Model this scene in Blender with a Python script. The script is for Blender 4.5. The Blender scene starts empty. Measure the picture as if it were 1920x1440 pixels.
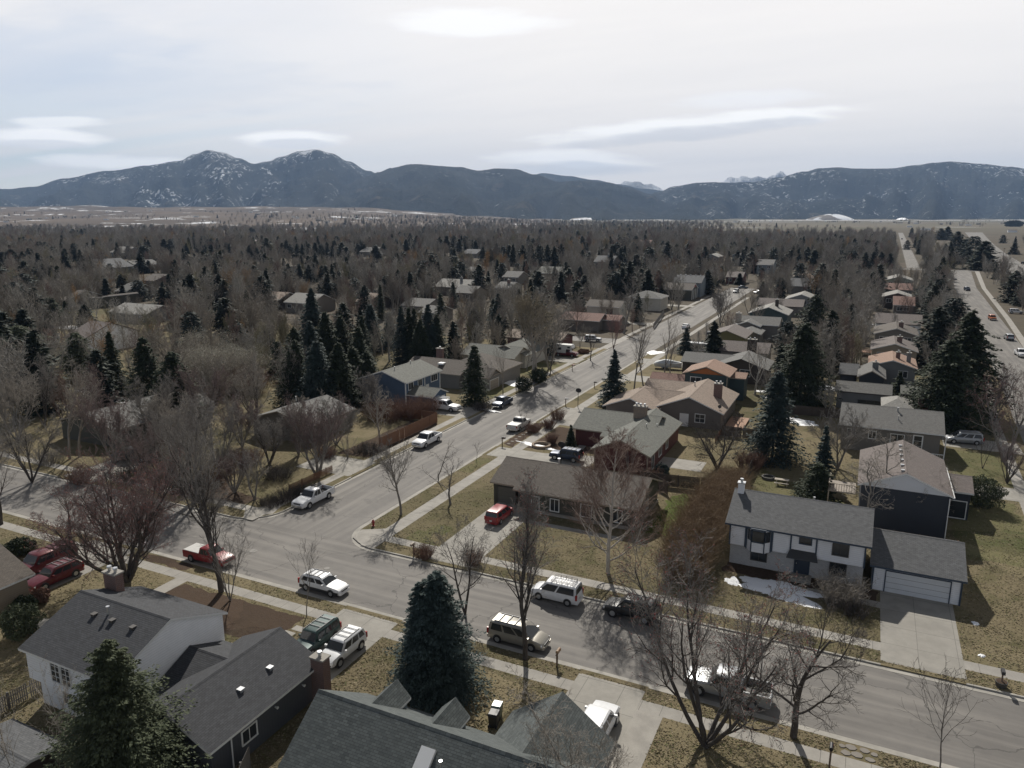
import bpy, math, random
import numpy as np
PI = math.pi
rnd = random.Random(7)
SC = bpy.context.scene
COL = SC.collection
# ------------------------------------------------------------------ survey helpers
# World axes follow the street grid: X (s) runs along the cross street, Y (t) along the long street.
F, HC, HY = 1400.0, 34.5, 402.0
PT = math.atan((720 - HY) / F)
YAW = math.radians(25.5)
CP, SP = math.cos(PT), math.sin(PT)
CY, SY = math.cos(YAW), math.sin(YAW)

def at(px, py, z=0.0):
    u = (px - 960) / F
    v = (py - 720) / F
    k = (HC - z) / (CP * v + SP)
    x, y = u * k, k * (CP - v * SP)
    return (x * CY - y * SY, x * SY + y * CY)

def proj(s, t, z=0.0):
    x, y = s * CY + t * SY, -s * SY + t * CY
    zc = y * CP - (z - HC) * SP
    yc = -y * SP - (z - HC) * CP
    if zc < 1: return (-9999, -9999, zc)
    return (960 + F * x / zc, 720 + F * yc / zc, zc)

def hgt(px, py, top):
    s, t = at(px, py)
    lo, hi = 0.0, 80.0
    for _ in range(30):
        m = (lo + hi) / 2
        if proj(s, t, m)[1] > top: lo = m
        else: hi = m
    return lo
# ------------------------------------------------------------------ tagging
def tag(o, label=None, cat=None, group=None, kind=None):
    if label: o['label'] = label
    if cat: o['category'] = cat
    if group: o['group'] = group
    if kind: o['kind'] = kind
    return o

def link(o, parent=None):
    COL.objects.link(o)
    if parent is not None: o.parent = parent
    return o

def empty(name, loc, rz=0.0, label=None, cat=None, group=None):
    o = bpy.data.objects.new(name, None)
    o.location = loc
    o.rotation_euler = (0, 0, rz)
    o.empty_display_size = 0.3
    link(o)
    return tag(o, label, cat, group)

def np_mesh(name, V, Fc, mats=None, smooth=False, uv=None, mi=None):
    V = np.asarray(V, dtype=np.float32)
    Fc = np.asarray(Fc, dtype=np.int32)
    n, k = Fc.shape
    me = bpy.data.meshes.new(name)
    me.vertices.add(len(V))
    me.vertices.foreach_set('co', V.ravel())
    me.loops.add(n * k)
    me.loops.foreach_set('vertex_index', Fc.ravel())
    me.polygons.add(n)
    me.polygons.foreach_set('loop_start', np.arange(0, n * k, k, dtype=np.int32))
    me.polygons.foreach_set('loop_total', np.full(n, k, dtype=np.int32))
    if smooth: me.polygons.foreach_set('use_smooth', np.ones(n, dtype=bool))
    if mi is not None: me.polygons.foreach_set('material_index', np.asarray(mi, dtype=np.int32))
    for m in (mats or []): me.materials.append(m)
    me.update(calc_edges=True)
    return me

class MB:
    """collects polygons; build() links them as ONE mesh object"""
    def __init__(self): self.v = []; self.f = []; self.uv = []
    def poly(self, pts, uv=None):
        i = len(self.v); self.v += [tuple(p) for p in pts]
        self.f.append(tuple(range(i, i + len(pts)))); self.uv.append(uv)
    def box(self, x0, x1, y0, y1, z0, z1):
        if x0 > x1: x0, x1 = x1, x0
        if y0 > y1: y0, y1 = y1, y0
        i = len(self.v)
        self.v += [(x0,y0,z0),(x1,y0,z0),(x1,y1,z0),(x0,y1,z0),(x0,y0,z1),(x1,y0,z1),(x1,y1,z1),(x0,y1,z1)]
        for q in ((0,3,2,1),(4,5,6,7),(0,1,5,4),(1,2,6,5),(2,3,7,6),(3,0,4,7)):
            self.f.append(tuple(i + a for a in q)); self.uv.append(None)
    def prism(self, pts, off):
        """closed solid: polygon pts pushed by vector off"""
        n = len(pts); i = len(self.v)
        self.v += [tuple(p) for p in pts] + [(p[0]+off[0], p[1]+off[1], p[2]+off[2]) for p in pts]
        self.f.append(tuple(range(i, i+n))); self.uv.append(None)
        self.f.append(tuple(range(i+2*n-1, i+n-1, -1))); self.uv.append(None)
        for k in range(n):
            a, b = i+k, i+(k+1) % n
            self.f.append((b, a, a+n, b+n)); self.uv.append(None)
    def tube(self, p0, p1, r0, r1=None, n=8, caps=True):
        r1 = r0 if r1 is None else r1
        d = np.subtract(p1, p0).astype(float); L = np.linalg.norm(d); d /= max(L, 1e-9)
        a = np.cross(d, (0,0,1) if abs(d[2]) < .9 else (1,0,0)); a /= np.linalg.norm(a); b = np.cross(d, a)
        i = len(self.v)
        for (p, r) in ((p0, r0), (p1, r1)):
            for k in range(n):
                w = 2*PI*k/n
                self.v.append(tuple(np.add(p, a*math.cos(w)*r + b*math.sin(w)*r)))
        for k in range(n):
            self.f.append((i+k, i+(k+1) % n, i+n+(k+1) % n, i+n+k)); self.uv.append(None)
        if caps:
            self.f.append(tuple(range(i+n-1, i-1, -1))); self.uv.append(None)
            self.f.append(tuple(range(i+n, i+2*n))); self.uv.append(None)
    def ring(self, c, axis, R, r, z0, z1, n=20):
        """flat-walled ring round a vertical axis"""
        for k in range(n):
            a, b = 2*PI*k/n, 2*PI*(k+1)/n
            p = lambda w, q, z: (c[0]+q*math.cos(w), c[1]+q*math.sin(w), z)
            self.poly([p(a,R,z1), p(b,R,z1), p(b,r,z1), p(a,r,z1)][::-1])
            self.poly([p(a,R,z0), p(b,R,z0), p(b,R,z1), p(a,R,z1)])
            self.poly([p(b,r,z0), p(a,r,z0), p(a,r,z1), p(b,r,z1)])
    def build(self, name, mat, parent=None, origin=(0,0,0), smooth=False, mats=None):
        me = bpy.data.meshes.new(name)
        o0 = origin
        me.from_pydata([(p[0]-o0[0], p[1]-o0[1], p[2]-o0[2]) for p in self.v], [], self.f)
        if any(u is not None for u in self.uv):
            L = me.uv_layers.new(name='UVMap').data
            k = 0
            for f, u in zip(self.f, self.uv):
                for j in range(len(f)):
                    L[k].uv = u[j] if u is not None else (0, 0)
                    k += 1
        for m in (mats or [mat]): me.materials.append(m)
        if smooth:
            for p in me.polygons: p.use_smooth = True
        me.update()
        o = bpy.data.objects.new(name, me)
        if parent is None: o.location = o0
        return link(o, parent)
# ------------------------------------------------------------------ materials
def new_mat(name):
    m = bpy.data.materials.new(name); m.use_nodes = True
    nt = m.node_tree; nt.nodes.clear()
    out = nt.nodes.new('ShaderNodeOutputMaterial')
    b = nt.nodes.new('ShaderNodeBsdfPrincipled')
    nt.links.new(b.outputs[0], out.inputs[0])
    return m, nt, b

class N:
    """tiny node-building helper"""
    def __init__(self, nt): self.nt = nt
    def node(self, t, **kw):
        n = self.nt.nodes.new(t)
        for k, v in kw.items(): setattr(n, k, v)
        return n
    def set(self, sock, v):
        if hasattr(v, 'links') or isinstance(v, bpy.types.NodeSocket): self.nt.links.new(v, sock)
        else: sock.default_value = v
    def math(self, op, a, b=None, c=None, clamp=False):
        n = self.node('ShaderNodeMath', operation=op, use_clamp=clamp)
        self.set(n.inputs[0], a)
        if b is not None: self.set(n.inputs[1], b)
        if c is not None: self.set(n.inputs[2], c)
        return n.outputs[0]
    def vmath(self, op, a, b=None):
        n = self.node('ShaderNodeVectorMath', operation=op)
        self.set(n.inputs[0], a)
        if b is not None: self.set(n.inputs[1], b)
        return n
    def noise(self, vec, scale, detail=4, rough=.55, dist=0.0):
        n = self.node('ShaderNodeTexNoise')
        if vec is not None: self.nt.links.new(vec, n.inputs['Vector'])
        n.inputs['Scale'].default_value = scale; n.inputs['Detail'].default_value = detail
        n.inputs['Roughness'].default_value = rough; n.inputs['Distortion'].default_value = dist
        return n.outputs['Fac']
    def ramp(self, fac, a, b):
        n = self.node('ShaderNodeMapRange', interpolation_type='SMOOTHSTEP')
        self.set(n.inputs['Value'], fac)
        n.inputs['From Min'].default_value = a; n.inputs['From Max'].default_value = b
        return n.outputs[0]
    def mix(self, fac, a, b, mode='MIX'):
        n = self.node('ShaderNodeMix', data_type='RGBA', blend_type=mode)
        self.set(n.inputs[0], fac)
        for s, v in ((n.inputs[6], a), (n.inputs[7], b)):
            if isinstance(v, (tuple, list)): v = tuple(v) + ((1,) if len(v) == 3 else ())
            self.set(s, v)
        return n.outputs[2]
    def obj(self):
        return self.node('ShaderNodeTexCoord').outputs['Object']
    def geo(self):
        return self.node('ShaderNodeNewGeometry').outputs['Position']
    def sep(self, v):
        n = self.node('ShaderNodeSeparateXYZ'); self.set(n.inputs[0], v); return n.outputs
    def comb(self, x, y, z=0.0):
        n = self.node('ShaderNodeCombineXYZ')
        self.set(n.inputs[0], x); self.set(n.inputs[1], y); self.set(n.inputs[2], z)
        return n.outputs[0]
    def bump(self, h, strength=.3, dist=.02):
        n = self.node('ShaderNodeBump'); n.inputs['Strength'].default_value = strength
        n.inputs['Distance'].default_value = dist; self.set(n.inputs['Height'], h)
        return n.outputs[0]

MATS = {}
def paint(key, col, rough=.6, var=.12, scale=1.5, metal=0.0, spec=None, coat=0.0):
    """plain coloured surface with weathering noise"""
    if key in MATS: return MATS[key]
    m, nt, b = new_mat(key); g = N(nt)
    f = g.noise(g.geo(), scale, 5, .6)
    lo = tuple(c*(1-var) for c in col); hi = tuple(min(1, c*(1+var)) for c in col)
    nt.links.new(g.mix(f, lo, hi), b.inputs['Base Color'])
    b.inputs['Roughness'].default_value = rough; b.inputs['Metallic'].default_value = metal
    if spec is not None: b.inputs['Specular IOR Level'].default_value = spec
    b.inputs['Coat Weight'].default_value = coat; b.inputs['Coat Roughness'].default_value = .05
    MATS[key] = m
    return m

def siding(key, col, step=.19, vertical=False):
    if key in MATS: return MATS[key]
    m, nt, b = new_mat(key); g = N(nt)
    P = g.geo(); x, y, z = g.sep(P)
    if vertical: z = g.math('ADD', x, y)
    ph = g.math('FRACT', g.math('DIVIDE', z, step))
    line = g.math('LESS_THAN', ph, .12)
    f = g.noise(P, .8, 6, .65)
    col1 = g.mix(f, tuple(c*.82 for c in col), tuple(min(1, c*1.12) for c in col))
    nt.links.new(g.mix(g.math('MULTIPLY', line, .45), col1, tuple(c*.45 for c in col)), b.inputs['Base Color'])
    nt.links.new(g.bump(ph, .35, .015), b.inputs['Normal'])
    b.inputs['Roughness'].default_value = .7
    MATS[key] = m
    return m

def shingle(key, c1, c2, w=.30, h=.145):
    if key in MATS: return MATS[key]
    m, nt, b = new_mat(key); g = N(nt)
    uv = g.node('ShaderNodeUVMap').outputs[0]
    br = g.node('ShaderNodeTexBrick'); br.offset = .5
    nt.links.new(uv, br.inputs['Vector'])
    br.inputs['Scale'].default_value = 1.0
    br.inputs['Brick Width'].default_value = w; br.inputs['Row Height'].default_value = h
    br.inputs['Mortar Size'].default_value = .012; br.inputs['Mortar Smooth'].default_value = .3
    br.inputs['Bias'].default_value = -.1
    br.inputs['Color1'].default_value = tuple(c1) + (1,)
    br.inputs['Color2'].default_value = tuple(c2) + (1,)
    br.inputs['Mortar'].default_value = tuple(c*.3 for c in c1) + (1,)
    f = g.noise(uv, .35, 6, .6)
    f2 = g.noise(uv, 2.3, 4, .6)
    f3 = g.noise(g.vmath('MULTIPLY', uv, (1.4, .22, 1)).outputs[0], 1.0, 4, .6)   # rain streaks run down the slope
    c = g.mix(g.ramp(f, .3, .75), br.outputs['Color'], g.mix(.5, br.outputs['Color'], tuple((a+b_)*.36 for a, b_ in zip(c1, c2))))
    c = g.mix(g.math('MULTIPLY', g.ramp(f2, .35, .8), .32), c, tuple(min(1, (a+b_)*.72) for a, b_ in zip(c1, c2)))
    c = g.mix(g.math('MULTIPLY', g.ramp(f3, .5, .85), .35), c, tuple((a+b_)*.26 for a, b_ in zip(c1, c2)))
    nt.links.new(c, b.inputs['Base Color'])
    ph = g.math('FRACT', g.math('DIVIDE', g.sep(uv)[1], h))
    nt.links.new(g.bump(g.math('MULTIPLY', ph, -1.0), .4, .03), b.inputs['Normal'])
    b.inputs['Roughness'].default_value = .88
    MATS[key] = m
    return m

def glass_mat():
    if 'glass' in MATS: return MATS['glass']
    m, nt, b = new_mat('glass'); g = N(nt)
    f = g.noise(g.geo(), .5, 3)
    nt.links.new(g.mix(f, (.012,.015,.018), (.06,.065,.07)), b.inputs['Base Color'])
    b.inputs['Roughness'].default_value = .06; b.inputs['IOR'].default_value = 1.5
    MATS['glass'] = m
    return m

def brick_mat(key, c1, c2):
    if key in MATS: return MATS[key]
    m, nt, b = new_mat(key); g = N(nt)
    P = g.geo(); x, y, z = g.sep(P)
    br = g.node('ShaderNodeTexBrick'); br.offset = .5
    nt.links.new(g.comb(g.math('ADD', x, y), z), br.inputs['Vector'])
    br.inputs['Scale'].default_value = 1.0
    br.inputs['Brick Width'].default_value = .24; br.inputs['Row Height'].default_value = .085
    br.inputs['Mortar Size'].default_value = .01
    br.inputs['Color1'].default_value = tuple(c1)+(1,); br.inputs['Color2'].default_value = tuple(c2)+(1,)
    br.inputs['Mortar'].default_value = (.25,.23,.21,1)
    nt.links.new(br.outputs['Color'], b.inputs['Base Color'])
    b.inputs['Roughness'].default_value = .9
    MATS[key] = m
    return m

def concrete(key, col, ds=0.0, dt=0.0, os_=0.0, ot=0.0, var=.2):
    """weathered concrete with tooled joints every ds / dt metres along the two street axes"""
    if key in MATS: return MATS[key]
    m, nt, b = new_mat(key); g = N(nt)
    P = g.geo(); x, y, z = g.sep(P)
    f = g.noise(P, .6, 7, .65); f2 = g.noise(P, 9, 4, .7)
    c = g.mix(g.ramp(f, .3, .7), tuple(a*(1-var) for a in col), tuple(a*(1+var*.6) for a in col))
    c = g.mix(g.math('MULTIPLY', f2, .35), c, tuple(a*.6 for a in col))
    for q, d, o in ((x, ds, os_), (y, dt, ot)):
        if d > 0:
            ph = g.math('FRACT', g.math('DIVIDE', g.math('ADD', q, o + 4000*d), d))
            ln = g.math('LESS_THAN', ph, .045/d)
            c = g.mix(g.math('MULTIPLY', ln, .75), c, tuple(a*.3 for a in col))
            # slabs poured separately differ a little in tone
            cell = g.math('FLOOR', g.math('DIVIDE', g.math('ADD', q, o + 4000*d), d))
            r = g.math('FRACT', g.math('MULTIPLY', g.math('SINE', g.math('MULTIPLY', cell, 12.9)), 437.5))
            c = g.mix(g.math('MULTIPLY', r, .22), c, tuple(a*.62 for a in col))
    nt.links.new(c, b.inputs['Base Color'])
    b.inputs['Roughness'].default_value = .85
    MATS[key] = m
    return m
# ------------------------------------------------------------------ ground and streets
def grass_mat(key, dry, green, dirt, gamt=.5, far=False):
    m, nt, b = new_mat(key); g = N(nt)
    P = g.geo()
    big = g.noise(P, .045, 5, .6); mid = g.noise(P, .35, 6, .65, .4); fine = g.noise(P, 4.5, 6, .75); vf = g.noise(P, 17, 3, .8)
    c = g.mix(g.ramp(mid, .62-gamt*.3, .80-gamt*.3), dry, green)
    c = g.mix(g.ramp(big, .42, .68), c, g.mix(.6, c, green))
    c = g.mix(g.math('MULTIPLY', g.ramp(g.noise(P, .9, 6, .7), .55, .78), .7), c, dirt)
    c = g.mix(g.math('MULTIPLY', g.ramp(fine, .42, .66), .75), c, tuple(a*.42 for a in dry))
    c = g.mix(g.math('MULTIPLY', g.ramp(vf, .5, .8), .55), c, tuple(min(1, a*1.6) for a in dry))
    # every yard is kept a little differently
    vy = g.node('ShaderNodeTexVoronoi'); vy.inputs['Scale'].default_value = .055; nt.links.new(g.vmath('ADD', P, g.vmath('MULTIPLY', g.node('ShaderNodeTexNoise').outputs['Color'], (2, 2, 0)).outputs[0]).outputs[0], vy.inputs['Vector'])
    tone = g.sep(vy.outputs['Color'])
    c = g.mix(g.math('MULTIPLY', tone[0], .60), c, tuple(min(1, a*1.5) for a in dry)); c = g.mix(g.math('MULTIPLY', tone[1], .26), c, tuple(a*.8 for a in green))
    nt.links.new(c, b.inputs['Base Color'])
    nt.links.new(g.bump(fine, .8, .08), b.inputs['Normal'])
    b.inputs['Roughness'].default_value = 1.0; b.inputs['Specular IOR Level'].default_value = .1
    MATS[key] = m
    return m

M_LAWN = grass_mat('dry_lawn', (.185,.153,.095), (.088,.088,.040), (.098,.076,.054), .5)
M_LAWN3 = grass_mat('green_lawn', (.125,.135,.045), (.070,.105,.024), (.10,.09,.045), .9)
M_LAWN2 = grass_mat('greening_lawn', (.155,.138,.075), (.088,.100,.040), (.11,.088,.058), .65)
M_FIELD = grass_mat('dry_field', (.16,.135,.095), (.105,.10,.055), (.10,.082,.062), .3)
M_MULCH = grass_mat('mulch', (.075,.052,.038), (.05,.042,.03), (.12,.10,.08), .2)

def asphalt_mat():
    m, nt, b = new_mat('asphalt'); g = N(nt)
    P = g.geo(); x, y, z = g.sep(P)
    f1 = g.noise(P, .12, 6, .6, .6); f2 = g.noise(P, .9, 6, .65); f3 = g.noise(P, 14, 4, .8)
    c = g.mix(g.ramp(f1, .3, .72), (.150,.140,.128), (.205,.192,.175))
    c = g.mix(g.math('MULTIPLY', g.ramp(f2, .45, .75), .45), c, (.115,.108,.102))
    c = g.mix(g.math('MULTIPLY', f3, .35), c, (.09,.085,.08))
    # worn wheel lanes and sandy edges: streaks along each street
    s1 = g.noise(g.vmath('MULTIPLY', P, (.05, 1.1, 1)).outputs[0], 1.0, 3, .5)
    s2 = g.noise(g.vmath('MULTIPLY', P, (1.1, .05, 1)).outputs[0], 1.0, 3, .5)
    inB = g.math('LESS_THAN', y, 60.0)
    s = g.math('ADD', g.math('MULTIPLY', s1, inB), g.math('MULTIPLY', s2, g.math('SUBTRACT', 1.0, inB)))
    c = g.mix(g.math('MULTIPLY', g.ramp(s, .42, .7), .5), c, (.26,.243,.218))
    c = g.mix(g.math('MULTIPLY', g.ramp(s, .55, .28), .35), c, (.12,.113,.105))
    # cracks, some of them tarred
    vo = g.node('ShaderNodeTexVoronoi', feature='DISTANCE_TO_EDGE')
    wv = g.node('ShaderNodeVectorMath', operation='ADD')
    nz = g.node('ShaderNodeTexNoise'); nz.inputs['Scale'].default_value = .5; nz.inputs['Detail'].default_value = 6
    nt.links.new(P, nz.inputs['Vector'])
    nt.links.new(g.vmath('MULTIPLY', nz.outputs['Color'], (3, 3, 0)).outputs[0], wv.inputs[1]); nt.links.new(P, wv.inputs[0])
    nt.links.new(wv.outputs[0], vo.inputs['Vector']); vo.inputs['Scale'].default_value = .085
    c = g.mix(g.math('MULTIPLY', g.math('LESS_THAN', vo.outputs['Distance'], .0036), .6), c, (.06,.057,.053))
    vp = g.node('ShaderNodeTexVoronoi'); vp.inputs['Scale'].default_value = .11; nt.links.new(P, vp.inputs['Vector'])
    c = g.mix(g.math('MULTIPLY', g.math('LESS_THAN', vp.outputs['Distance'], .16), g.math('MULTIPLY', g.ramp(f2, .4, .6), .35)), c, (.10,.095,.088))
    nt.links.new(c, b.inputs['Base Color'])
    nt.links.new(g.bump(f3, .25, .01), b.inputs['Normal'])
    b.inputs['Roughness'].default_value = .82; b.inputs['Specular IOR Level'].default_value = .4
    return m
M_ROAD = asphalt_mat()
M_CONC = concrete('concrete', (.33,.31,.275))
M_WALK_S = concrete('walk_along_cross_street', (.34,.32,.285), ds=1.5)
M_WALK_T = concrete('walk_along_long_street', (.34,.32,.285), dt=1.5)
M_DRIVE = concrete('driveway_concrete', (.33,.312,.275), ds=2.85, dt=3.0, os_=-.6)
M_KERB = concrete('kerb_concrete', (.37,.35,.31), var=.25)
M_SNOW = paint('old_snow', (.93,.94,.95), .6, .05, 3)

def ground_grid():
    """one ground sheet out to the foot of the mountains, denser near the camera"""
    r = [0, 60, 150, 300, 500, 800, 1200, 1800, 2600, 3600, 5000, 7000, 9500, 12500]
    n = 72
    V = [(0, 0, 0)]; Fq = []
    for q in r[1:]:
        for k in range(n):
            V.append((q*math.cos(2*PI*k/n), q*math.sin(2*PI*k/n), 0))
    mb = MB(); mb.v = V
    for k in range(n):
        mb.f.append((0, 1+k, 1+(k+1) % n)); mb.uv.append(None)
    for i in range(len(r)-2):
        for k in range(n):
            a, b_ = 1+i*n+k, 1+i*n+(k+1) % n
            mb.f.append((a, a+n, b_+n, b_)); mb.uv.append(None)
    m, nt, b = new_mat('plain'); g = N(nt)
    P = g.geo(); x, y, z = g.sep(P)
    d = g.vmath('LENGTH', P).outputs['Value']
    near = g.mix(g.ramp(g.noise(P, .02, 6, .6), .35, .65), (.118,.100,.080), (.090,.080,.062))
    near = g.mix(g.math('MULTIPLY', g.ramp(g.noise(P, .3, 6, .7), .45, .7), .6), near, (.155,.13,.085))
    # fields of the open valley
    br = g.node('ShaderNodeTexBrick'); br.inputs['Scale'].default_value = 1.0
    br.inputs['Brick Width'].default_value = 620; br.inputs['Row Height'].default_value = 330; br.inputs['Mortar Size'].default_value = 4
    wq = g.vmath('ADD', P, g.vmath('MULTIPLY', g.node('ShaderNodeTexNoise').outputs['Color'], (0, 0, 0)).outputs[0]).outputs[0]
    nt.links.new(wq, br.inputs['Vector'])
    br.inputs['Color1'].default_value = (.17,.148,.105,1); br.inputs['Color2'].default_value = (.115,.115,.07,1); br.inputs['Mortar'].default_value = (.12,.11,.09,1)
    fields = g.mix(g.ramp(g.noise(P, .004, 6, .65), .35, .7), br.outputs['Color'], (.15,.125,.095))
    fields = g.mix(g.ramp(g.noise(g.vmath('MULTIPLY', P, (.0011, .0032, 1)).outputs[0], 1.0, 7, .7), .62, .68), fields, (.7,.72,.75))
    c = g.mix(g.ramp(d, 1300, 2600), near, fields)
    nt.links.new(c, b.inputs['Base Color']); b.inputs['Roughness'].default_value = 1; b.inputs['Specular IOR Level'].default_value = .1
    tag(mb.build('ground', m), kind='structure')
ground_grid()

PAVED = []
def sheet(name, pts, z, mat, thick=0.0, kind='structure'):
    if name in ('road', 'pavement', 'driveway', 'path', 'mulch_bed'): PAVED.append(list(pts))
    mb = MB()
    if thick: mb.prism([(p[0], p[1], z-thick) for p in pts][::1], (0, 0, thick))
    else: mb.poly([(p[0], p[1], z) for p in pts])
    o = mb.build(name, mat)
    bpyfix(o)
    return tag(o, kind=kind)

def bpyfix(o):
    """make the faces of a prism point outwards"""
    import bmesh
    bm = bmesh.new(); bm.from_mesh(o.data)
    bmesh.ops.recalc_face_normals(bm, faces=bm.faces)
    if len(bm.faces) == 1 and bm.faces[0].normal.z < 0: bmesh.ops.reverse_faces(bm, faces=bm.faces)
    bm.to_mesh(o.data); bm.free()

def rect(a, b, c, d): return [(a, c), (b, c), (b, d), (a, d)]
def arc(cx, cy, r, a0, a1, n=10):
    return [(cx + r*math.cos(math.radians(a0+(a1-a0)*k/n)), cy + r*math.sin(math.radians(a0+(a1-a0)*k/n))) for k in range(n+1)]

RB0, RB1, RA0, RA1 = 48.9, 59.5, -60.3, -49.0      # kerb lines of the cross street and the long street
BZ = .12
C_L = [(22,40), (22,60), (22,100), (23.6,130), (24.6,150), (26.8,185), (32.1,300), (37.2,421), (44.6,545)]
C_R = [(33,40), (33,60), (33,100), (33.4,130), (34,150), (36.2,185), (41.2,300), (46.4,421), (56,545)]
# roads
sheet('road', rect(-260, 60, RB0, RB1), .004, M_ROAD)
sheet('road', rect(RA0, RA1, RB1, 372) , .008, M_ROAD)
sheet('road', [(-44.5,RB1), (RA1, 64), (RA0, 64), (-64.8,RB1)], .012, M_ROAD)
sheet('road', C_L + C_R[::-1], .016, M_ROAD)
sheet('road', rect(-140, 60, 545, 556), .012, M_ROAD)
sheet('road', [(21, 560), (29, 560), (48, 1650), (40, 1650)], .02, M_ROAD)
sheet('road', [(66,380), (84,380), (88,520), (97,640), (109,820), (124,1010), (149,1300), (190,1750), (160,1750), (127,1300), (106,1010), (92,820), (81,640), (71,520)], .02, M_ROAD)
sheet('road', rect(-80, RA0, 194, 202), .012, M_ROAD)
# raised blocks with rounded kerb returns
def block(pts): return sheet('lawn', pts, BZ, M_LAWN, .4)
NE = arc(-44.6, RB1+4.4, 4.4, 180, 270) + [(22, RB1)] + C_L[2:6] + [(RA1, 185)]
block(NE)
NW = [(-260, RB1)] + arc(-64.7, RB1+4.4, 4.4, 270, 360) + [(RA0, 185), (-260, 185)]
block(NW)
block([(-260, -60), (60, -60), (60, RB0), (-260, RB0)])

def kerb(p0, p1, side, gaps=()):
    """kerb stone and gutter pan from p0 to p1 with dropped stretches at driveways; side = inward normal"""
    ax = 0 if abs(p1[0]-p0[0]) > abs(p1[1]-p0[1]) else 1
    a, b = sorted((p0[ax], p1[ax]))
    cuts = [a] + [q for gp in sorted(gaps) for q in gp] + [b]
    mb = MB(); gm = MB()
    fixed = p0[1-ax]
    for i in range(0, len(cuts), 2):
        u0, u1 = cuts[i], cuts[i+1]
        lo, hi = sorted((fixed - side*.02, fixed + side*.16))
        q = [(u0, lo), (u1, hi)] if ax == 0 else [(lo, u0), (hi, u1)]
        mb.box(q[0][0], q[1][0], q[0][1], q[1][1], -.1, BZ+.014)
    lo, hi = sorted((fixed - side*.03, fixed - side*.5))
    q = [(a, lo), (b, hi)] if ax == 0 else [(lo, a), (hi, b)]
    gm.poly([(q[0][0], q[0][1], .022), (q[1][0], q[0][1], .022), (q[1][0], q[1][1], .022), (q[0][0], q[1][1], .022)])
    tag(mb.build('kerb', M_KERB), kind='structure')
    tag(gm.build('gutter', M_KERB), kind='structure')

DR_NEB = [(-38.6,-33.2), (3.6,9.4)]
DR_SB = [(-73.5,-66.5), (-39.8,-33.8), (-17.4,-12.0)]
DR_NEA = [(92.5,97.0), (112.0,123.6), (150,156), (170,176)]
DR_NWA = [(76.4,83.0), (109.0,116.4), (137,143), (163,169)]
DR_NWB = [(-96,-89.5), (-140,-134)]
kerb((-44.6, RB1), (22, RB1), 1, DR_NEB)
kerb((-260, RB1), (-64.7, RB1), 1, DR_NWB)
kerb((-260, RB0), (60, RB0), -1, DR_SB)
kerb((RA1, 63.9), (RA1, 185), 1, DR_NEA)
kerb((RA0, 63.9), (RA0, 185), -1, DR_NWA)
def kerb_arc(cx, cy, r, a0, a1):
    mb = MB(); gm = MB(); P = arc(cx, cy, r, a0, a1); Q = arc(cx, cy, r-.16, a0, a1); G = arc(cx, cy, r+.48, a0, a1)
    for i in range(len(P)-1):
        mb.prism([(*P[i], -.1), (*P[i+1], -.1), (*Q[i+1], -.1), (*Q[i], -.1)], (0, 0, BZ+.114))
        gm.poly([(*P[i], .024), (*G[i], .024), (*G[i+1], .024), (*P[i+1], .024)])
    o = tag(mb.build('kerb', M_KERB), kind='structure'); bpyfix(o)
    tag(gm.build('gutter', M_KERB), kind='structure')
kerb_arc(-44.6, RB1+4.4, 4.42, 180, 270)
kerb_arc(-64.7, RB1+4.4, 4.42, 270, 360)
# pavements
Z1, Z2, Z3 = BZ+.004, BZ+.008, BZ+.012
for a, b in ((-260, -61.6), (-46.4, 20.6)): sheet('pavement', rect(a, b, 61.6, 62.95), Z1, M_WALK_S)
sheet('pavement', rect(-260, 60, 45.95, 47.2), Z1, M_WALK_S)
sheet('pavement', rect(-46.4, -44.6, RB1+.2, 185), Z2, M_WALK_T)
sheet('pavement', rect(-63.0, -61.6, RB1+.2, 185), Z2, M_WALK_T)
sheet('pavement', [(-48.4, 61.0), (-46.9, 60.1), (-45.6, 59.75), (-44.6, 61.7), (-44.6, 64.4), (-46.4, 64.4), (-48.7, 63.0)], Z3, M_CONC)
sheet('pavement', [(-64.6, 61.6), (-63.2, 59.9), (-60.9, 62.2), (-61.6, 64.4), (-63, 64.4)], Z3, M_CONC)
sheet('pavement', [(18.4,60), (20.2,60), (20.4,100), (22.0,146), (25.4,185), (24,185), (20.6,146), (18.9,100)], Z2, M_WALK_T)
sheet('pavement', [(35.6,190), (42.5,300), (48.6,421), (58,545), (60.4,545), (50.4,421), (44.2,300), (37.4,190)], .03, M_WALK_T)
# driveways (each with its dropped apron at the gutter)
def drive(pts, name='driveway', z=Z3+.004, mat=None): return sheet(name, pts, z, mat or M_DRIVE)
def apron(a, b, fixed, side, axis):
    """sloping apron from the gutter up to the verge"""
    mb = MB(); e = .7
    q = [(a, fixed-side*.04, .03), (b, fixed-side*.04, .03), (b-.35, fixed+side*e, Z3+.008), (a+.35, fixed+side*e, Z3+.008)]
    if axis == 't': q = [(p[1], p[0], p[2]) for p in q]
    mb.poly(q); o = mb.build('driveway', M_CONC); bpyfix(o); tag(o, kind='structure')
for a, b in DR_NEB + DR_NWB: apron(a, b, RB1, 1, 's')
for a, b in DR_SB: apron(a, b, RB0, -1, 's')
for a, b in DR_NEA: apron(a, b, RA1, 1, 't')
for a, b in DR_NWA: apron(a, b, RA0, -1, 't')
drive(rect(-38.6, -33.2, RB1+.65, 77.2)); drive(rect(3.6, 9.5, RB1+.65, 73.3))
drive(rect(-39.7, -33.9, 36.5, RB0-.65)); drive(rect(-17.3, -12.1, 37.8, RB0-.65)); drive(rect(-73.3, -66.7, 36, RB0-.65))
drive([(RA1+.65, 92.6), (-36, 92.6), (-33, 94), (-33, 99), (-36, 98.4), (-41, 97), (RA1+.65, 97)])
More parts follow.
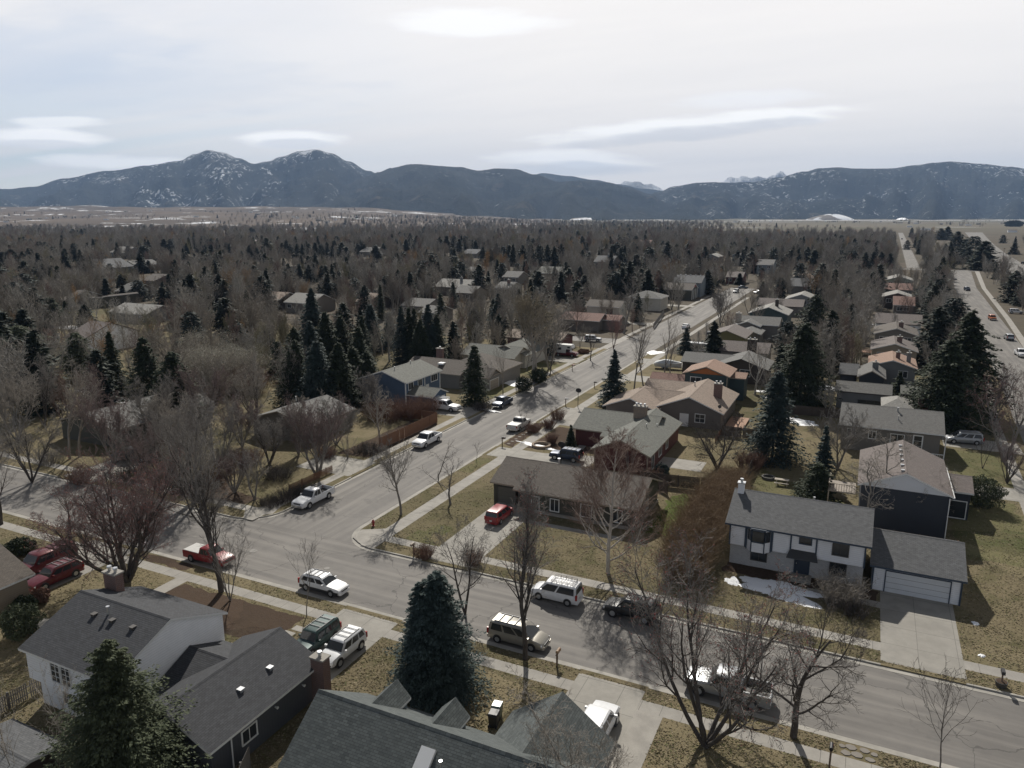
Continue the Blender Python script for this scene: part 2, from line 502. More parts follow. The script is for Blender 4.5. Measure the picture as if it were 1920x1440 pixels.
drive(rect(RA1+.65, -39, 112.1, 123.5)); drive(rect(RA1+.65, -36, 150, 156)); drive(rect(RA1+.65, -35, 170, 176))
drive(rect(-70, RA0-.65, 76.5, 82.9)); drive(rect(-69, RA0-.65, 109.2, 116.2)); drive(rect(-76, RA0-.65, 137, 143)); drive(rect(-74, RA0-.65, 163, 169))
drive(rect(-95.8, -89.7, RB1+.65, 71)); drive(rect(-76, RA0, 286, 291), z=.02); drive(rect(-72, RA0, 232, 238), z=.02)
drive(rect(10.5, 21.8, 104.5, 109.5)); drive(rect(12.5, 22.8, 126.5, 132.5))
drive(rect(-62.9, RA0-.3, 185, 205), z=.03, mat=M_WALK_T); drive(rect(-63, -61.6, 205, 330), 'pavement', .03, M_WALK_T); drive(rect(-47, -45.6, 185, 330), 'pavement', .03, M_WALK_T)
# paths
def path(pts, mat=None): return sheet('path', pts, Z3+.004, mat or M_CONC)
path([(-33.2, 72.6), (-21.5, 72.6), (-21.5, 73.5), (-33.2, 73.5)])
path([(-2.6, 69.0), (3.6, 69.0), (3.6, 70.2), (-2.6, 70.2)])
path([(-63, 34), (-58.5, 35), (-56.5, 40), (-56.5, 45.95), (-58, 45.95), (-58, 40.5), (-60, 36.4), (-63, 35.4)])
path([(-37.5, 98.6), (-36.2, 98.6), (-36.6, 103), (-37.8, 103)])
for i in range(4): path(rect(-41.6-.3*i, -40.5-.3*i, 43.6-1.0*i, 44.3-1.0*i))
path(rect(-26, -18.5, 98.6, 103)); PAVED.append([(1.0, 47.2), (3.4, 47.2), (3.4, 48.8), (1.0, 48.8)])
path(rect(-12.1, -10.2, 34, 45.95))
# mulched beds and greener lawns
def ragged(pts, seed, amp=.45, step=.8):
    R = random.Random(seed+int(pts[0][0]*7)); out = []
    for (x0, y0), (x1, y1) in zip(pts, pts[1:]+pts[:1]):
        n = max(1, int(math.hypot(x1-x0, y1-y0)/step))
        for k in range(n): out.append((x0+(x1-x0)*k/n+R.uniform(-amp, amp), y0+(y1-y0)*k/n+R.uniform(-amp, amp)))
    return out
for q in ([(-47.6, 98.0), (-46.6, 97.6), (-46.6, 111.5), (-48.7, 111.5), (-48.7, 98.6)], [(-44.4, 98.2), (-36, 99.2), (-33.2, 104), (-34, 111), (-44.4, 111)],
          [(-58.5, 40.4), (-41.8, 40.5), (-41.8, 45.4), (-56.3, 45.4)], [(-40, 83), (-44, 88), (-44, 91.6), (-36, 91.8)], [(-10.5, 70.2), (3.4, 70.4), (3.4, 72.5), (-10.5, 72.5)],
          [(-63.2, 84), (-63.2, 104), (-68.5, 104), (-68.5, 84)], [(-77, 61.2), (-77, 70), (-71, 66), (-66, 65.2), (-66, 63.2)], [(-65, 47.4), (-58.5, 47.4), (-58.5, 48.6), (-65, 48.6)]):
    sheet('mulch_bed', ragged(q, 9, .22, .7), Z1, M_MULCH)
for q in ([(-76, 128), (-63.2, 124), (-63.2, 136.5), (-78, 136.5)], [(-42.5, 62.9), (-39.3, 62.9), (-41, 66), (-43.5, 66)],
          [(-48.6, 85), (-46.6, 85), (-46.6, 91), (-48.6, 91)], [(11, 84), (18.4, 84), (18.4, 103), (12.5, 104), (11, 100)], [(12.5, 110), (20, 110), (21.5, 125), (12.5, 125)],
          [(-11.5, 84), (-1, 84), (0, 95), (-11.5, 104)], [(-70, 146), (-63.2, 146), (-63.2, 160), (-72, 160)]):
    sheet('lawn', ragged(q, 7), BZ+.003, M_LAWN2)
sheet('lawn', ragged([(-19.9, 76), (-15.5, 75.5), (-15.5, 86), (-18.5, 90), (-20, 88)], 5), BZ+.0032, M_LAWN3)
sheet('lawn', ragged(rect(-42.0, -39.6, 65.4, 67.6), 3), BZ+.0035, M_LAWN2)
# snow left in the shade: low irregular drifts
def snow(cx, cy, rx, ry, seed, ang=0.0, h=.09):
    r = random.Random(seed); n = 96; rings = 5
    ph = [r.uniform(0, 6.28) for _ in range(6)]; am = [r.uniform(.05, .20)/(1+.25*k) for k in range(6)]
    mb = MB(); mb.v = [(cx, cy, BZ+h)]
    for j in range(1, rings+1):
        for k in range(n):
            a = 2*PI*k/n
            w = 1 + (r.uniform(-.09, .05) if j == rings else 0) + sum(am[q]*math.sin((q+2)*a+ph[q]) for q in range(6))
            q = j/rings
            x, y = rx*q*w*math.cos(a), ry*q*w*math.sin(a)
            mb.v.append((cx+x*math.cos(ang)-y*math.sin(ang), cy+x*math.sin(ang)+y*math.cos(ang), BZ-.01+h*(1-q**3)+r.uniform(-.01,.01)*(q < 1)+.012*(q < 1)))
    for k in range(n):
        mb.f.append((0, 1+k, 1+(k+1) % n)); mb.uv.append(None)
    for j in range(rings-1):
        for k in range(n):
            a, b = 1+j*n+k, 1+j*n+(k+1) % n
            mb.f.append((a, a+n, b+n, b)); mb.uv.append(None)
    tag(mb.build('snow', M_SNOW, smooth=True), kind='stuff')
snow(-4.9, 68.6, 4.0, 1.9, 5, -.12, .14); snow(-9.2, 68.5, .8, .8, 6, .3)
snow(11.0, 69.7, .28, .4, 7); snow(10.9, 64.3, .22, .3, 8)
for px, py, rx, ry, sd in ((1497,792,3.2,2.2,11), (955,718,4.0,2.2,12), (1060,862,0.1,.1,13), (100,512,16,9,14), (30,518,12,5,16), (178,736,5.5,2.2,17), (250,755,5.0,2.4,18), (1290,783,.1,.1,19),
                           (1600,852,.1,.1,20), (190,617,14,4,21), (135,615,8,3,22), (600,775,1,1,23), (1545,728,3,2,24), (1228,662,2,3,25), (1010,838,4.5,.6,26), (1120,788,1.5,1.5,27), (1445,745,2.2,1.2,28), (1520,630,6,1.4,29), (915,770,2.4,.6,30)):
    if rx > .5:
        s, t = at(px, py); snow(s, t, rx, ry, sd, rnd.uniform(-.3, .3))
# ------------------------------------------------------------------ houses
FOOT = []      # roof footprints, kept clear of trees
M_TRIM_W = paint('white_trim', (.72,.72,.70), .5, .06)
M_TRIM_D = paint('dark_trim', (.06,.055,.05), .6, .1)
M_TRIM_N = paint('navy_trim', (.035,.055,.085), .5, .1)
M_TRIM_T = paint('tan_trim', (.33,.28,.22), .6, .1)
M_METAL = paint('galvanised', (.55,.56,.57), .35, .08, metal=.7)
M_BRICK = brick_mat('red_brick', (.165,.072,.055), (.12,.060,.048))
M_STONE = brick_mat('tan_stone', (.30,.22,.15), (.20,.15,.11))
M_FRAME_W = paint('white_frame', (.75,.75,.73), .45, .04)
RC = {'charcoal': ((.036,.038,.043), (.060,.063,.070)), 'slate': ((.060,.070,.070), (.120,.136,.132)), 'brown': ((.088,.073,.060), (.135,.115,.096)),
      'grey': ((.125,.122,.115), (.175,.172,.162)), 'greygreen': ((.125,.128,.112), (.19,.195,.17)), 'tan': ((.24,.185,.145), (.34,.265,.21)),
      'orange': ((.28,.175,.125), (.36,.235,.17)), 'mauve': ((.135,.112,.102), (.19,.16,.147)), 'rust': ((.20,.11,.085), (.26,.15,.12)), 'pale': ((.26,.25,.23), (.34,.33,.30)), 'medgrey': ((.085,.088,.092), (.135,.138,.142))}
def roofmat(k):
    big = k == 'slate'
    return shingle('shingles_' + k, *RC[k], w=.34 if big else .3, h=.16 if big else .145)

class House:
    def __init__(self, label, roof, wall, trim, cat='house', name='house', group=None, foot=True):
        self.W, self.R, self.T, self.G, self.K = MB(), MB(), MB(), MB(), MB()
        self.label, self.cat, self.name, self.group = label, cat, name, group
        self.roof, self.wall, self.trim = roofmat(roof) if isinstance(roof, str) else roof, wall, trim
        self.kids = []; self.root = None; self.c = None; self.foot = foot
    def slab(self, a, b, c, d, th=.17):
        """one roof plane: a,b on the eave, c,d on the ridge"""
        a, b, c, d = map(np.array, (a, b, c, d))
        n = np.cross(b-a, d-a); n = n/np.linalg.norm(n)
        flip = n[2] < 0
        if flip: n = -n
        u = (b-a)/np.linalg.norm(b-a); v = np.cross(n, u)
        if v[2] < 0: v = -v
        uv = [(float(np.dot(p-a, u)), float(np.dot(p-a, v))) for p in (a, b, c, d)]
        P = [p + n*.012 for p in (a, b, c, d)]
        if flip: P = P[::-1]; uv = uv[::-1]
        self.R.poly(P, uv)
        D = np.array((0, 0, -th)); Q = [a, b, c, d]
        for i in range(4):
            p, q = Q[i], Q[(i+1) % 4]
            e = np.array((0, 0, .012))
            self.T.poly([p+e, q+e, q+D, p+D]); self.T.poly([p+D, q+D, q+e, p+e][::1]) if False else None
        self.T.poly([q+D for q in Q])
    def gable(self, s0, s1, t0, t1, ze, pitch, ridge='s', oh=.45, z0=0.0, side=None, wall=True, go=None):
        """rectangular volume; s0..t1 is the roof outline, ze the eave height"""
        go = oh if go is None else go
        if self.c is None: self.c = ((s0+s1)/2, (t0+t1)/2, BZ)
        if self.foot: FOOT.append((s0, s1, t0, t1))
        if ridge == 's':
            m = (t0+t1)/2; zr = ze + pitch*(t1-t0)/2
            self.slab((s0,t0,ze), (s1,t0,ze), (s1,m,zr), (s0,m,zr)); self.slab((s1,t1,ze), (s0,t1,ze), (s0,m,zr), (s1,m,zr))
            self.cap((s0-.01, m, zr), (s1+.01, m, zr), pitch)
            wz = ze + pitch*oh - .19
            if wall: self.W.prism([(s0+go,t0+oh,z0), (s0+go,t1-oh,z0), (s0+go,t1-oh,wz), (s0+go,m,zr-.19), (s0+go,t0+oh,wz)], (s1-s0-2*go, 0, 0))
        else:
            m = (s0+s1)/2; zr = ze + pitch*(s1-s0)/2
            self.slab((s1,t0,ze), (s1,t1,ze), (m,t1,zr), (m,t0,zr)); self.slab((s0,t1,ze), (s0,t0,ze), (m,t0,zr), (m,t1,zr))
            self.cap((m, t0-.01, zr), (m, t1+.01, zr), pitch)
            wz = ze + pitch*oh - .19
            if wall: self.W.prism([(s0+oh,t0+go,z0), (s1-oh,t0+go,z0), (s1-oh,t0+go,wz), (m,t0+go,zr-.19), (s0+oh,t0+go,wz)], (0, t1-t0-2*go, 0))
        return zr
    def cap(self, a, b, pitch):
        # overlapping ridge shingles folded over the crest
        w, e = .15, .026
        for sg in (-1, 1):
            o = (0, sg*w) if abs(a[0]-b[0]) > abs(a[1]-b[1]) else (sg*w, 0)
            P = [(a[0], a[1], a[2]+e), (b[0], b[1], b[2]+e), (b[0]+o[0], b[1]+o[1], b[2]+e-w*pitch), (a[0]+o[0], a[1]+o[1], a[2]+e-w*pitch)]
            L_ = math.dist(a, b); uv = [(0, 0), (L_, 0), (L_, .14), (0, .14)]
            n = np.cross(np.subtract(P[1], P[0]), np.subtract(P[3], P[0]))
            if n[2] < 0: P = P[::-1]; uv = uv[::-1]
            self.K.poly(P, uv)
    def hip(self, s0, s1, t0, t1, ze, pitch, oh=.45):
        if self.c is None: self.c = ((s0+s1)/2, (t0+t1)/2, BZ)
        if self.foot: FOOT.append((s0, s1, t0, t1))
        a, b = s1-s0, t1-t0; h = min(a, b)/2; zr = ze + pitch*h
        if a >= b: r0, r1 = (s0+h, (t0+t1)/2, zr), (s1-h-.02, (t0+t1)/2, zr)
        else: r0, r1 = ((s0+s1)/2, t0+h, zr), ((s0+s1)/2, t1-h-.02, zr)
        A, B, Cc, D = (s0,t0,ze), (s1,t0,ze), (s1,t1,ze), (s0,t1,ze)
        if a >= b:
            self.slab(A, B, r1, r0); self.slab(Cc, D, r0, r1); self.slab(B, Cc, r1, tuple(np.add(r1, (0,-.01,0)))); self.slab(D, A, r0, tuple(np.add(r0, (0,.01,0))))
        else:
            self.slab(B, Cc, r1, r0); self.slab(D, A, r0, r1); self.slab(A, B, r0, tuple(np.add(r0, (-.01,0,0)))); self.slab(Cc, D, r1, tuple(np.add(r1, (.01,0,0))))
        self.W.box(s0+oh, s1-oh, t0+oh, t1-oh, 0, ze-.06)
        return zr
    def kid(self, name, mb, mat, sub=(), label=None): self.kids.append((name, mb, mat, sub, label))
    def opening(self, face, plane, u0, u1, z0, z1, frame=None, name='window', mull=1, bars=0, fill=None, fw=.09):
        """window or door on a wall: face 'T-' looks to -t, 'S+' to +s; plane is the wall's coordinate, u runs along the wall"""
        sg = -1 if face[1] == '-' else 1
        def bx(mb, a, b, c, d, near, far):
            p, q = plane + sg*near, plane + sg*far
            if face[0] == 'T': mb.box(a, b, p, q, c, d)
            else: mb.box(p, q, a, b, c, d)
        fr, pa = MB(), MB()
        fd = .07
        bx(fr, u0-fw, u1+fw, z1, z1+fw, -.02, fd); bx(fr, u0-fw, u1+fw, z0-fw, z0, -.02, fd+.02)
        bx(fr, u0-fw, u0, z0, z1, -.02, fd); bx(fr, u1, u1+fw, z0, z1, -.02, fd)
        for k in range(1, mull+1):
            if mull: x = u0 + (u1-u0)*k/(mull+1); bx(fr, x-.025, x+.025, z0, z1, .02, .045)
        for k in range(1, bars+1):
            z = z0 + (z1-z0)*k/(bars+1); bx(fr, u0, u1, z-.018, z+.018, .018, .043)
        bx(pa, u0, u1, z0, z1, -.03, .022)
        frame = frame or M_FRAME_W
        if name == 'window': self.kid('window', fr, frame, (('pane', pa, glass_mat()),))
        elif name == 'garage_door':
            gr = MB()
            for k in range(1, 4):
                z = z0 + (z1-z0)*k/4; bx(gr, u0, u1, z-.012, z+.012, .02, .026)
            self.kid('garage_door', pa, fill or M_FRAME_W, (('door_frame', fr, frame), ('panel_groove', gr, M_TRIM_D)))
        else:
            hn = MB(); bx(hn, u0+.1, u0+.16, z0+.95, z0+1.05, .02, .08)
            self.kid('door', pa, fill or M_FRAME_W, (('door_frame', fr, frame), ('handle', hn, M_METAL)))
    def chimney(self, s, t, w, d, z0, z1, mat=None, pots=1, cap=None):
        mb, cp = MB(), MB()
        mb.box(s-w/2, s+w/2, t-d/2, t+d/2, z0, z1); cp.box(s-w/2-.08, s+w/2+.08, t-d/2-.08, t+d/2+.08, z1, z1+.12)
        po = []
        for k in range(pots):
            x = s - w/2 + w*(k+.5)/pots; p = MB()
            p.tube((x, t, z1+.12), (x, t, z1+.42), .13, .13, 10, False); p.tube((x, t, z1+.415), (x, t, z1+.5), .2, .17, 10); po.append(('flue_cap', p, M_METAL))
        self.kid('chimney', mb, mat or M_BRICK, tuple([('chimney_cap', cp, cap or M_CONC)] + po))
    def pipe(self, s, t, z, h=.5, r=.06, mat=None):
        mb = MB(); mb.tube((s, t, z-.3), (s, t, z+h), r, r, 8); mb.tube((s, t, z+h), (s, t, z+h+.05), r*1.5, r*1.5, 8)
        self.kid('vent_pipe', mb, mat or M_METAL)
    def boxvent(self, s, t, z, mat=None, w=.32):
        mb = MB(); mb.box(s-w/2, s+w/2, t-w/2, t+w/2, z-.2, z+.12); mb.box(s-w*.62, s+w*.62, t-w*.62, t+w*.62, z+.12, z+.17)
        self.kid('roof_vent', mb, mat or M_TRIM_D)
    def strip(self, name, x0, x1, y0, y1, z0, z1, mat):
        mb = MB(); mb.box(x0, x1, y0, y1, z0, z1); self.kid(name, mb, mat)
    def finish(self):
        root = empty(self.name, self.c, 0, self.label, self.cat, self.group)
        o = self.c
        w = self.W.build('wall', self.wall, root, o); bpyfix(w)
        if self.G.f: g_ = self.G.build('foundation', M_CONC, root, o)
        r = self.R.build('roof', self.roof, root, o)
        f = self.T.build('fascia', self.trim, r, o)
        if self.K.f: self.K.build('ridge_cap', self.roof, r, o)
        cnt = {}
        for name, mb, mat, sub, lab in self.kids:
            k = mb.build(name, mat, root, o)
            if lab: k['label'] = lab
            for (n2, m2, a2) in sub: m2.build(n2, a2, k, o)
        self.root = root
        return root

# --- white two-storey house, bottom left
S_WHITE = siding('white_siding', (.86,.87,.88)); S_DGREY = siding('dark_grey_boards', (.075,.08,.09), .25, True)
h = House('white two-storey house with a dark grey gable roof and brick chimney', 'charcoal', S_WHITE, M_TRIM_W)
h.gable(-51.2, -41.7, 27.3, 37.2, 5.0, .41, 's', .4, go=.12, z0=2.5)
h.W.box(-50.9, -41.95, 28.3, 36.7, 0, 2.5)
for u in (-48.35, -47.25): 
    h.opening('T-', 27.7, u, u+.85, 3.1, 4.7, bars=3, mull=1, fw=.07)
    h.opening('T-', 28.3, u, u+.85, .95, 2.2, bars=2, mull=1, fw=.07)
h.opening('T-', 28.3, -45.6, -44.0, .3, 2.3, mull=1)
h.opening('T-', 27.7, -43.9, -43.1, 3.3, 4.6, bars=2)
h.chimney(-50.7, 34.6, 1.35, .7, 5.6, 7.5, pots=2)
zf = lambda t: 5.0 + .41*(4.95-abs(t-32.25))
for s_ in (-47.9, -46.0, -43.9): h.boxvent(s_, 30.9, zf(30.9))
h.pipe(-46.9, 31.3, zf(31.3), .55, .09, M_METAL); h.pipe(-43.6, 29.1, zf(29.1), .55, .09)
lit = MB(); lit.box(-46.35, -46.15, 28.12, 28.3, 1.9, 2.15); h.kid('wall_lamp', lit, M_TRIM_D)
h.finish()
h = House('dark grey single-storey wing with a charcoal roof joined to the white house', 'charcoal', S_DGREY, M_TRIM_W)
h.gable(-40.9, -33.1, 27.2, 37.7, 2.9, .46, 't', .5)
h.gable(-41.7, -36.9, 30.5, 36.6, 2.95, .42, 's', .3)
h.chimney(-32.8, 37.0, 1.1, .75, 0, 3.75, pots=1)
for (s_, t_) in ((-35.0, 34.4), (-35.0, 31.7)): h.boxvent(s_, t_, 2.9+.46*(3.9-abs(s_+37.0)), M_METAL)
h.opening('T+', 37.2, -39.3, -34.6, 0, 2.2, name='garage_door', mull=0)
h.opening('S+', -33.6, 30.2, 31.4, 1.2, 2.1)
ds = MB(); ds.tube((-33.45, 29.2, .1), (-33.45, 29.2, 2.8), .05, .05, 6); h.kid('downspout', ds, M_FRAME_W)
for t_ in (33.2, 35.9):
    lp = MB(); lp.tube((-33.6, t_, 2.0), (-33.35, t_, 2.0), .05, .1, 8); h.kid('wall_lamp', lp, M_FRAME_W)
h.finish()
# --- slate-roofed house, bottom centre
S_BLUEG = siding('blue_grey_siding', (.16,.19,.21))
h = House('house with a steep slate-green shingle roof, two dormers and a skylight', 'slate', S_BLUEG, M_TRIM_W)
h.gable(-28.0, -9.6, 26.6, 36.0, 2.95, .70, 's', .4)
h.gable(-18.5, -11.5, 30.5, 38.9, 2.7, .71, 't', .4)
h.gable(-26.0, -24.0, 31.6, 35.3, 4.35, 1.0, 't', .2); h.gable(-21.7, -19.7, 31.6, 35.3, 4.35, 1.0, 't', .2)
for a in (-25.35, -21.05): h.opening('T+', 35.1, a, a+.7, 3.8, 4.6)
h.opening('T+', 38.5, -17.2, -12.8, 0, 2.2, name='garage_door', mull=0)
sk = MB(); sl = MB()
def onroof(s_, t_, e): return (s_, t_, 2.95+.70*(4.7-abs(t_-31.3))+e)
P = [onroof(-20.0, 29.2, .02), onroof(-19.1, 29.2, .02), onroof(-19.1, 30.4, .02), onroof(-20.0, 30.4, .02)]
sk.prism(P, (0, -.1, .16)); P2 = [onroof(-19.92, 29.17, .2), onroof(-19.18, 29.17, .2), onroof(-19.18, 30.2, .2), onroof(-19.92, 30.2, .2)]
sl.poly(P2); h.kid('skylight', sk, M_FRAME_W, (('pane', sl, glass_mat()),))
h.pipe(-18.5, 29.8, onroof(0, 29.8, 0)[2], .45, .07)
h.finish()
# --- brown-roofed corner house
S_OLIVE = siding('dark_olive_siding', (.072,.070,.055))
h = House('long dark olive corner house with a brown gable roof by the red minivan', 'brown', S_OLIVE, M_TRIM_T)
h.gable(-35.9, -20.5, 75.4, 85.9, 2.75, .40, 's', .5)
h.gable(-39.5, -35.86, 76.5, 85.9, 2.75, .40, 's', .5, go=.3)
h.G.box(-35.5, -20.9, 75.7, 85.5, -.1, .45)
M_GDOOR = paint('grey_green_door', (.12,.115,.095), .6, .1)
h.opening('T-', 77.0, -38.6, -36.3, 0, 2.15, frame=M_TRIM_D, name='garage_door', mull=0, fill=M_GDOOR)
for a, b in ((-31.2, -30.2), (-27.4, -26.2), (-23.6, -22.6)): h.opening('T-', 75.9, a, b, .75, 2.15, mull=1, fw=.1)
h.opening('T-', 75.9, -33.6, -32.7, .1, 2.1, name='door', mull=0, fill=M_TRIM_D)
h.opening('S+', -21.0, 79.6, 80.8, 1.1, 2.1)
h.pipe(-32.5, 81.6, 4.8, .35, .12)
h.finish()
# --- white and navy split-level
S_WH2 = siding('pale_grey_siding', (.80,.81,.83)); M_BRW = brick_mat('painted_brick', (.60,.61,.62), (.52,.53,.54)); M_DOORN = paint('navy_door', (.03,.045,.07), .4, .1)
h = House('pale grey split-level house with navy trim and a two-car garage behind the snow patch', 'medgrey', S_WH2, M_TRIM_N)
zr = h.gable(-10.7, 2.5, 71.5, 81.8, 4.7, .37, 's', .45, z0=2.4)
M_LOW = MB(); M_LOW.box(-10.2, 2.0, 72.55, 81.3, 0, 2.42); h.kid('lower_wall', M_LOW, M_BRW)
h.gable(2.5, 10.35, 72.1, 81.6, 2.7, .38, 's', .5, go=.3)
ENT = MB(); ENT.box(-4.45, -2.15, 71.94, 72.02, 2.35, 4.75); h.kid('entry_panel', ENT, S_WH2)
for x in (-10.22, -8.72, -6.2, -4.5, -2.2, 2.0):
    b_ = MB(); b_.box(x-.07, x+.07, 71.86, 71.99, 2.35, 4.72); h.kid('corner_board', b_, M_TRIM_N)
bay = MB(); bay.prism([(-8.55, 71.97, 2.2), (-8.1, 71.4, 2.2), (-6.85, 71.4, 2.2), (-6.35, 71.97, 2.2)], (0, 0, 2.35)); h.kid('bay_window', bay, S_WH2, ())
bayr = MB(); bayr.prism([(-8.65, 71.97, 4.55), (-8.15, 71.3, 4.55), (-6.8, 71.3, 4.55), (-6.25, 71.97, 4.55)], (0, 0, .1)); h.kid('bay_roof', bayr, M_TRIM_N)
h.opening('T-', 71.4, -8.02, -6.93, 3.3, 4.4, frame=M_TRIM_N, mull=0)
for k, (x0, x1) in enumerate(((-8.5, -8.15), (-6.8, -6.4))):
    b_ = MB(); y0, y1 = (71.88, 71.44) if k == 0 else (71.44, 71.88)
    b_.prism([(x0, y0-.03, 3.3), (x1, y1-.03, 3.3), (x1, y1-.03, 4.4), (x0, y0-.03, 4.4)], (0, .05, 0)); h.kid('side_light', b_, glass_mat())
for x in (-8.6, -8.1, -6.86, -6.32):
    y_ = 71.95 if x in (-8.6, -6.32) else 71.4
    b_ = MB(); b_.box(x-.05, x+.05, y_-.07, y_+.03, 2.2, 4.55); h.kid('bay_trim', b_, M_TRIM_N)
h.opening('T-', 71.95, -.75, .55, 3.2, 4.4, frame=M_TRIM_D, mull=1)
h.opening('T-', 71.94, -3.7, -2.7, 3.75, 4.45, frame=M_TRIM_N, mull=0)
h.opening('T-', 72.55, -8.1, -6.7, .9, 2.05, frame=M_TRIM_D, mull=1); h.opening('T-', 72.55, -.85, .5, .9, 2.05, frame=M_TRIM_D, mull=1)
h.opening('T-', 72.55, -4.0, -2.75, .35, 2.3, frame=M_TRIM_N, name='door', mull=0, fill=M_DOORN)
can = MB(); can.prism([(-4.75, 71.1, 2.35), (-1.95, 71.1, 2.35), (-2.2, 71.95, 2.95), (-4.5, 71.95, 2.95)], (0, .1, .12)); h.kid('porch_canopy', can, roofmat('medgrey'))
st = MB(); st.box(-4.2, -2.4, 71.2, 72.5, 0, .34); st.box(-4.2, -2.4, 70.85, 71.2, 0, .2); h.kid('step', st, M_CONC)
h.opening('T-', 72.6, 3.95, 9.15, .02, 2.2, frame=M_TRIM_N, name='garage_door', mull=0, fill=paint('garage_door_grey', (.62,.64,.66), .5, .05))
for x in (2.85, 10.02):
    b_ = MB(); b_.box(x-.07, x+.07, 72.5, 72.63, 0, 2.6); h.kid('corner_board', b_, M_TRIM_N)
h.chimney(-10.0, 76.2, .6, .6, 5.0, 7.4, mat=S_WH2, cap=M_METAL); h.pipe(-3.0, 77.3, zr-.3, .3, .08)
h.finish()
# --- navy house with the mauve-brown roof
S_NAVY = siding('navy_siding', (.028,.034,.046))
h = House('dark navy two-storey house with a mauve-brown roof and pale grey gable behind the split-level', 'mauve', S_NAVY, M_TRIM_W)
zr = h.gable(.9, 10.3, 88.1, 102.0, 5.0, .42, 't', .4, go=.12)
h.gable(8.9, 13.0, 94.8, 101.6, 3.5, .3, 's', .3)
gp = MB(); gp.prism([(1.35, 88.18, 4.98), (9.85, 88.18, 4.98), (5.6, 88.18, zr-.22)], (0, .06, 0)); h.kid('gable_panel', gp, paint('grey_panel', (.60,.61,.63), .6, .06))
ds = MB(); ds.tube((9.95, 88.1, .1), (9.95, 88.1, 4.8), .05, .05, 6); h.kid('downspout', ds, M_FRAME_W)
gt = MB(); gt.box(10.3, 10.42, 88.1, 99, 4.84, 4.96); h.kid('gutter', gt, M_FRAME_W)
for i in range(6): h.boxvent(5.25, 89.2+i*2.0, zr-.1, M_METAL, .3)
h.opening('S+', 9.9, 92, 93.6, 3.0, 4.2); h.opening('T-', 95.1, 10.6, 12.4, .3, 2.3, mull=0)
dk = MB(); dk.box(-2.2, .8, 92.5, 96.4, 2.2, 2.34); h.kid('deck', dk, paint('deck_boards', (.30,.26,.22), .8, .2))
rl = MB()
for i in range(14): rl.box(-2.15, -2.09, 92.5+i*.28, 92.55+i*.28, 2.34, 3.2)
for i in range(11): rl.box(-2.15+i*.28, -2.1+i*.28, 92.5, 92.56, 2.34, 3.2)
rl.box(-2.2, -2.05, 92.5, 96.4, 3.2, 3.27); rl.box(-2.2, .8, 92.45, 92.6, 3.2, 3.27)
for x, y in ((-2.1, 92.6), (-2.1, 96.3)): rl.box(x-.07, x+.07, y-.07, y+.07, 0, 2.2)
h.kid('deck_railing', rl, M_TRIM_T); h.finish()
# --- grey long house behind it
S_TAUPE = siding('taupe_siding', (.19,.175,.155)); S_GREY = siding('grey_siding', (.20,.205,.205)); S_TAN = siding('tan_siding', (.27,.225,.17))
S_RED = siding('dark_red_siding', (.105,.030,.026), .25, True); S_BROWNG = siding('warm_grey_siding', (.155,.138,.122)); S_TEAL = siding('teal_siding', (.045,.072,.075)); S_OL2 = siding('olive_green_siding', (.17,.15,.055))
S_BLUE = siding('blue_siding', (.085,.13,.20)); S_DBR = siding('dark_brown_siding', (.062,.048,.040)); S_PALE = siding('cream_siding', (.50,.47,.41)); S_PGREEN = siding('pale_green_siding', (.42,.46,.38))
h = House('long taupe house with a grey roof and white-railed corner porch beside the silver minivan', 'grey', S_TAUPE, M_TRIM_W)
zr = h.gable(-2.2, 11.7, 118.0, 129.4, 4.0, .36, 's', .5)
for a, b, z0, z1 in ((-.9, .1, 2.2, 3.3), (2.0, 2.9, 2.2, 3.3), (4.9, 6.6, 2.0, 3.2)): h.opening('T-', 118.5, a, b, z0, z1)
h.opening('T-', 118.5, 7.9, 8.9, 1.1, 3.3, name='window', mull=0, bars=2, fw=.16)
pr = MB()
for i in range(12): pr.box(9.0+i*.24, 9.04+i*.24, 117.0, 117.06, .5, 1.3)
pr.box(9.0, 11.8, 116.96, 117.1, 1.3, 1.38); pr.box(11.7, 11.82, 117.0, 117.12, 0, 3.9); h.kid('porch_railing', pr, M_FRAME_W)
h.pipe(5.6, 122.7, zr-.3, .5, .12); h.pipe(5.7, 120.6, zr-1.1, .5, .07); h.finish()
def vpx(A, B, ze):
    a, b = at(*A, ze), at(*B, ze)
    return a[0], b[0], (a[1]+b[1])/2
h = House('small hip-roofed grey building with a brick chimney peeking over the long grey roof', 'pale', S_DBR, M_TRIM_T)
s0, s1, t0 = vpx((1652, 766), (1714, 769), 3.2); h.hip(s0, s1, t0+1, t0+8, 3.2, .45); a = at(1732, 762, 3.5); h.chimney(a[0], a[1]+1, 1.6, .8, 0, 5.2); h.finish()
h = House('narrow grey house with a plain long grey roof left of the small spruce', 'grey', S_GREY, M_TRIM_D)
s0, s1, t0 = vpx((1565, 733), (1673, 741), 3.3); h.gable(s0, s1, t0, t0+6.5, 3.3, .40, 's', .4)
h.opening('T-', t0+.4, s0+4, s0+8, .9, 1.9, frame=M_TRIM_D, mull=2); h.finish()
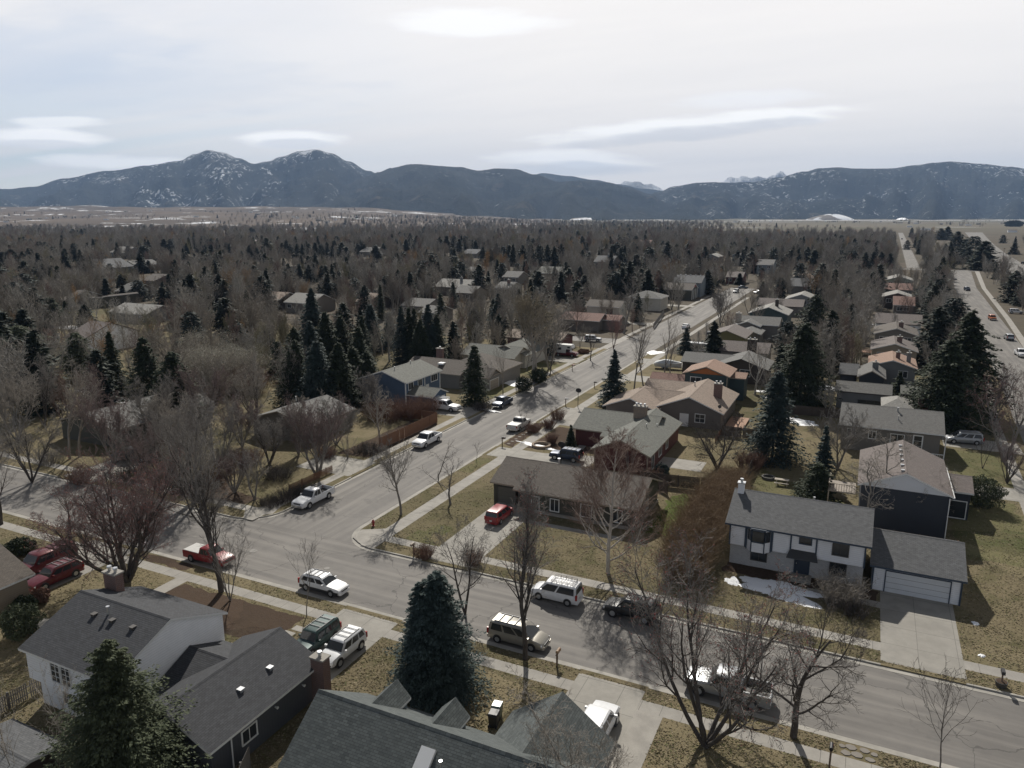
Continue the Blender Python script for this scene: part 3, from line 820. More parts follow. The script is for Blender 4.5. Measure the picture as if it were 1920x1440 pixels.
# --- red house group
h = House('dark red house with a grey-green cross-gable roof and stone chimney beside the spreading orchard tree', 'greygreen', S_RED, M_TRIM_T)
h.gable(-38.9, -26.4, 102.6, 113.8, 2.8, .34, 's', .5)
zr = h.gable(-32.7, -24.2, 93.6, 112.4, 2.9, .44, 't', .5)
h.gable(-33.5, -31.0, 100, 103.5, 2.9, .3, 's', .3)
h.chimney(-29.6, 107.4, 1.9, 1.0, 4.3, 6.1, mat=M_STONE, pots=3)
h.opening('S+', -24.7, 96.3, 97.4, .3, 2.2, mull=0); h.opening('S+', -24.7, 100, 101.5, 1.0, 2.2); h.opening('S+', -24.7, 104, 105.2, 1.0, 2.2)
for x in (-32.18, -24.72):
    b_ = MB(); b_.box(x-.07, x+.07, 94.02, 94.16, 0, 2.9); h.kid('corner_board', b_, M_TRIM_T)
h.pipe(-27.4, 103, zr-.4, .35, .06); h.pipe(-26.5, 105.5, zr-.9, .3, .06); h.finish()
h = House('warm grey house with a wide tan multi-gable roof and red brick chimney', 'tan', S_BROWNG, M_TRIM_W)
zr = h.gable(-30.7, -19.3, 119.9, 135.6, 3.0, .40, 't', .5)
h.gable(-39.1, -29.7, 117.7, 128.0, 2.8, .38, 't', .5); h.gable(-35.2, -25.2, 122.5, 130.5, 2.85, .42, 's', .4); h.gable(-36, -27, 130.2, 139.5, 2.8, .36, 's', .4)
h.chimney(-21.7, 127.4, 1.3, 1.0, 3.5, 6.3, pots=2); h.pipe(-26.3, 130.5, zr-.2, .5, .1)
h.opening('T-', 120.4, -23.9, -22.4, 1.1, 2.4, mull=1, bars=1, fw=.1); h.opening('T-', 120.4, -26.4, -25.1, .2, 2.2, name='door', mull=0)
dsh = MB(); dsh.tube((-20.3, 121.6, 3.2), (-20.3, 121.6, 3.8), .03, .03, 6); dsh.tube((-20.3, 121.5, 3.75), (-20.25, 121.35, 3.85), .05, .3, 14); h.kid('satellite_dish', dsh, M_TRIM_D)
dk = MB(); dk.box(-19.4, -16.4, 122, 129, .3, .45); h.kid('deck', dk, paint('cedar_boards', (.33,.19,.12), .8, .2)); h.finish()
M_ORNG = paint('orange_gable_boards', (.40,.13,.035), .7, .15)
h = House('dark teal-grey house with a salmon shingle roof and a bright orange gable panel', 'orange', S_TEAL, M_TRIM_T)
s0, s1, t0 = vpx((1279, 699), (1368, 708), 5.2); zr = h.gable(s0, s1, t0, t0+8.6, 5.2, .36, 't', .5, go=.6); m = (s0+s1)/2
gp = MB(); gp.prism([(s0+1.3, t0+.5, 5.3), (s1-1.3, t0+.5, 5.3), (m, t0+.5, zr-.35)], (0, .06, 0)); h.kid('gable_panel', gp, M_ORNG)
h.opening('T-', t0+.6, s0+1.6, s0+3.5, 3.2, 4.5, mull=1, fw=.1)
h.gable(s1-1.2, s1+2.4, t0+3.5, t0+8.4, 4.4, .3, 's', .3)
a0, a1, b0 = vpx((1214, 716), (1283, 722), 3.0); h.kid('corner_board', (lambda q: (q.box(s1-.62, s1-.48, t0+.5, t0+.64, 0, 5.0), q)[1])(MB()), M_TRIM_T); h.finish()
h = House('low outbuilding with a rusty brown shingle roof beside the orange-gabled house', 'rust', S_DBR, M_TRIM_D, cat='garage', name='garage'); h.gable(a0, a1+.5, b0, b0+6.6, 3.0, .42, 's', .4); h.finish()
h = House('dark brown house with a long grey roof and broad gable behind the salmon roof', 'grey', S_DBR, M_TRIM_D)
s0, s1, t0 = vpx((1275, 678), (1347, 683), 3.0); h.gable(s0, s1+4, t0, t0+9, 3.0, .34, 's', .4)
a, b = at(1340, 684, 3.4), at(1441, 694, 3.4); h.gable(a[0], b[0], (a[1]+b[1])/2-1, (a[1]+b[1])/2+10, 3.4, .36, 't', .5); tf = (a[1]+b[1])/2-1
h.opening('T-', tf+.5, b[0]-5.6, b[0]-3.6, 1.7, 3.0, mull=1); h.finish()
h = House('house with a plain grey roof and broad dark chimney in front of the olive house', 'mauve', S_TAUPE, M_TRIM_D)
s0, s1, t0 = vpx((1349, 656), (1440, 665), 3.0); h.gable(s0, s1, t0, t0+9.5, 3.0, .38, 's', .4); a = at(1409, 655, 4.2); h.chimney(a[0], a[1]+.6, 2.0, 1.0, 2.5, 6.4, mat=S_DBR, pots=2); h.finish()
h = House('olive green house with a mauve-brown gable roof beside the parked trailer', 'mauve', S_OL2, M_TRIM_T)
s0, s1, t0 = vpx((1326, 629), (1398, 636), 4.2); h.gable(s0, s1, t0, t0+13, 4.2, .36, 't', .5); a = at(1392, 611, 4.6); h.boxvent(a[0]-1.2, a[1]-3, 5.3, M_METAL, .5); h.finish()
h = House('grey house with pale double-gable front and white chimney box past the olive house', 'grey', S_TAUPE, M_TRIM_W)
s0, s1, t0 = vpx((1371, 607), (1462, 610), 4.2); h.gable(s0, s1, t0, t0+10, 4.2, .36, 's', .4)
a, b = at(1381, 606, 4.2), at(1429, 610, 4.2); h.gable(a[0], b[0], t0-4, t0+4, 4.2, .36, 't', .4); a, b = at(1386, 617, 3.2), at(1426, 621, 3.2); h.gable(a[0], b[0]+1, t0-12, t0-3, 3.2, .34, 't', .4)
h.chimney(s0+1.6, t0+1.0, 1.5, 1.2, 0, 7.0, mat=S_PALE); h.finish()
h = House('dark teal house with a wide pale grey gable roof among the right-hand row of rooftops', 'pale', S_TEAL, M_TRIM_W)
s0, s1, t0 = vpx((1401, 588), (1480, 590), 4.6); h.gable(s0, s1, t0, t0+14, 4.6, .36, 't', .4); h.chimney((s0+s1)/2+1.5, t0+8, 1.0, .9, 4, 8.3, mat=S_DBR); h.finish()
h = House('house with a long reddish roof behind the dark teal gable', 'mauve', S_BROWNG, M_TRIM_D)
s0, s1, t0 = vpx((1418, 572), (1506, 576), 3.4); h.gable(s0, s1, t0, t0+12, 3.4, .34, 's', .4); h.finish()
h = House('grey gabled house with white trim half hidden by the broad fir', 'pale', S_GREY, M_TRIM_W)
s0, s1, t0 = vpx((1470, 561), (1535, 565), 4.2); h.gable(s0, s1, t0, t0+14, 4.2, .36, 't', .4); h.finish()
h = House('house with a long charcoal roof above pale walls far along the row', 'medgrey', S_TAUPE, M_TRIM_W)
s0, s1, t0 = vpx((1474, 536), (1527, 537), 3.4); h.gable(s0, s1, t0, t0+16, 3.4, .36, 's', .4); h.finish()
h = House('tan house with a pale hip roof past the charcoal roof', 'tan', S_TAUPE, M_TRIM_W)
s0, s1, t0 = vpx((1482, 521), (1526, 522), 3.4); h.hip(s0, s1, t0+4, t0+18, 3.4, .4); h.finish()
# --- blue house
h = House('blue two-storey house with white trim, a pale roof and a small gabled garage', 'greygreen', S_BLUE, M_TRIM_W)
zr = h.gable(-83.9, -73.5, 109.9, 122.8, 4.9, .34, 't', .5)
h.gable(-74.6, -68.4, 110.6, 116.2, 2.6, .42, 's', .35)
for a, b in ((111.4, 112.9), (114.6, 115.9), (119.2, 121.4)):
    h.opening('S+', -74.0, a, b, 3.3, 4.5, mull=1 if b-a < 2 else 2, fw=.13)
h.opening('S+', -74.0, 117.3, 118.2, .9, 3.0, name='door', mull=0); h.opening('S+', -74.0, 119.4, 121.2, .5, 1.6)
h.opening('S+', -68.75, 111.6, 115.2, 0, 2.1, name='garage_door', mull=0)
for x, y in ((-73.96, 110.35), (-73.96, 122.3), (-83.4, 110.36), (-73.96, 116.8)):
    b_ = MB(); b_.box(x-.08, x+.1, y-.08, y+.08, 0, 4.8); h.kid('corner_board', b_, M_FRAME_W)
h.pipe(-78.0, 113, zr, .3, .07); h.pipe(-78.4, 119, zr, .3, .07); h.finish()
h = House('taupe house with a brown skylit hip roof and brick-faced gable garage behind the blue house', 'brown', S_TAUPE, M_TRIM_T)
a, b = at(776, 672, 3.0), at(850, 688, 3.0); h.gable(-86, -72, 127, 137, 3.2, .40, 's', .5); h.hip(-80, -66.5, 131, 145, 3.0, .42); h.gable(-72, -66.2, 128.4, 134.2, 2.8, .5, 's', .4)
h.opening('S+', -66.6, 129.4, 133.2, 0, 2.1, name='garage_door', mull=0, fill=M_TRIM_T); sk = MB(); sk.box(-78.6, -77.4, 129.3, 130.6, 4.4, 4.75); h.kid('skylight', sk, M_FRAME_W)
h.chimney(-82, 136, 1.5, .8, 3.5, 6.4); h.finish()
h = House('grey-roofed house with a broad olive gable behind the giant cottonwood', 'greygreen', S_PALE, M_TRIM_T)
h.gable(-84, -70, 148, 158, 3.0, .38, 's', .5); h.gable(-80, -69, 152, 166, 3.0, .40, 't', .5); h.opening('S+', -69.5, 156, 157.2, 1, 2.2); h.finish()
h = House('house with a low orange-brown roof left of the street bend', 'tan', S_RED, M_TRIM_D)
h.gable(-86, -70, 176, 186, 2.8, .30, 's', .5); h.finish()
h = House('brown-roofed house with a pale-edged brick gable above the parked dark car', 'rust', S_BROWNG, M_TRIM_W)
a = at(1126, 602, 3.2); h.gable(a[0]-13, a[0], a[1]-1, a[1]+9, 3.2, .36, 's', .5); h.gable(a[0]-3, a[0]+5, a[1]+3, a[1]+10, 3.2, .36, 's', .4); h.finish()
h = House('tall cream two-storey house with a brown hip-end roof and dark picture window', 'brown', S_PALE, M_TRIM_W)
a = at(1163, 577, 5.4); h.gable(a[0]-12, a[0], a[1], a[1]+9.5, 5.4, .36, 's', .5); h.opening('T-', a[1]+.5, a[0]-4.8, a[0]-2.6, 3.0, 4.8, mull=1); h.opening('S+', a[0]-.5, a[1]+4, a[1]+5, 3.6, 4.6, mull=0); h.finish()
h = House('pale grey house with a blue-grey hip roof beside the red-twigged tree', 'grey', S_PALE, M_TRIM_W)
a, b = at(1172, 557, 4.6), at(1236, 562, 4.6); h.hip(a[0], b[0], a[1], a[1]+12, 4.6, .36); h.opening('T-', a[1]+.45, a[0]+2, a[0]+4.4, 2.8, 4.2, mull=1); h.finish()
h = House('long brown-roofed house with a dark red gable and white posts at the street bend', 'brown', S_OLIVE, M_TRIM_W)
a, b = at(1212, 545, 4.2), at(1298, 544, 4.2); h.gable(a[0], b[0], b[1], b[1]+12, 4.2, .38, 's', .4); gp = MB(); zz = 4.2+.38*6
gp.prism([(b[0]-.38, b[1]+2, 4.9), (b[0]-.38, b[1]+10, 4.9), (b[0]-.38, b[1]+6, zz-.3)], (.08, 0, 0)); h.kid('gable_panel', gp, paint('red_gable', (.25,.04,.03), .6))
for k in range(4): b_ = MB(); b_.box(b[0]-.3, b[0]-.1, b[1]+1+k*3.2, b[1]+1.2+k*3.2, 0, 4.1); h.kid('porch_post', b_, M_FRAME_W)
h.finish()
h = House('tall slate-blue house with a charcoal roof dotted with vents at the head of the street', 'medgrey', S_BLUEG, M_TRIM_D)
a, b = at(1260, 529, 6.0), at(1318, 530, 6.0); h.gable(a[0], b[0], a[1], a[1]+15, 6.0, .36, 's', .4)
for k in range(5): h.boxvent(a[0]+2+k*(b[0]-a[0]-4)/4, a[1]+7.5, 8.7, M_METAL, .5)
h.finish()
# --- houses left of the long street
h = House('low olive-brown house with a grey roof behind the bare maples on the far corner', 'grey', S_OLIVE, M_TRIM_T)
h.gable(-113, -99.6, 71.0, 90.5, 3.0, .30, 't', .5); h.opening('T-', 71.5, -101.9, -100.9, .6, 2.2, frame=M_TRIM_T, mull=0)
a = at(255, 773, 4.2); h.boxvent(-104.2, 79.5, 4.4, M_METAL, .7); h.finish()
h = House('house with a low grey-brown roof half hidden by bare trees beside the corner', 'grey', S_TAUPE, M_TRIM_T)
h.gable(-87, -75, 85.2, 97.2, 3.0, .30, 't', .5); h.pipe(-84, 93, 4.6, .5, .1); h.finish()
h = House('tan house with a brown gable roof at the left edge behind the two red vehicles', 'brown', S_TAN, M_TRIM_W)
h.gable(-78, -65.7, 20, 37.5, 2.8, .42, 't', .5); h.finish()
h = House('pale shed with a light roof edge at the bottom left edge of the picture', 'mauve', S_WHITE, M_TRIM_W, cat='shed', name='shed')
h.gable(-67.5, -61.4, 24.5, 31.2, 2.6, .35, 's', .35); h.finish()
h = House('low dark grey roof of a patio cover beneath the aspens at the bottom left', 'medgrey', S_DBR, M_TRIM_W, cat='patio cover', name='patio_cover')
h.gable(-48.0, -42.6, 20.2, 24.6, 2.3, .16, 's', .2); h.finish()
# --- rows beside the right-hand street and distant roofs: (left eave px, right eave px, eave height, depth, ridge, pitch, roof, wall, trim, label, chimney)
ROWS = [
 ((1607,706),(1662,712),4.0,11,'t',.55,'grey',S_NAVY,M_TRIM_T,'navy gabled house in front of the tan-roofed one in the right-hand row',1),
 ((1572,701),(1610,704),3.2,8,'s',.4,'medgrey',S_NAVY,M_TRIM_D,'low charcoal-roofed wing left of the navy gable',0),
 ((1627,684),(1722,694),4.4,12,'t',.32,'orange',S_GREY,M_TRIM_W,'grey house with a warm tan roof and two flues in the right-hand row',2),
 ((1632,655),(1723,660),4.4,13,'t',.32,'mauve',S_TAN,M_TRIM_W,'khaki house with a grey-mauve gable roof, third from the front of its row',1),
 ((1638,626),(1724,630),4.4,14,'t',.32,'brown',S_TAUPE,M_TRIM_W,'taupe house with a grey-brown roof and tall dark chimney, farthest of three alike gables',1),
 ((1640,608),(1729,607),4.0,13,'s',.34,'mauve',S_WHITE,M_TRIM_D,'white-walled house with a dark brown roof behind the three alike gables',0),
 ((1688,739),(1740,742),2.8,6,'s',.35,'greygreen',S_DBR,M_TRIM_D,'low house with a plain grey-green roof right of the navy gable',0),
 ((1674,572),(1716,573),3.0,14,'s',.36,'rust',S_BROWNG,M_TRIM_W,'house with a pinkish roof below the pale double gable',0),
 ((1654,557),(1712,558),4.2,14,'t',.32,'pale',S_DBR,M_TRIM_W,'house with a pale double-gable roof amid the bare trees right of centre',0),
 ((1657,543),(1712,544),3.4,13,'s',.36,'rust',S_GREY,M_TRIM_D,'house with a long reddish-brown roof behind the pale double gable',0),
 ((1660,526),(1713,526),4.4,18,'t',.32,'pale',S_PGREEN,M_TRIM_W,'pale green gabled house at the far end of the right-hand row',0),
 ((117,632),(158,636),4.2,16,'s',.4,'mauve',S_WHITE,M_TRIM_D,'white house with a mauve-brown roof deep in the trees at left',0),
 ((150,561),(187,556),4.2,20,'t',.4,'brown',S_OLIVE,M_TRIM_W,'olive house with a white-edged gable far left among the trees',0),
 ((97,563),(140,561),3.6,16,'s',.36,'brown',S_TAUPE,M_TRIM_W,'taupe house with a brown roof at the far left, beside a taller gable',0),
 ((197,585),(276,590),3.0,14,'s',.34,'pale',S_GREY,M_TRIM_W,'house with a wide pale grey roof left of the leaning birch',0),
 ((200,547),(247,546),3.4,16,'s',.36,'grey',S_TAUPE,M_TRIM_W,'grey-roofed house behind the wide pale roof at left',0),
 ((246,527),(302,526),3.2,18,'s',.3,'brown',S_BROWNG,M_TRIM_D,'low brown-roofed house beside the distant white fence',0),
 ((503,503),(546,499),4.4,18,'t',.4,'pale',S_GREY,M_TRIM_W,'house with a bright white-grey roof on the left beyond the spruce row',0),
 ((824,535),(868,542),3.6,16,'s',.36,'pale',S_BROWNG,M_TRIM_W,'pale-roofed house amid trees above the spruce clump',1),
 ((850,548),(884,551),3.2,14,'s',.34,'grey',S_TAUPE,M_TRIM_D,'plain grey-roofed house just below the pale-roofed one',0),
 ((924,540),(956,541),5.0,14,'s',.3,'grey',S_PALE,M_TRIM_W,'cream two-storey house with a white chimney left of the cottonwood top',1),
 ((940,519),(972,520),3.6,14,'s',.36,'grey',S_TAUPE,M_TRIM_W,'grey-roofed house behind the cream two-storey one',0),
 ((663,565),(694,566),3.2,14,'s',.36,'tan',S_BROWNG,M_TRIM_W,'small tan-roofed house in the middle of the wooded blocks',0),
 ((752,572),(796,576),3.0,14,'s',.3,'grey',S_TAUPE,M_TRIM_D,'low grey-roofed house in the middle of the wooded blocks',0),
 ((784,585),(816,588),3.0,12,'s',.3,'grey',S_BROWNG,M_TRIM_W,'small grey-roofed house below the low one mid-woods',0),
 ((533,566),(582,570),3.6,14,'s',.4,'pale',S_TAUPE,M_TRIM_W,'house with a pale roof beside the lone pole-like tree',0),
 ((482,562),(524,563),3.6,14,'s',.34,'tan',S_DBR,M_TRIM_W,'dark house with a tan roof edge at left of the pale roof',0),
 ((871,507),(890,508),5.0,12,'s',.3,'grey',S_BLUEG,M_TRIM_W,'blue-grey house tucked between far conifers',0),
 ((868,475),(892,476),3.4,18,'s',.36,'medgrey',S_TAUPE,M_TRIM_D,'far house with a dark grey roof left of the conifer row',0),
 ((675,472),(700,473),4.0,20,'s',.36,'grey',S_TAUPE,M_TRIM_D,'far grey-roofed house left of a lone broad conifer',0),
 ((1115,490),(1146,492),4.2,18,'s',.4,'medgrey',S_GREY,M_TRIM_W,'far grey house with white flues between two conifers',1),
 ((995,513),(1060,512),3.4,18,'s',.34,'greygreen',S_TAN,M_TRIM_W,'wide pale-roofed house among yellowish bare trees above the cottonwood',0),
 ((1322,481),(1345,483),4.2,20,'t',.4,'pale',S_GREY,M_TRIM_W,'far pale gabled house near the street end',0),
 ((1372,478),(1386,478),5.0,16,'t',.4,'medgrey',S_BLUEG,M_TRIM_W,'far dark-roofed house right of the pale gabled one',0),
 ((1418,496),(1450,497),5.5,18,'s',.3,'grey',S_BLUEG,M_TRIM_W,'far blue-grey house with a bright low roof among trees',0),
 ((1361,519),(1392,521),3.4,14,'s',.34,'mauve',S_RED,M_TRIM_D,'house with deep red walls at the head of the cul-de-sac',0),
 ((1196,457),(1216,458),4.0,20,'s',.4,'rust',S_TAN,M_TRIM_W,'far tan-roofed house in the orange willows',0),
 ((205,473),(231,474),4.0,22,'s',.4,'pale',S_BLUEG,M_TRIM_W,'far blue-grey house with a skylit roof at left',0),
 ((158,500),(196,503),4.0,18,'t',.4,'medgrey',S_GREY,M_TRIM_W,'far grey gabled house left of the twin dark firs',0),
 ((230,497),(250,499),3.6,18,'t',.4,'grey',S_TAN,M_TRIM_W,'far tan gabled house beside the twin dark firs',0),
]
for A, B, ze, dp, rg, pi_, rf, wl, tr, lb, ch in ROWS:
    h = House(lb, rf, wl, tr)
    a, b = at(*A, ze), at(*B, ze); s0, s1 = sorted((a[0], b[0])); t0 = (a[1]+b[1])/2
    zr = h.gable(s0, s1, t0, t0+dp, ze, pi_, rg, .4)
    mid = (s0+s1)/2
    for k in range(ch): h.chimney(mid + (s1-s0)*(.22*k+.1), t0+dp*.4, .8 if ch > 1 else 1.1, .8, ze, zr+.9, mat=S_GREY if k else (M_BRICK if ze > 4.3 else S_GREY))
    if s1-s0 > 6:
        h.opening('T-', t0+.4, s0+1.5, s0+3.2, max(1, ze-2.0), ze-.7); h.opening('T-', t0+.4, s1-3.4, s1-1.8, max(1, ze-2.0), ze-.7)
    h.finish()
# ------------------------------------------------------------------ bare trees
def bark(key, c1, c2, inst=0.0):
    if key in MATS: return MATS[key]
    m, nt, b = new_mat(key); g = N(nt)
    f = g.noise(g.obj(), 1.2, 4, .7)
    c = g.mix(g.ramp(f, .3, .7), c1, c2)
    if inst:
        r = g.node('ShaderNodeObjectInfo').outputs['Random']
        c = g.mix(g.math('MULTIPLY', r, inst), c, tuple(a*.45 for a in c1))
        r2 = g.math('FRACT', g.math('MULTIPLY', r, 17.3))
        c = g.mix(g.math('MULTIPLY', r2, inst*.8), c, (c2[0]*1.12, c2[1]*1.12, c2[2]*1.08))
    nt.links.new(c, b.inputs['Base Color'])
    b.inputs['Roughness'].default_value = .85; b.inputs['Specular IOR Level'].default_value = .2
    MATS[key] = m
    return m
B_DARK = bark('dark_bark', (.060,.052,.046), (.105,.092,.082)); B_GREY = bark('grey_bark', (.155,.142,.128), (.25,.232,.212))
B_RED = bark('budding_twigs', (.125,.092,.085), (.20,.15,.14)); B_BIRCH = bark('birch_bark', (.34,.31,.27), (.52,.48,.43))
B_BTWIG = bark('birch_twigs', (.17,.115,.095), (.27,.20,.165)); B_PALE = bark('pale_twigs', (.23,.205,.175), (.34,.31,.27))
B_BROWN = bark('brown_twigs', (.14,.10,.07), (.22,.16,.11))
B_I = {k: bark('i_'+k, a, b_, .55) for k, a, b_ in (('grey', (.195,.178,.157), (.30,.275,.245)), ('brown', (.178,.154,.128), (.27,.238,.202)), ('red', (.165,.118,.100), (.24,.175,.15)),
       ('pale', (.26,.245,.22), (.38,.36,.33)), ('willow', (.26,.165,.085), (.36,.24,.13)), ('olive', (.17,.155,.095), (.25,.23,.15)))}

def grow(seed, H, spread=.45, trunk=.25, stems=1, r0=.2, kids=(9, 8, 6, 5), up=.20, curve=.055, twig=.0105, shape='vase', seglen=.6, droop=0.0, stemang=.38):
    """segments (x0,y0,z0,x1,y1,z1,r0,r1) of a bare tree; returns limbs and twigs"""
    R = random.Random(seed)
    limbs, twigs = [], []
    def run(p, d, L, r, lev):
        n = max(2, int(L/seglen)) if lev < 2 else (3 if L > .9 else 2)
        pts = [(p, r)]
        sl = L/n
        x, y, z = p; dx, dy, dz = d
        rend = max(twig*.55, r*(.22 if lev == 0 else .25))
        c = curve*(1, 1.9, 3.0, 4.0, 4.0)[lev]
        tr = (up*.35, up, up*.8, up*.5, 0)[lev]
        for i in range(n):
            dx += R.gauss(0, c); dy += R.gauss(0, c); dz += R.gauss(0, c*.6) + tr*sl - droop*lev*sl
            q = math.sqrt(dx*dx+dy*dy+dz*dz); dx /= q; dy /= q; dz /= q
            nx, ny, nz = x+dx*sl, y+dy*sl, z+dz*sl
            if nz < .25 and lev: nz = .25
            ra = r+(rend-r)*i/n; rb = r+(rend-r)*(i+1)/n
            (limbs if (lev == 0 or ra > .03) else twigs).append((x, y, z, nx, ny, nz, ra, rb))
            x, y, z = nx, ny, nz
            pts.append(((x, y, z), rb, (dx, dy, dz)))
        if lev >= len(kids): return
        nk = kids[lev]
        nk = nk + R.randint(-1, 1) if nk > 3 else nk
        for j in range(nk):
            f0 = trunk if lev == 0 else .15
            f = f0 + (1-f0)*(j+R.random()*.9)/nk
            k = min(n-1, int(f*n)); w = f*n-k
            a, b_ = pts[k], pts[k+1]
            o = tuple(a[0][q]*(1-w)+b_[0][q]*w for q in range(3)); rr = a[1]*(1-w)+b_[1]*w
            D = b_[2]
            az = R.uniform(0, 6.283) if lev else (j*2.4+R.uniform(-.5, .5))
            ang = {0: spread, 1: .62, 2: .68}.get(lev, .7)*R.uniform(.7, 1.3)
            if shape == 'cone' and lev == 0: ang = spread*(1.25-.5*f)
            ux, uy, uz = (-D[1], D[0], 0) if abs(D[2]) < .99 else (1, 0, 0)
            q = math.sqrt(ux*ux+uy*uy+uz*uz); ux /= q; uy /= q; uz /= q
            vx, vy, vz = D[1]*uz-D[2]*uy, D[2]*ux-D[0]*uz, D[0]*uy-D[1]*ux
            ca, sa = math.cos(az)*math.sin(ang), math.sin(az)*math.sin(ang)
            nd = (D[0]*math.cos(ang)+ux*ca+vx*sa, D[1]*math.cos(ang)+uy*ca+vy*sa, D[2]*math.cos(ang)+uz*ca+vz*sa)
            if lev == 0:
                g_ = (f-f0)/(1-f0)
                if shape == 'cone': l2 = L*(.60-.42*g_)*R.uniform(.8, 1.1)
                elif shape == 'column': l2 = L*(.46-.20*g_)*R.uniform(.75, 1.1)
                elif shape == 'stem': l2 = L*(.55-.25*g_)*R.uniform(.7, 1.15)
                else: l2 = L*(.78-.45*g_)*R.uniform(.8, 1.12)
            else: l2 = L*R.uniform(.34, .58)*(1.15-.5*f)
            run(o, nd, l2, max(twig, min(rr*R.uniform(.5, .72), .0135*l2+.006)), lev+1)
    if stems > 1 and shape == 'vase': shape = 'stem'
    for s in range(stems):
        if stems == 1: d = (R.gauss(0, .03), R.gauss(0, .03), 1)
        else:
            a = 2*PI*(s+R.uniform(-.3, .3))/stems; w = stemang*R.uniform(.35, 1.15)
            d = (math.cos(a)*math.sin(w), math.sin(a)*math.sin(w), math.cos(w))
        run((0, 0, -.1), d, (H*.88 if stems > 1 else H*.85)*R.uniform(.82, 1.05), r0*(1 if stems == 1 else .55), 0)
    def fit(a):
        return np.array(a, dtype=np.float32) if a else np.zeros((0, 8), np.float32)
    A, T = fit(limbs), fit(twigs)
    top = max(A[:, 5].max(), T[:, 5].max() if len(T) else 0)
    k = H/top
    for q in (A, T):
        q[:, :6] *= k
    return A, T

def seg_mesh(name, S, sides, mats, smooth=True):
    n = len(S)
    P0, P1, R0, R1 = S[:, 0:3], S[:, 3:6], S[:, 6], S[:, 7]
    d = P1-P0; d /= np.maximum(np.linalg.norm(d, axis=1, keepdims=True), 1e-6)
    ref = np.where(np.abs(d[:, 2:3]) < .9, np.array([[0, 0, 1.]]), np.array([[1., 0, 0]]))
    a = np.cross(d, ref); a /= np.linalg.norm(a, axis=1, keepdims=True); b = np.cross(d, a)
    V = np.zeros((n, 2, sides, 3), np.float32)
    for k in range(sides):
        w = 2*PI*k/sides
        o = a*math.cos(w)+b*math.sin(w)
        V[:, 0, k] = P0-d*R0[:, None]*.3+o*R0[:, None]; V[:, 1, k] = P1+o*R1[:, None]
    base = (np.arange(n)*2*sides)[:, None]
    Fc = np.concatenate([base+np.array([[k, (k+1) % sides, sides+(k+1) % sides, sides+k]]) for k in range(sides)], axis=0)
    return np_mesh(name, V.reshape(-1, 3), Fc, mats, smooth)

def bare_tree(loc, label, params, mt, mc, name='bare_tree', cat='tree', group=None, rz=0.0, buds=None):
    A, T = grow(**params)
    e = empty(name, loc, rz, label, cat, group)
    link(bpy.data.objects.new('trunk', seg_mesh('trunk', A, 7, [mt])), e)
    c = link(bpy.data.objects.new('crown', seg_mesh('crown', T, 3, [mc])), e)
    if buds is not None:
        R = np.random.RandomState(params['seed']); Q = T[R.choice(len(T), min(buds[1], len(T)), False)]
        B = Q.copy(); B[:, 0:3] = Q[:, 3:6]; B[:, 3:6] = Q[:, 3:6]+R.normal(0, .05, (len(B), 3)); B[:, 6] = .028; B[:, 7] = .012
        tag(link(bpy.data.objects.new('buds', seg_mesh('buds', B, 3, [buds[0]])), e), kind='stuff')
    return e
M_BUD = bark('red_buds', (.22,.075,.065), (.32,.13,.11))
TREES_AT = []; YARD = []
def bt(px, py, H, label, mt, mc, dz=0, **kw):
    s, t = at(px, py) if px is not None else kw.pop('st')
    TREES_AT.append((s, t, 2.5))
    extra = {k: kw.pop(k) for k in ('buds', 'group', 'name', 'rz', 'cat') if k in kw}
    kw.setdefault('seed', int(s*13+t*7) % 997); kw['H'] = H
    return bare_tree((s, t, BZ), label, kw, mt, mc, **extra)
bt(240, 1092, 13.5, 'huge multi-stemmed bare tree with reddish buds behind the brick chimney of the white house', B_DARK, B_RED, stems=9, r0=.40, spread=.58, kids=(11, 8, 6, 5), stemang=.86, up=.14, buds=(M_BUD, 5200))
bt(415, 1112, 17.0, 'tall upright bare tree on the lawn right of the huge multi-stemmed one', B_DARK, B_GREY, stems=2, r0=.46, spread=.45, kids=(12, 8, 6, 4), trunk=.3, seed=41, stemang=.16)
bt(432, 1128, 7.5, 'small multi-stemmed bare tree at the near end of the mulch bed', B_GREY, B_GREY, stems=5, r0=.11, kids=(6, 5, 4), stemang=.35)
bt(2, 985, 11, 'bare street tree at the left edge with its trunk leaning out of the picture', B_DARK, B_GREY, stems=1, r0=.27, spread=.75, kids=(9, 8, 6, 4), trunk=.32)
bt(133, 1012, 6, 'slender dark street tree in front of the two red vehicles', B_DARK, B_DARK, stems=1, r0=.17, spread=.5, kids=(6, 5, 4), trunk=.5)
bt(985, 1238, 15.6, 'tall slim bare tree on the verge in front of the gold minivan', B_DARK, B_GREY, stems=1, r0=.22, spread=.34, kids=(20, 8, 6, 5), trunk=.24, shape='column', seed=12, buds=(M_BUD, 900))
bt(1487, 1384, 10.8, 'dark vase-shaped bare tree on the near verge right of the silver pickup', B_DARK, B_DARK, stems=1, r0=.25, spread=.95, kids=(10, 8, 6, 5), trunk=.2, seed=5, up=.10, droop=.01)
bt(1322, 1402, 15.0, 'broad multi-trunked bare tree with red buds in front of the silver pickup', B_DARK, B_GREY, stems=6, r0=.31, spread=.55, kids=(9, 8, 6, 4), stemang=.74, up=.12, buds=(M_BUD, 2600), seed=77)
bt(1140, 1077, 15.2, 'white-barked birch on the lawn of the brown-roofed corner house', B_BIRCH, B_BTWIG, stems=1, r0=.22, spread=1.0, kids=(30, 9, 6, 5), trunk=.10, shape='cone', up=.30, seed=9)
bt(752, 967, 9.8, 'round-topped young bare tree on the verge near the red hydrant', B_GREY, B_GREY, stems=1, r0=.16, spread=.62, kids=(12, 9, 6, 4), trunk=.3, seed=33)
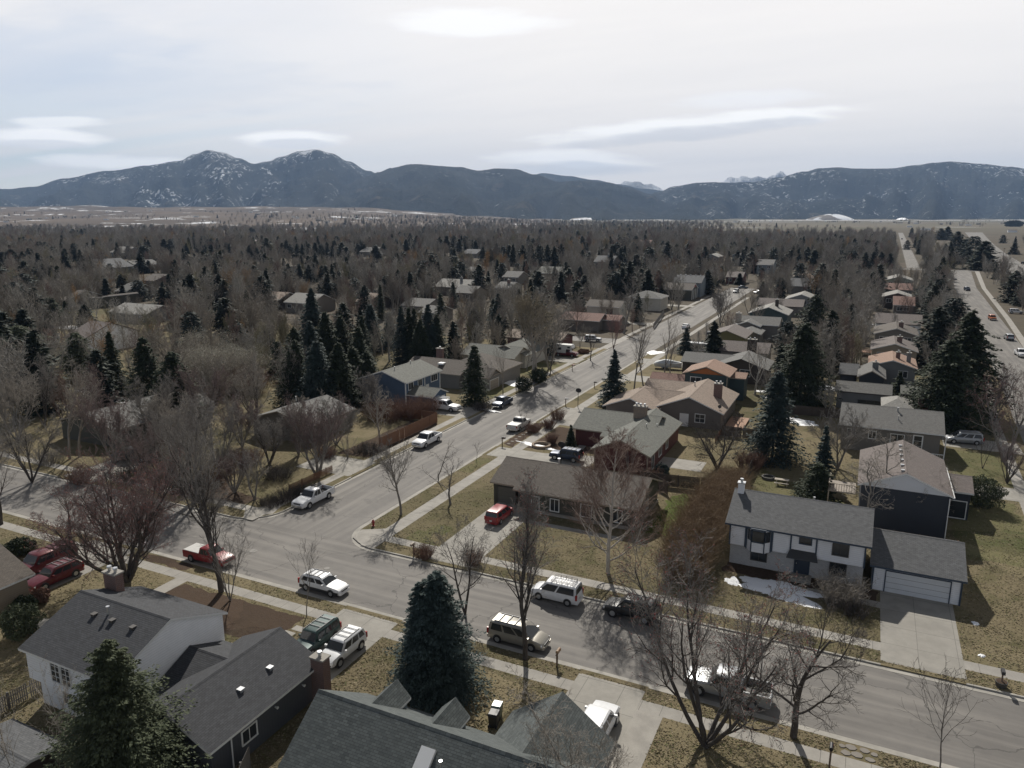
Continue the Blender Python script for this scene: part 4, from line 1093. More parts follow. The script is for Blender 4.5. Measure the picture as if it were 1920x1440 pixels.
bt(845, 947, 5.6, 'pruned crooked fruit tree on the dry corner lawn', B_GREY, B_DARK, stems=1, r0=.16, spread=1.0, kids=(7, 7, 5), trunk=.3, curve=.14, seed=3)
bt(822, 902, 5.6, 'stubby knotted bare tree on the verge above the fruit tree', B_GREY, B_DARK, stems=1, r0=.10, spread=1.0, kids=(6, 6, 4), trunk=.5, curve=.16, seed=8)
bt(893, 866, 3.0, 'tiny newly planted tree in the verge bed', B_DARK, B_DARK, stems=1, r0=.035, spread=.5, kids=(6, 4), trunk=.5, seed=2)
bt(981, 818, 5.0, 'thin sapling among stepping stones behind the white pickup at right kerb', B_GREY, B_GREY, stems=1, r0=.04, spread=.35, kids=(7, 4), trunk=.4, seed=6)
bt(872, 1152, 9.5, 'wide crooked bare tree directly behind the dense near spruce', B_DARK, B_GREY, stems=2, r0=.22, spread=.8, kids=(8, 7, 5, 4), stemang=.2, seed=19)
bt(575, 1158, 7.2, 'leafless sapling in front of the white station wagon', B_GREY, B_GREY, stems=1, r0=.05, spread=.35, kids=(10, 5, 3), trunk=.35, seed=4)
bt(1762, 1442, 7.4, 'lone sapling beside the street at the bottom right', B_GREY, B_DARK, stems=1, r0=.055, spread=.5, kids=(11, 5, 3), trunk=.3, seed=21)
bt(1345, 880, 8.3, 'dark spreading orchard tree behind the red house', B_DARK, B_DARK, stems=4, r0=.36, spread=.8, kids=(9, 8, 6, 4), stemang=.85, seed=15, up=.06, droop=.03)
bt(1180, 892, 4.6, 'hard-pruned stump-like tree by the back fence of the corner house', B_GREY, B_GREY, stems=3, r0=.22, spread=.6, kids=(3, 3), stemang=.35, seed=4)
bt(597, 895, 12, 'dense grey bare tree overhanging the corner fence left of the long street', B_GREY, B_RED, stems=6, r0=.34, spread=.55, kids=(9, 8, 6, 5), stemang=.55, seed=61)
bt(478, 938, 7.8, 'small spreading bare tree on the lawn inside the left street corner', B_GREY, B_GREY, stems=2, r0=.24, spread=.8, kids=(8, 7, 5, 4), stemang=.3, seed=62)
bt(367, 942, 13.2, 'very wide grey bare maple on the left corner lawn', B_GREY, B_GREY, stems=3, r0=.5, spread=.8, kids=(12, 9, 7, 5), stemang=.55, seed=63)
bt(300, 930, 10.0, 'reddish thicket-like bare tree left of the wide maple', B_DARK, B_RED, stems=5, r0=.25, kids=(8, 7, 5, 4), stemang=.55, seed=64)
for px, py, H, lb, sd in ((131, 862, 14.5, 'taller of the two pale aspens at the far left corner', 71), (149, 858, 13, 'right-hand pale aspen of the pair at the far left corner', 72)):
    bt(px, py, H, lb, B_PALE, B_PALE, stems=1, r0=.19, spread=.5, kids=(13, 7, 5, 3), trunk=.3, shape='column', seed=sd)
bt(545, 765, 12.5, 'pale bare tree behind the grey-roofed corner house', B_PALE, B_PALE, stems=1, r0=.2, spread=.75, kids=(13, 7, 5, 3), trunk=.25, seed=73)
bt(713, 838, 9.8, 'pale grey bare tree by the brown board fence', B_PALE, B_PALE, stems=1, r0=.17, spread=.75, kids=(10, 7, 5, 4), trunk=.25, seed=74)
bt(652, 862, 6.0, 'small twiggy tree among yard shrubs by the fence', B_GREY, B_GREY, stems=3, r0=.1, kids=(6, 5, 4), seed=75)
bt(1640, 985, 12.5, 'leaning bare tree sprawling against the navy house', B_GREY, B_PALE, stems=3, r0=.28, spread=.8, kids=(8, 7, 5, 3), stemang=.75, seed=76, curve=.22)
bt(1570, 880, 9.8, 'broad grey bare tree left of the navy house deck', B_GREY, B_GREY, stems=4, r0=.30, spread=.7, kids=(10, 8, 6, 4), stemang=.7, seed=78, up=.1)
bt(1882, 868, 14.0, 'large forked bare tree beside the silver minivan at the right edge', B_GREY, B_RED, stems=2, r0=.42, spread=.75, kids=(10, 8, 6, 4), stemang=.5, seed=79, buds=(M_BUD, 700))
bt(1888, 908, 7, 'many-stemmed bare bush-tree at the right edge below the forked tree', B_DARK, B_RED, stems=9, r0=.12, kids=(6, 5, 4), stemang=.4, seed=80)
bt(1842, 880, 6, 'small bare fruit tree on the green strip behind the juniper', B_DARK, B_DARK, stems=2, r0=.1, kids=(6, 5, 3), stemang=.4, seed=81)
bt(1858, 800, 11, 'reddish bare tree in front of the tall paired spruces at right', B_GREY, B_RED, stems=3, r0=.22, kids=(9, 7, 5, 4), stemang=.5, seed=82)
bt(1003, 716, 21.0, 'giant cottonwood with a thick pale trunk beside the long street', B_PALE, bark('cottonwood_twigs', (.20,.17,.12), (.31,.27,.20)), stems=1, r0=.62, spread=.72, kids=(15, 9, 7, 5), trunk=.30, seed=83, twig=.02)
bt(1031, 706, 8.5, 'small dark bare tree just right of the giant cottonwood', B_DARK, B_DARK, stems=1, r0=.14, kids=(8, 6, 4), trunk=.3, seed=84)
bt(1107, 676, 8.5, 'round bare street tree on the far verge of the long street', B_DARK, B_GREY, stems=1, r0=.15, kids=(9, 6, 5), trunk=.25, seed=85)
bt(943, 735, 9.5, 'thin pale bare tree in front of the brick-faced garage', B_PALE, B_PALE, stems=1, r0=.12, spread=.45, kids=(9, 6, 4), trunk=.3, seed=86)
bt(908, 740, 7.5, 'bare shrub-like tree between the narrow spruce and the blue house', B_GREY, B_GREY, stems=4, r0=.12, kids=(7, 5, 4), seed=87)
for px, py, H, lb, sd in ((1188, 742, 16.5, 'tall bare poplar nearest the pointed blue spruce', 91), (1207, 735, 15.5, 'second tall bare poplar from the pointed blue spruce', 92), (1243, 725, 15.5, 'slim bare poplar in front of the parked boat', 93), (1256, 715, 12, 'shorter bare poplar right of the slim one by the boat', 94)):
    bt(px, py, H, lb, B_GREY, B_PALE, stems=1, r0=.17, spread=.4, kids=(12, 6, 5), trunk=.3, shape='column', seed=sd, group='poplars between the long street and the houses')
bt(1350, 612, 12.5, 'dense rounded bare tree on the right verge of the street bend', B_GREY, B_GREY, stems=4, r0=.26, kids=(9, 8, 6, 3), stemang=.5, seed=95, twig=.018)
bt(1403, 590, 9.5, 'dark purplish bare tree right of the dense rounded one', B_DARK, B_DARK, stems=2, r0=.2, kids=(8, 7, 5), stemang=.35, seed=96, twig=.018)
bt(1415, 742, 11.5, 'pale-limbed birch behind the orange-gabled house', B_BIRCH, B_PALE, stems=1, r0=.2, spread=.8, kids=(10, 6, 5, 3), trunk=.2, seed=97)
bt(1150, 655, 10.5, 'red-twigged bare tree beside the pale house at the street bend', B_RED, bark('rose_twigs', (.19,.105,.095), (.27,.16,.145)), stems=3, r0=.16, kids=(9, 7, 5), stemang=.3, seed=98, twig=.016)
bt(328, 655, 12.5, 'pale multi-limbed birch above the silvery willow thicket at left', B_BIRCH, B_PALE, stems=4, r0=.2, kids=(7, 6, 5), stemang=.3, seed=99, twig=.016)
bt(268, 712, 12.5, 'leaning pale birch between two dark firs at left', B_BIRCH, B_RED, stems=3, r0=.17, kids=(8, 6, 5), stemang=.35, seed=100, twig=.015)
# the leafless yards left of the long street
for i, (px, py, H, ns, w_, lb) in enumerate(((60, 905, 10, 4, .55, 'grey bare tree at the left edge beside the street verge'), (215, 872, 11, 5, .55, 'grey bare tree before the low olive-brown house'), (262, 900, 8.5, 5, .6, 'reddish bare tree in front of the dark pickup driveway'), (330, 865, 11, 5, .55, 'dense bare tree right of the low olive-brown house'), (410, 880, 12, 4, .55, 'tall grey bare tree between the two corner houses'),
        (455, 840, 9.5, 5, .55, 'reddish bare tree left of the grey-brown roofed house'), (505, 872, 9, 4, .5, 'grey bare tree in front of the grey-brown roofed house'), (560, 855, 9.5, 5, .5, 'fine-twigged bare tree against the grey-brown roof'), (630, 835, 8.5, 4, .5, 'bare tree at the right end of the grey-brown roof'), (385, 812, 12, 4, .5, 'tall bare tree behind the wide maple'),
        (300, 828, 11, 5, .5, 'bare tree beside the snow behind the left house'), (35, 830, 12, 4, .5, 'tall bare tree at the left edge above the street'), (85, 800, 12.5, 3, .4, 'upright bare tree left of the aspen pair'), (180, 800, 11, 4, .5, 'grey bare tree left of the skylit grey roof'), (20, 770, 12, 4, .5, 'bare tree among the pines at the left edge'), (480, 790, 12, 4, .5, 'bare tree behind the grey-brown roofed house'), (690, 770, 8, 4, .5, 'bare tree above the russet scrub'), (440, 925, 6, 5, .6, 'low spreading bare tree near the corner pavement'))):
    bt(px, py, H, lb, B_GREY if i % 3 else B_DARK, (B_GREY, B_RED, B_GREY, B_PALE)[i % 4], stems=ns, r0=.26, kids=(9, 7, 6, 4), stemang=w_, seed=900+i, twig=.013)
for i, (px, py, w) in enumerate(((150, 905, 4), (235, 905, 5), (320, 895, 6), (395, 905, 5), (340, 925, 4), (420, 865, 5), (470, 868, 4), (520, 900, 4), (90, 870, 5), (610, 860, 3), (280, 865, 5), (640, 800, 5))):
    S_ = None; s, t = at(px, py); TREES_AT.append((s, t, w/2)); YARD.append((s, t, w, i))
# two trees rooted below the picture whose pale crowns reach into it
bt(1075, 1600, 10.5, 'pale bare tree crown spreading over the slate roof at the bottom centre', B_PALE, B_PALE, stems=3, r0=.2, spread=.8, kids=(8, 7, 5, 3), stemang=.6, seed=101, curve=.12)
bt(40, 1490, 8.5, 'pale young aspen at the bottom left corner', B_PALE, B_PALE, stems=2, r0=.08, kids=(7, 5, 3), stemang=.2, seed=102)
bt(110, 1475, 8.0, 'second pale young aspen right of the corner one', B_PALE, B_PALE, stems=2, r0=.08, kids=(7, 5, 3), stemang=.25, seed=103)
# ------------------------------------------------------------------ shrubs and hedges
def twig_mass(w, d, h_, n, seed, mat, up=.7, r=.012, ln=(.5, 1.3), dome=True):
    """a shrub: many curved stems fanning from the ground, tips filling an uneven dome"""
    R = random.Random(seed); out = []
    for i in range(n):
        bx, by = R.uniform(-.45, .45)*w, R.uniform(-.45, .45)*d
        a = R.uniform(0, 6.28); tilt = R.uniform(.05, .75)
        hh = h_*R.uniform(.55, 1.05)*(1-.35*((bx/(w*.5))**2+(by/(d*.5))**2)*.5)
        x, y, z = bx*.75, by*.75, 0.0
        dx, dy, dz = math.cos(a)*math.sin(tilt)*.6+bx/w*.8, math.sin(a)*math.sin(tilt)*.6+by/d*.8, 1.0
        k = 4; rr = r*R.uniform(1.0, 1.8)
        for j in range(k):
            L = hh/k
            nx, ny, nz = x+dx*L, y+dy*L, z+dz*L*.92
            out.append((x, y, z, nx, ny, nz, rr*(1-j/k*.6), rr*(1-(j+1)/k*.6)))
            if j > 0:
                for q in range(3):
                    b_ = R.uniform(0, 6.28); l2 = hh*R.uniform(.12, .32)
                    out.append((nx, ny, nz, nx+math.cos(b_)*l2*.7, ny+math.sin(b_)*l2*.7, nz+l2*R.uniform(.1, .9), rr*.6, rr*.3))
            dx += R.gauss(0, .15); dy += R.gauss(0, .15)
            x, y, z = nx, ny, nz
    return np.array(out, np.float32)
def shrub(s, t, w, d, h_, n, label, mat, name='shrub', cat='shrub', group=None, seed=None, rz=0.0, r=.012):
    S = twig_mass(w, d, h_, n, seed or int(s*31+t*17) % 991, mat, r=r)
    me = seg_mesh(name, S, 3, [mat]); o = bpy.data.objects.new(name, me); o.location = (s, t, BZ); o.rotation_euler.z = rz
    TREES_AT.append((s, t, max(w, d)/2)); link(o)
    return tag(o, label, cat, group)
M_HEDGE = bark('rusty_hedge', (.168,.114,.068), (.255,.185,.118)); M_SCRUB = bark('russet_scrub', (.13,.075,.055), (.20,.12,.09))
def leafy(name, loc, w, d, h_, n, mat, seed, label, cat='shrub', size=.14, group=None, fill=.25, thin=.35):
    """evergreen or fine-twigged bush: thousands of small leaf faces through an uneven volume"""
    R = np.random.RandomState(seed)
    u = R.normal(size=(n, 3)); u /= np.linalg.norm(u, axis=1, keepdims=True)
    az = np.arctan2(u[:, 1], u[:, 0]); lump = 1+.13*np.sin(az*3+seed)+.1*np.sin(az*5+u[:, 2]*6+seed*2)+.08*np.sin(u[:, 2]*9+az*2)
    rr = (fill+(1-fill)*R.rand(n)**.35)*lump
    P = u*rr[:, None]*np.array([w/2, d/2, h_*.52]); P[:, 2] += h_*.48; P = P[P[:, 2] > .02]; n = len(P)
    a = R.normal(size=(n, 3)); a /= np.linalg.norm(a, axis=1, keepdims=True); b = np.cross(a, R.normal(size=(n, 3))); b /= np.linalg.norm(b, axis=1, keepdims=True)
    sz = size*(.6+.8*R.rand(n))[:, None]
    V = np.stack([P-a*sz, P+b*sz*thin, P+a*sz, P-b*sz*thin], axis=1).reshape(-1, 3)
    Fc = np.arange(n*4).reshape(n, 4)
    o = bpy.data.objects.new(name, np_mesh(name, V, Fc, [mat])); o.location = loc; link(o)
    TREES_AT.append((loc[0], loc[1], max(w, d)/2))
    return tag(o, label, cat, group)
for s, t, w, i in YARD: shrub(s, t, w, w*.8, 1.6+.12*w, int(110+w*30), 'leafless brown shrub in the yards left of the long street', (M_SCRUB, B_DARK, B_GREY)[i % 3], group='leafless shrubs in the yards left of the long street', r=.013)
# the tall rusty hedge between the corner house and the split-level: separate bushes run together
for i, (s, t, w, hh, lb) in enumerate(((-13.6, 67.2, 4.6, 3.6, 'nearest clump of the rusty brown hedge row, next to the pavement'), (-14.0, 71.2, 4.6, 4.4, 'second clump of the rusty hedge row counting from the pavement'), (-13.7, 75.4, 4.4, 4.6, 'third clump of the rusty hedge row counting from the pavement'),
        (-14.0, 79.6, 4.4, 4.4, 'middle clump of the rusty hedge row'), (-13.6, 83.6, 4.0, 4.2, 'third clump from the far end of the rusty hedge row'), (-13.6, 87.6, 4.0, 3.8, 'second clump from the far end of the rusty hedge row'), (-13.4, 91.4, 3.6, 3.4, 'farthest clump of the rusty hedge row, below the orchard tree'))):
    e = empty('hedge_bush', (s, t, BZ), 0, lb, 'hedge', 'rusty hedge between the corner house and the split-level')
    link(bpy.data.objects.new('stems', seg_mesh('stems', twig_mass(w*.95, 4.8, hh*1.08, 520, 200+i, None, r=.011), 3, [M_HEDGE])), e)
    f = leafy('crown', (0, 0, 0), w, 5.0, hh, 15000, M_HEDGE, 300+i, None, None, .085, fill=.5, thin=.16); f.parent = e; TREES_AT.append((s, t, 2.6))
shrub(.4, 68.6, 3.6, 3.4, 2.7, 420, 'weeping grey twiggy shrub in front of the garage of the split-level', B_PALE, seed=5, r=.011)
shrub(1.6, 66.6, 2.4, 2.0, 1.5, 140, 'low dark twiggy shrub beside the weeping grey one', B_DARK)
for px, py, w, hh, lb in ((795, 1047, 1.9, 1.5, 'small brown shrub beside the corner mailbox'), (888, 1060, 1.9, 1.7, 'small brown shrub right of the red car driveway'), (1035, 718+115, 1.4, 1.6, 'bare stems beside the stone patio of the red house')):
    s, t = at(px, py); shrub(s, t, w, w, hh, 200, lb, M_SCRUB)
for px, py, w, hh, lb in ((720, 790, 7, 3.6, 'left clump of russet scrub below the blue house'), (760, 785, 6, 3.8, 'middle clump of russet scrub below the blue house'), (795, 778, 5, 3.2, 'right clump of russet scrub beside the white work truck'), (1000, 812, 2.4, 1.6, 'bare twiggy shrub in the bed by the stepping stones'),
        (1028, 805, 2.2, 1.7, 'bare shrub behind the cone-shaped evergreen'), (1045, 788, 2.6, 2.0, 'tall dry grasses near the stone patio'), (430, 735, 9, 5.5, 'red-stemmed thicket left of the pale bare tree'), (470, 740, 8, 5.0, 'red-stemmed thicket right of the first one'), (1405, 880, 4, 2.6, 'grey brush along the back fence'), (1215, 905, 2.6, 2.0, 'grey-green brush behind the corner house fence'),
        (100, 1055, 3.5, 1.6, 'brown brush behind the two red vehicles'), (575, 930, 5, 1.3, 'low dark hedge along the corner pavement'), (540, 938, 5, 1.2, 'low dark hedge beside the small spreading tree'), (505, 948, 4, 1.0, 'end of the low dark hedge at the street corner'), (690, 850, 5, 1.4, 'dark low hedge under the board fence'), (905, 770, 4, 1.5, 'brown scrub below the narrow spruce')):
    s, t = at(px, py); shrub(s, t, w, w*.8, hh, int(90+w*38), lb, M_SCRUB if hh > 1.5 else B_DARK, r=.014)
# ------------------------------------------------------------------ conifers
def needle(key, c1, c2, inst=0.0):
    if key in MATS: return MATS[key]
    m, nt, b = new_mat(key); g = N(nt)
    c = g.mix(g.ramp(g.noise(g.obj(), .9, 5, .7), .3, .7), c1, c2)
    c = g.mix(g.math('MULTIPLY', g.ramp(g.noise(g.obj(), 6, 3, .7), .5, .8), .5), c, tuple(a*1.5 for a in c2))
    if inst:
        r = g.node('ShaderNodeObjectInfo').outputs['Random']
        c = g.mix(g.math('MULTIPLY', r, inst), c, tuple(a*.5 for a in c1))
    nt.links.new(c, b.inputs['Base Color']); b.inputs['Roughness'].default_value = .75; b.inputs['Specular IOR Level'].default_value = .2
    MATS[key] = m
    return m
N_BLUE = needle('blue_needles', (.026,.042,.038), (.052,.075,.068)); N_BLUEN = needle('near_blue_needles', (.034,.052,.048), (.070,.098,.090)); N_GREEN = needle('green_needles', (.020,.030,.015), (.042,.056,.028)); N_HERO = needle('near_spruce_needles', (.040,.052,.026), (.090,.105,.058))
N_IA = needle('far_dark_needles', (.014,.022,.014), (.028,.040,.024), .4); N_IB = needle('far_blue_needles', (.017,.027,.023), (.032,.047,.038), .4)

def conifer(seed, H, W_, nwhorl, nbr, nspray, size, droop=.35, power=1.0, base=.04, ragged=.18, tips=1):
    """tapered whorls of drooping boughs, each bough a fan of small needle sprays"""
    R = np.random.RandomState(seed); W = W_*1.12
    zs, Ls, azs = [], [], []
    for i in range(nwhorl):
        f = (i+R.rand()*.6)/nwhorl
        z = H*(base+(1-base)*f); L = W/2*((1-f)**power*.97+.03)*(1+R.normal()*ragged*.5)
        k = max(3, int(nbr*(1-f*.6)))
        off = R.rand()*6.28
        for j in range(k):
            zs.append(z+R.normal()*H*.008); Ls.append(max(.12, L*(1+R.normal()*ragged))); azs.append(off+2*PI*j/k+R.normal()*.18)
    zs, Ls, azs = map(np.array, (zs, Ls, azs)); n = len(zs)
    m = nspray
    fr = (np.arange(m)[None, :]+R.rand(n, m)*.9)/m; fr = .12+.88*fr
    side = R.choice([-1, 1], (n, m)); wid = (1-fr)*.55+.14
    lat = side*R.rand(n, m)**.7*wid*Ls[:, None]*.62
    r = fr*Ls[:, None]
    ca, sa = np.cos(azs)[:, None], np.sin(azs)[:, None]
    X = ca*r-sa*lat; Y = sa*r+ca*lat
    Z = zs[:, None]-droop*r*fr*.9+.14*r*(fr > .75)*(fr-.75)*4*.6+R.normal(size=(n, m))*size*.35-np.abs(lat)*.18
    P = np.stack([X, Y, Z], -1).reshape(-1, 3)
    out = np.stack([ca*np.ones_like(r)+(-sa)*side*.75, sa*np.ones_like(r)+ca*side*.75, -.30+R.normal(size=(n, m))*.35], -1).reshape(-1, 3)
    out /= np.linalg.norm(out, axis=1, keepdims=True)
    rnd_ = R.normal(size=out.shape)*.45+np.array([0, 0, 1.0]); b = np.cross(out, rnd_); b /= np.linalg.norm(b, axis=1, keepdims=True)
    sz = (size*(.7+.7*R.rand(len(P))))[:, None]
    V = np.stack([P-out*sz*.6, P+b*sz*.42, P+out*sz*1.1, P-b*sz*.42], axis=1)
    V[:, 1, 2] -= sz[:, 0]*.14; V[:, 3, 2] -= sz[:, 0]*.14
    V = V.reshape(-1, 3)
    return V, np.arange(len(V)).reshape(-1, 4)
def trunk_mesh(H, r):
    S = np.array([(0, 0, -.2, 0, 0, H*.5, r, r*.6), (0, 0, H*.5, 0, 0, H*.985, r*.6, .015)], np.float32)
    return seg_mesh('trunk', S, 8, [B_DARK])
def conifer_tree(s, t, H, W, label, mat=None, seed=1, hero=False, lean=0, group=None, name='spruce_tree', **kw):
    q = dict(nwhorl=int(H*4.2), nbr=16, nspray=80, size=.105) if hero else dict(nwhorl=int(H*2.8), nbr=14, nspray=int(20+W*2.2), size=.15+.013*W)
    q.update(kw)
    e = empty(name, (s, t, BZ), 0, label, 'tree', group)
    V, Fc = conifer(seed, H, W, **q)
    link(bpy.data.objects.new('trunk', trunk_mesh(H, .012*H+.05)), e)
    link(bpy.data.objects.new('crown', np_mesh('crown', V, Fc, [mat or N_GREEN])), e)
    TREES_AT.append((s, t, W/2)); return e
conifer_tree(-25.9, 41.6, 9.6, 5.5, 'dense dark blue spruce standing in the near front lawn beside the white SUV', N_BLUEN, 3, True, nbr=22, nspray=90, power=.50, base=.0, droop=.28, ragged=.20, size=.115, nwhorl=52)
conifer_tree(-26.9, 41.0, 9.0, 3.6, 'narrower twin spruce merged into the left side of the near blue spruce', N_BLUEN, 4, True, power=.6, base=.02, nbr=12)
a = at(240, 1500); conifer_tree(a[0], a[1], 10.6, 8.2, 'large ragged green spruce in front of the white house at the bottom left', N_HERO, 5, True, power=.80, droop=.10, ragged=.30, size=.115, nwhorl=48, nbr=20, nspray=110)
for px, py, top, w, lb, mt, kw in (
    (890, 759, 648, 5.2, 'narrow pointed green spruce at the mouth of the blue house driveway', N_GREEN, dict(power=.62, nbr=14)),
    (1150, 763, 658, 6.2, 'pointed blue spruce right of the long street', N_BLUE, {}),
    (1447, 865, 698, 7.4, 'tall blue spruce in the backyard right of the orchard tree', N_BLUE, dict(power=.6)),
    (1498, 762, 606, 11.0, 'tallest dark spruce in the middle of the right-hand yards', N_GREEN, dict(power=.6)),
    (1524, 642, 553, 10.0, 'broad dark fir behind the tallest middle spruce', N_GREEN, dict(power=.5, ragged=.3)),
    (1798, 775, 586, 13.0, 'taller of the paired big spruces by the right-hand street', N_GREEN, dict(power=.65, ragged=.26)),
    (1765, 800, 640, 12.0, 'nearer and broader of the paired big spruces by the right-hand street', N_GREEN, dict(power=.6, ragged=.26)),
    (1540, 905, 800, 3.4, 'slim blue spruce tangled with bare trees left of the navy house', N_BLUE, {}),
    (1530, 938, 868, 5.4, 'low broad dark spruce behind the split-level roof', N_GREEN, dict(power=.55)),
    (1285, 664, 614, 5.0, 'small pointed blue spruce behind the parked trailer', N_BLUE, {}),
    (1682, 752, 698, 4.6, 'small ragged spruce in front of the long grey roof', N_GREEN, dict(ragged=.35)),
    (1070, 842, 797, 2.0, 'small clipped cone-shaped evergreen beside the red house driveway', N_GREEN, dict(power=1.0, droop=.05, ragged=.04, size=.12, nspray=26, nbr=18, nwhorl=16)),
    (335, 800, 660, 9.5, 'nearer of the big dark firs behind the left corner house', N_GREEN, dict(power=.65)),
    (282, 775, 632, 8.5, 'dark fir left of the nearest big one behind the corner house', N_GREEN, dict(power=.7)),
    (218, 745, 622, 6.5, 'slim dark fir furthest left of the dark trio', N_GREEN, {}),
    (48, 712, 610, 11, 'rounded olive pine near the left edge', N_HERO, dict(power=.4, base=.2, ragged=.3)),
    (84, 750, 650, 6, 'pointed dark spruce right of the olive pine', N_GREEN, {}),
    (18, 700, 655, 8, 'low rounded olive pine at the left edge', N_HERO, dict(power=.4)),
    (152, 712, 624, 7, 'olive-green pine partly hiding the white house at left', N_HERO, dict(power=.4, base=.1)),
    (100, 615, 558, 7.5, 'dark rounded pine with a clear trunk at left', N_GREEN, dict(power=.4, base=.25)),
    (126, 608, 564, 5, 'dark narrow pine right of the clear-trunked one', N_GREEN, {}),
    (20, 605, 535, 12, 'dark broad fir touching the left edge', N_GREEN, dict(power=.5)),
    (467, 618, 543, 7.5, 'single dark fir above the silvery willows', N_GREEN, {}),
    (1700, 690, 640, .1, '', None, None)):
    if kw is None: continue
    s, t = at(px, py); conifer_tree(s, t, hgt(px, py, top), w, lb, mt, int(px), **kw)
# clump of dark firs left of the blue house, and the dark wall behind it
CL = [(591,690,542,9),(615,700,585,8),(642,690,592,8),(587,720,603,8),(557,715,615,9),(560,760,640,9),(600,770,640,9),(640,765,645,9),(675,700,612,7),(697,660,570,8),(682,690,592,5),(525,700,640,7),(755,690,574,5.4),(769,690,577,4.5),(779,690,578,4.5),(805,692,572,7),(820,690,590,7),(790,700,600,7),(732,650,585,6),(827,610,549,5),(850,575,529,4),(935,612,548,7),(715,600,533,3.6),(925,600,560,5),(500,660,610,6),(665,745,650,8),(690,740,660,8)]
WORDS = ['leftmost','tall','narrow','broad','rounded','slim','shaggy','upright']
for i, (px, py, top, w) in enumerate(CL):
    s, t = at(px, py); conifer_tree(s, t, hgt(px, py, top), w, 'dark fir in the dense evergreen clump behind the blue house' if py > 640 else 'dark fir standing among bare trees above the evergreen clump', N_GREEN if i % 3 else N_BLUE, 400+i, name='fir_tree', power=.75,
        group='firs of the dense clump' if py > 640 else 'firs among bare trees above the clump')
# round evergreen bushes
for px, py, w, hh, mat, lb in ((982, 735, 3.4, 3.0, N_GREEN, 'rounded dark evergreen bush by the far kerb of the long street'), (1010, 718, 3.8, 3.0, N_GREEN, 'dark evergreen bush at the foot of the giant cottonwood'), (38, 1040, 3.2, 1.5, N_GREEN, 'low spreading juniper beside the two red vehicles'),
        (1838, 950, 4.6, 3.6, N_HERO, 'round juniper on the lawn right of the navy house'), (42, 1195, 3.0, 2.8, N_HERO, 'olive evergreen bush left of the white house wall'), (48, 1150, 1.8, 1.5, N_GREEN, 'dark round shrub by the wall of the tan house'), (78, 1130, 1.6, 1.2, M_SCRUB, 'purplish round shrub by the tan house path'),
        (1094, 663, 3.0, 1.0, M_SCRUB, 'flat round brown shrub on the lawn beyond the truck camper'), (1062, 760, 1, 1, N_GREEN, ''), (1240, 893, 2.0, 1.6, N_BLUE, 'grey-green juniper at the end of the back fence'), (1062, 845, 1.6, .8, N_GREEN, 'low evergreen at the edge of the red house driveway')):
    if not lb: continue
    s, t = at(px, py); leafy('evergreen_bush' if mat is not M_SCRUB else 'shrub', (s, t, BZ), w, w, hh, int(1800+w*w*260), mat, int(px), lb, 'bush', .13)
# silvery willow thicket at left centre
M_SILV = bark('silvery_catkins', (.34,.32,.26), (.50,.48,.40))
for i, (px, py, w, hh, lb) in enumerate(((358, 738, 14, 9.5, 'left dome of the silvery catkin willows'), (410, 735, 15, 9.0, 'middle dome of the silvery catkin willows'), (448, 720, 12, 8.0, 'right dome of the silvery catkin willows'), (385, 690, 15, 8.5, 'rear dome of the silvery catkin willows'))):
    s, t = at(px, py); e = empty('willow_tree', (s, t, BZ), 0, lb, 'tree', 'silvery catkin willows')
    link(bpy.data.objects.new('trunk', seg_mesh('trunk', twig_mass(w*.8, w*.8, hh*.9, 160, 500+i, None, r=.05), 4, [B_PALE])), e)
    f = leafy('crown', (0, 0, 0), w, w, hh, 14000, M_SILV, 600+i, None, None, .13, fill=.45, thin=.2); f.parent = e; TREES_AT.append((s, t, w/2))
# ------------------------------------------------------------------ trees of the wooded blocks (copies share mesh data)
def free(s, t, r):
    for a, b, c, d in FOOT:
        if a-r < s < b+r and c-r < t < d+r: return False
    if RB0-1 < t < RB1+1 or RA0-2 < s < RA1+2 and t < 380: return False
    if t > 40 and 20+.05*max(0, t-100)-2 < s < 36+.052*max(0, t-100)+2 and t < 560: return False
    if t > 380 and s > 60+.02*(t-380): return False
    if t > 560 and abs(s-(24+.02*(t-600))) < 9: return False
    if 194 < t < 203 and -82 < s < -58: return False
    return True
LIBT = {}
def lib_bare(k, seed, H, mat, **kw):
    A, T = grow(seed=seed, H=H, twig=.02, **kw)
    S = np.concatenate([A, T]); me = seg_mesh('bare_tree', S, 3, [mat]); LIBT[k] = me
VAR = [('round', dict(stems=2, r0=.22, kids=(9, 7, 6), stemang=.3)), ('vase', dict(stems=5, r0=.22, kids=(8, 6, 5), stemang=.5)), ('tall', dict(stems=1, r0=.22, spread=.42, kids=(14, 7, 6), trunk=.2, shape='column')),
       ('wide', dict(stems=1, r0=.3, spread=.85, kids=(11, 8, 6), trunk=.25)), ('oval', dict(stems=3, r0=.2, kids=(9, 7, 5), stemang=.22))]
i = 0
for tone in ('grey', 'brown', 'red', 'pale', 'olive', 'willow'):
    for nm, kw in VAR:
        if tone in ('pale', 'willow', 'olive') and nm in ('vase', 'wide'): continue
        i += 1; lib_bare((tone, nm), 800+i, 10.0, B_I[tone], **kw)
KEYS = list(LIBT); WGT = [{'grey': 5, 'brown': 3, 'red': 1.2, 'pale': 5.0, 'olive': 1.6, 'willow': .5}[k[0]] for k in KEYS]
LIBC = []
for j, (w, pw, mt) in enumerate(((3.6, .7, N_IA), (4.4, .5, N_IA), (3.0, .8, N_IA), (5.0, .42, N_IB), (4.0, .6, N_IA))):
    V, Fc = conifer(900+j, 10.0, w*1.32, 22, 10, 14, .46, power=pw, ragged=.26)
    tv = trunk_mesh(10.0, .15); LIBC.append(np_mesh('conifer', V, Fc, [mt]))
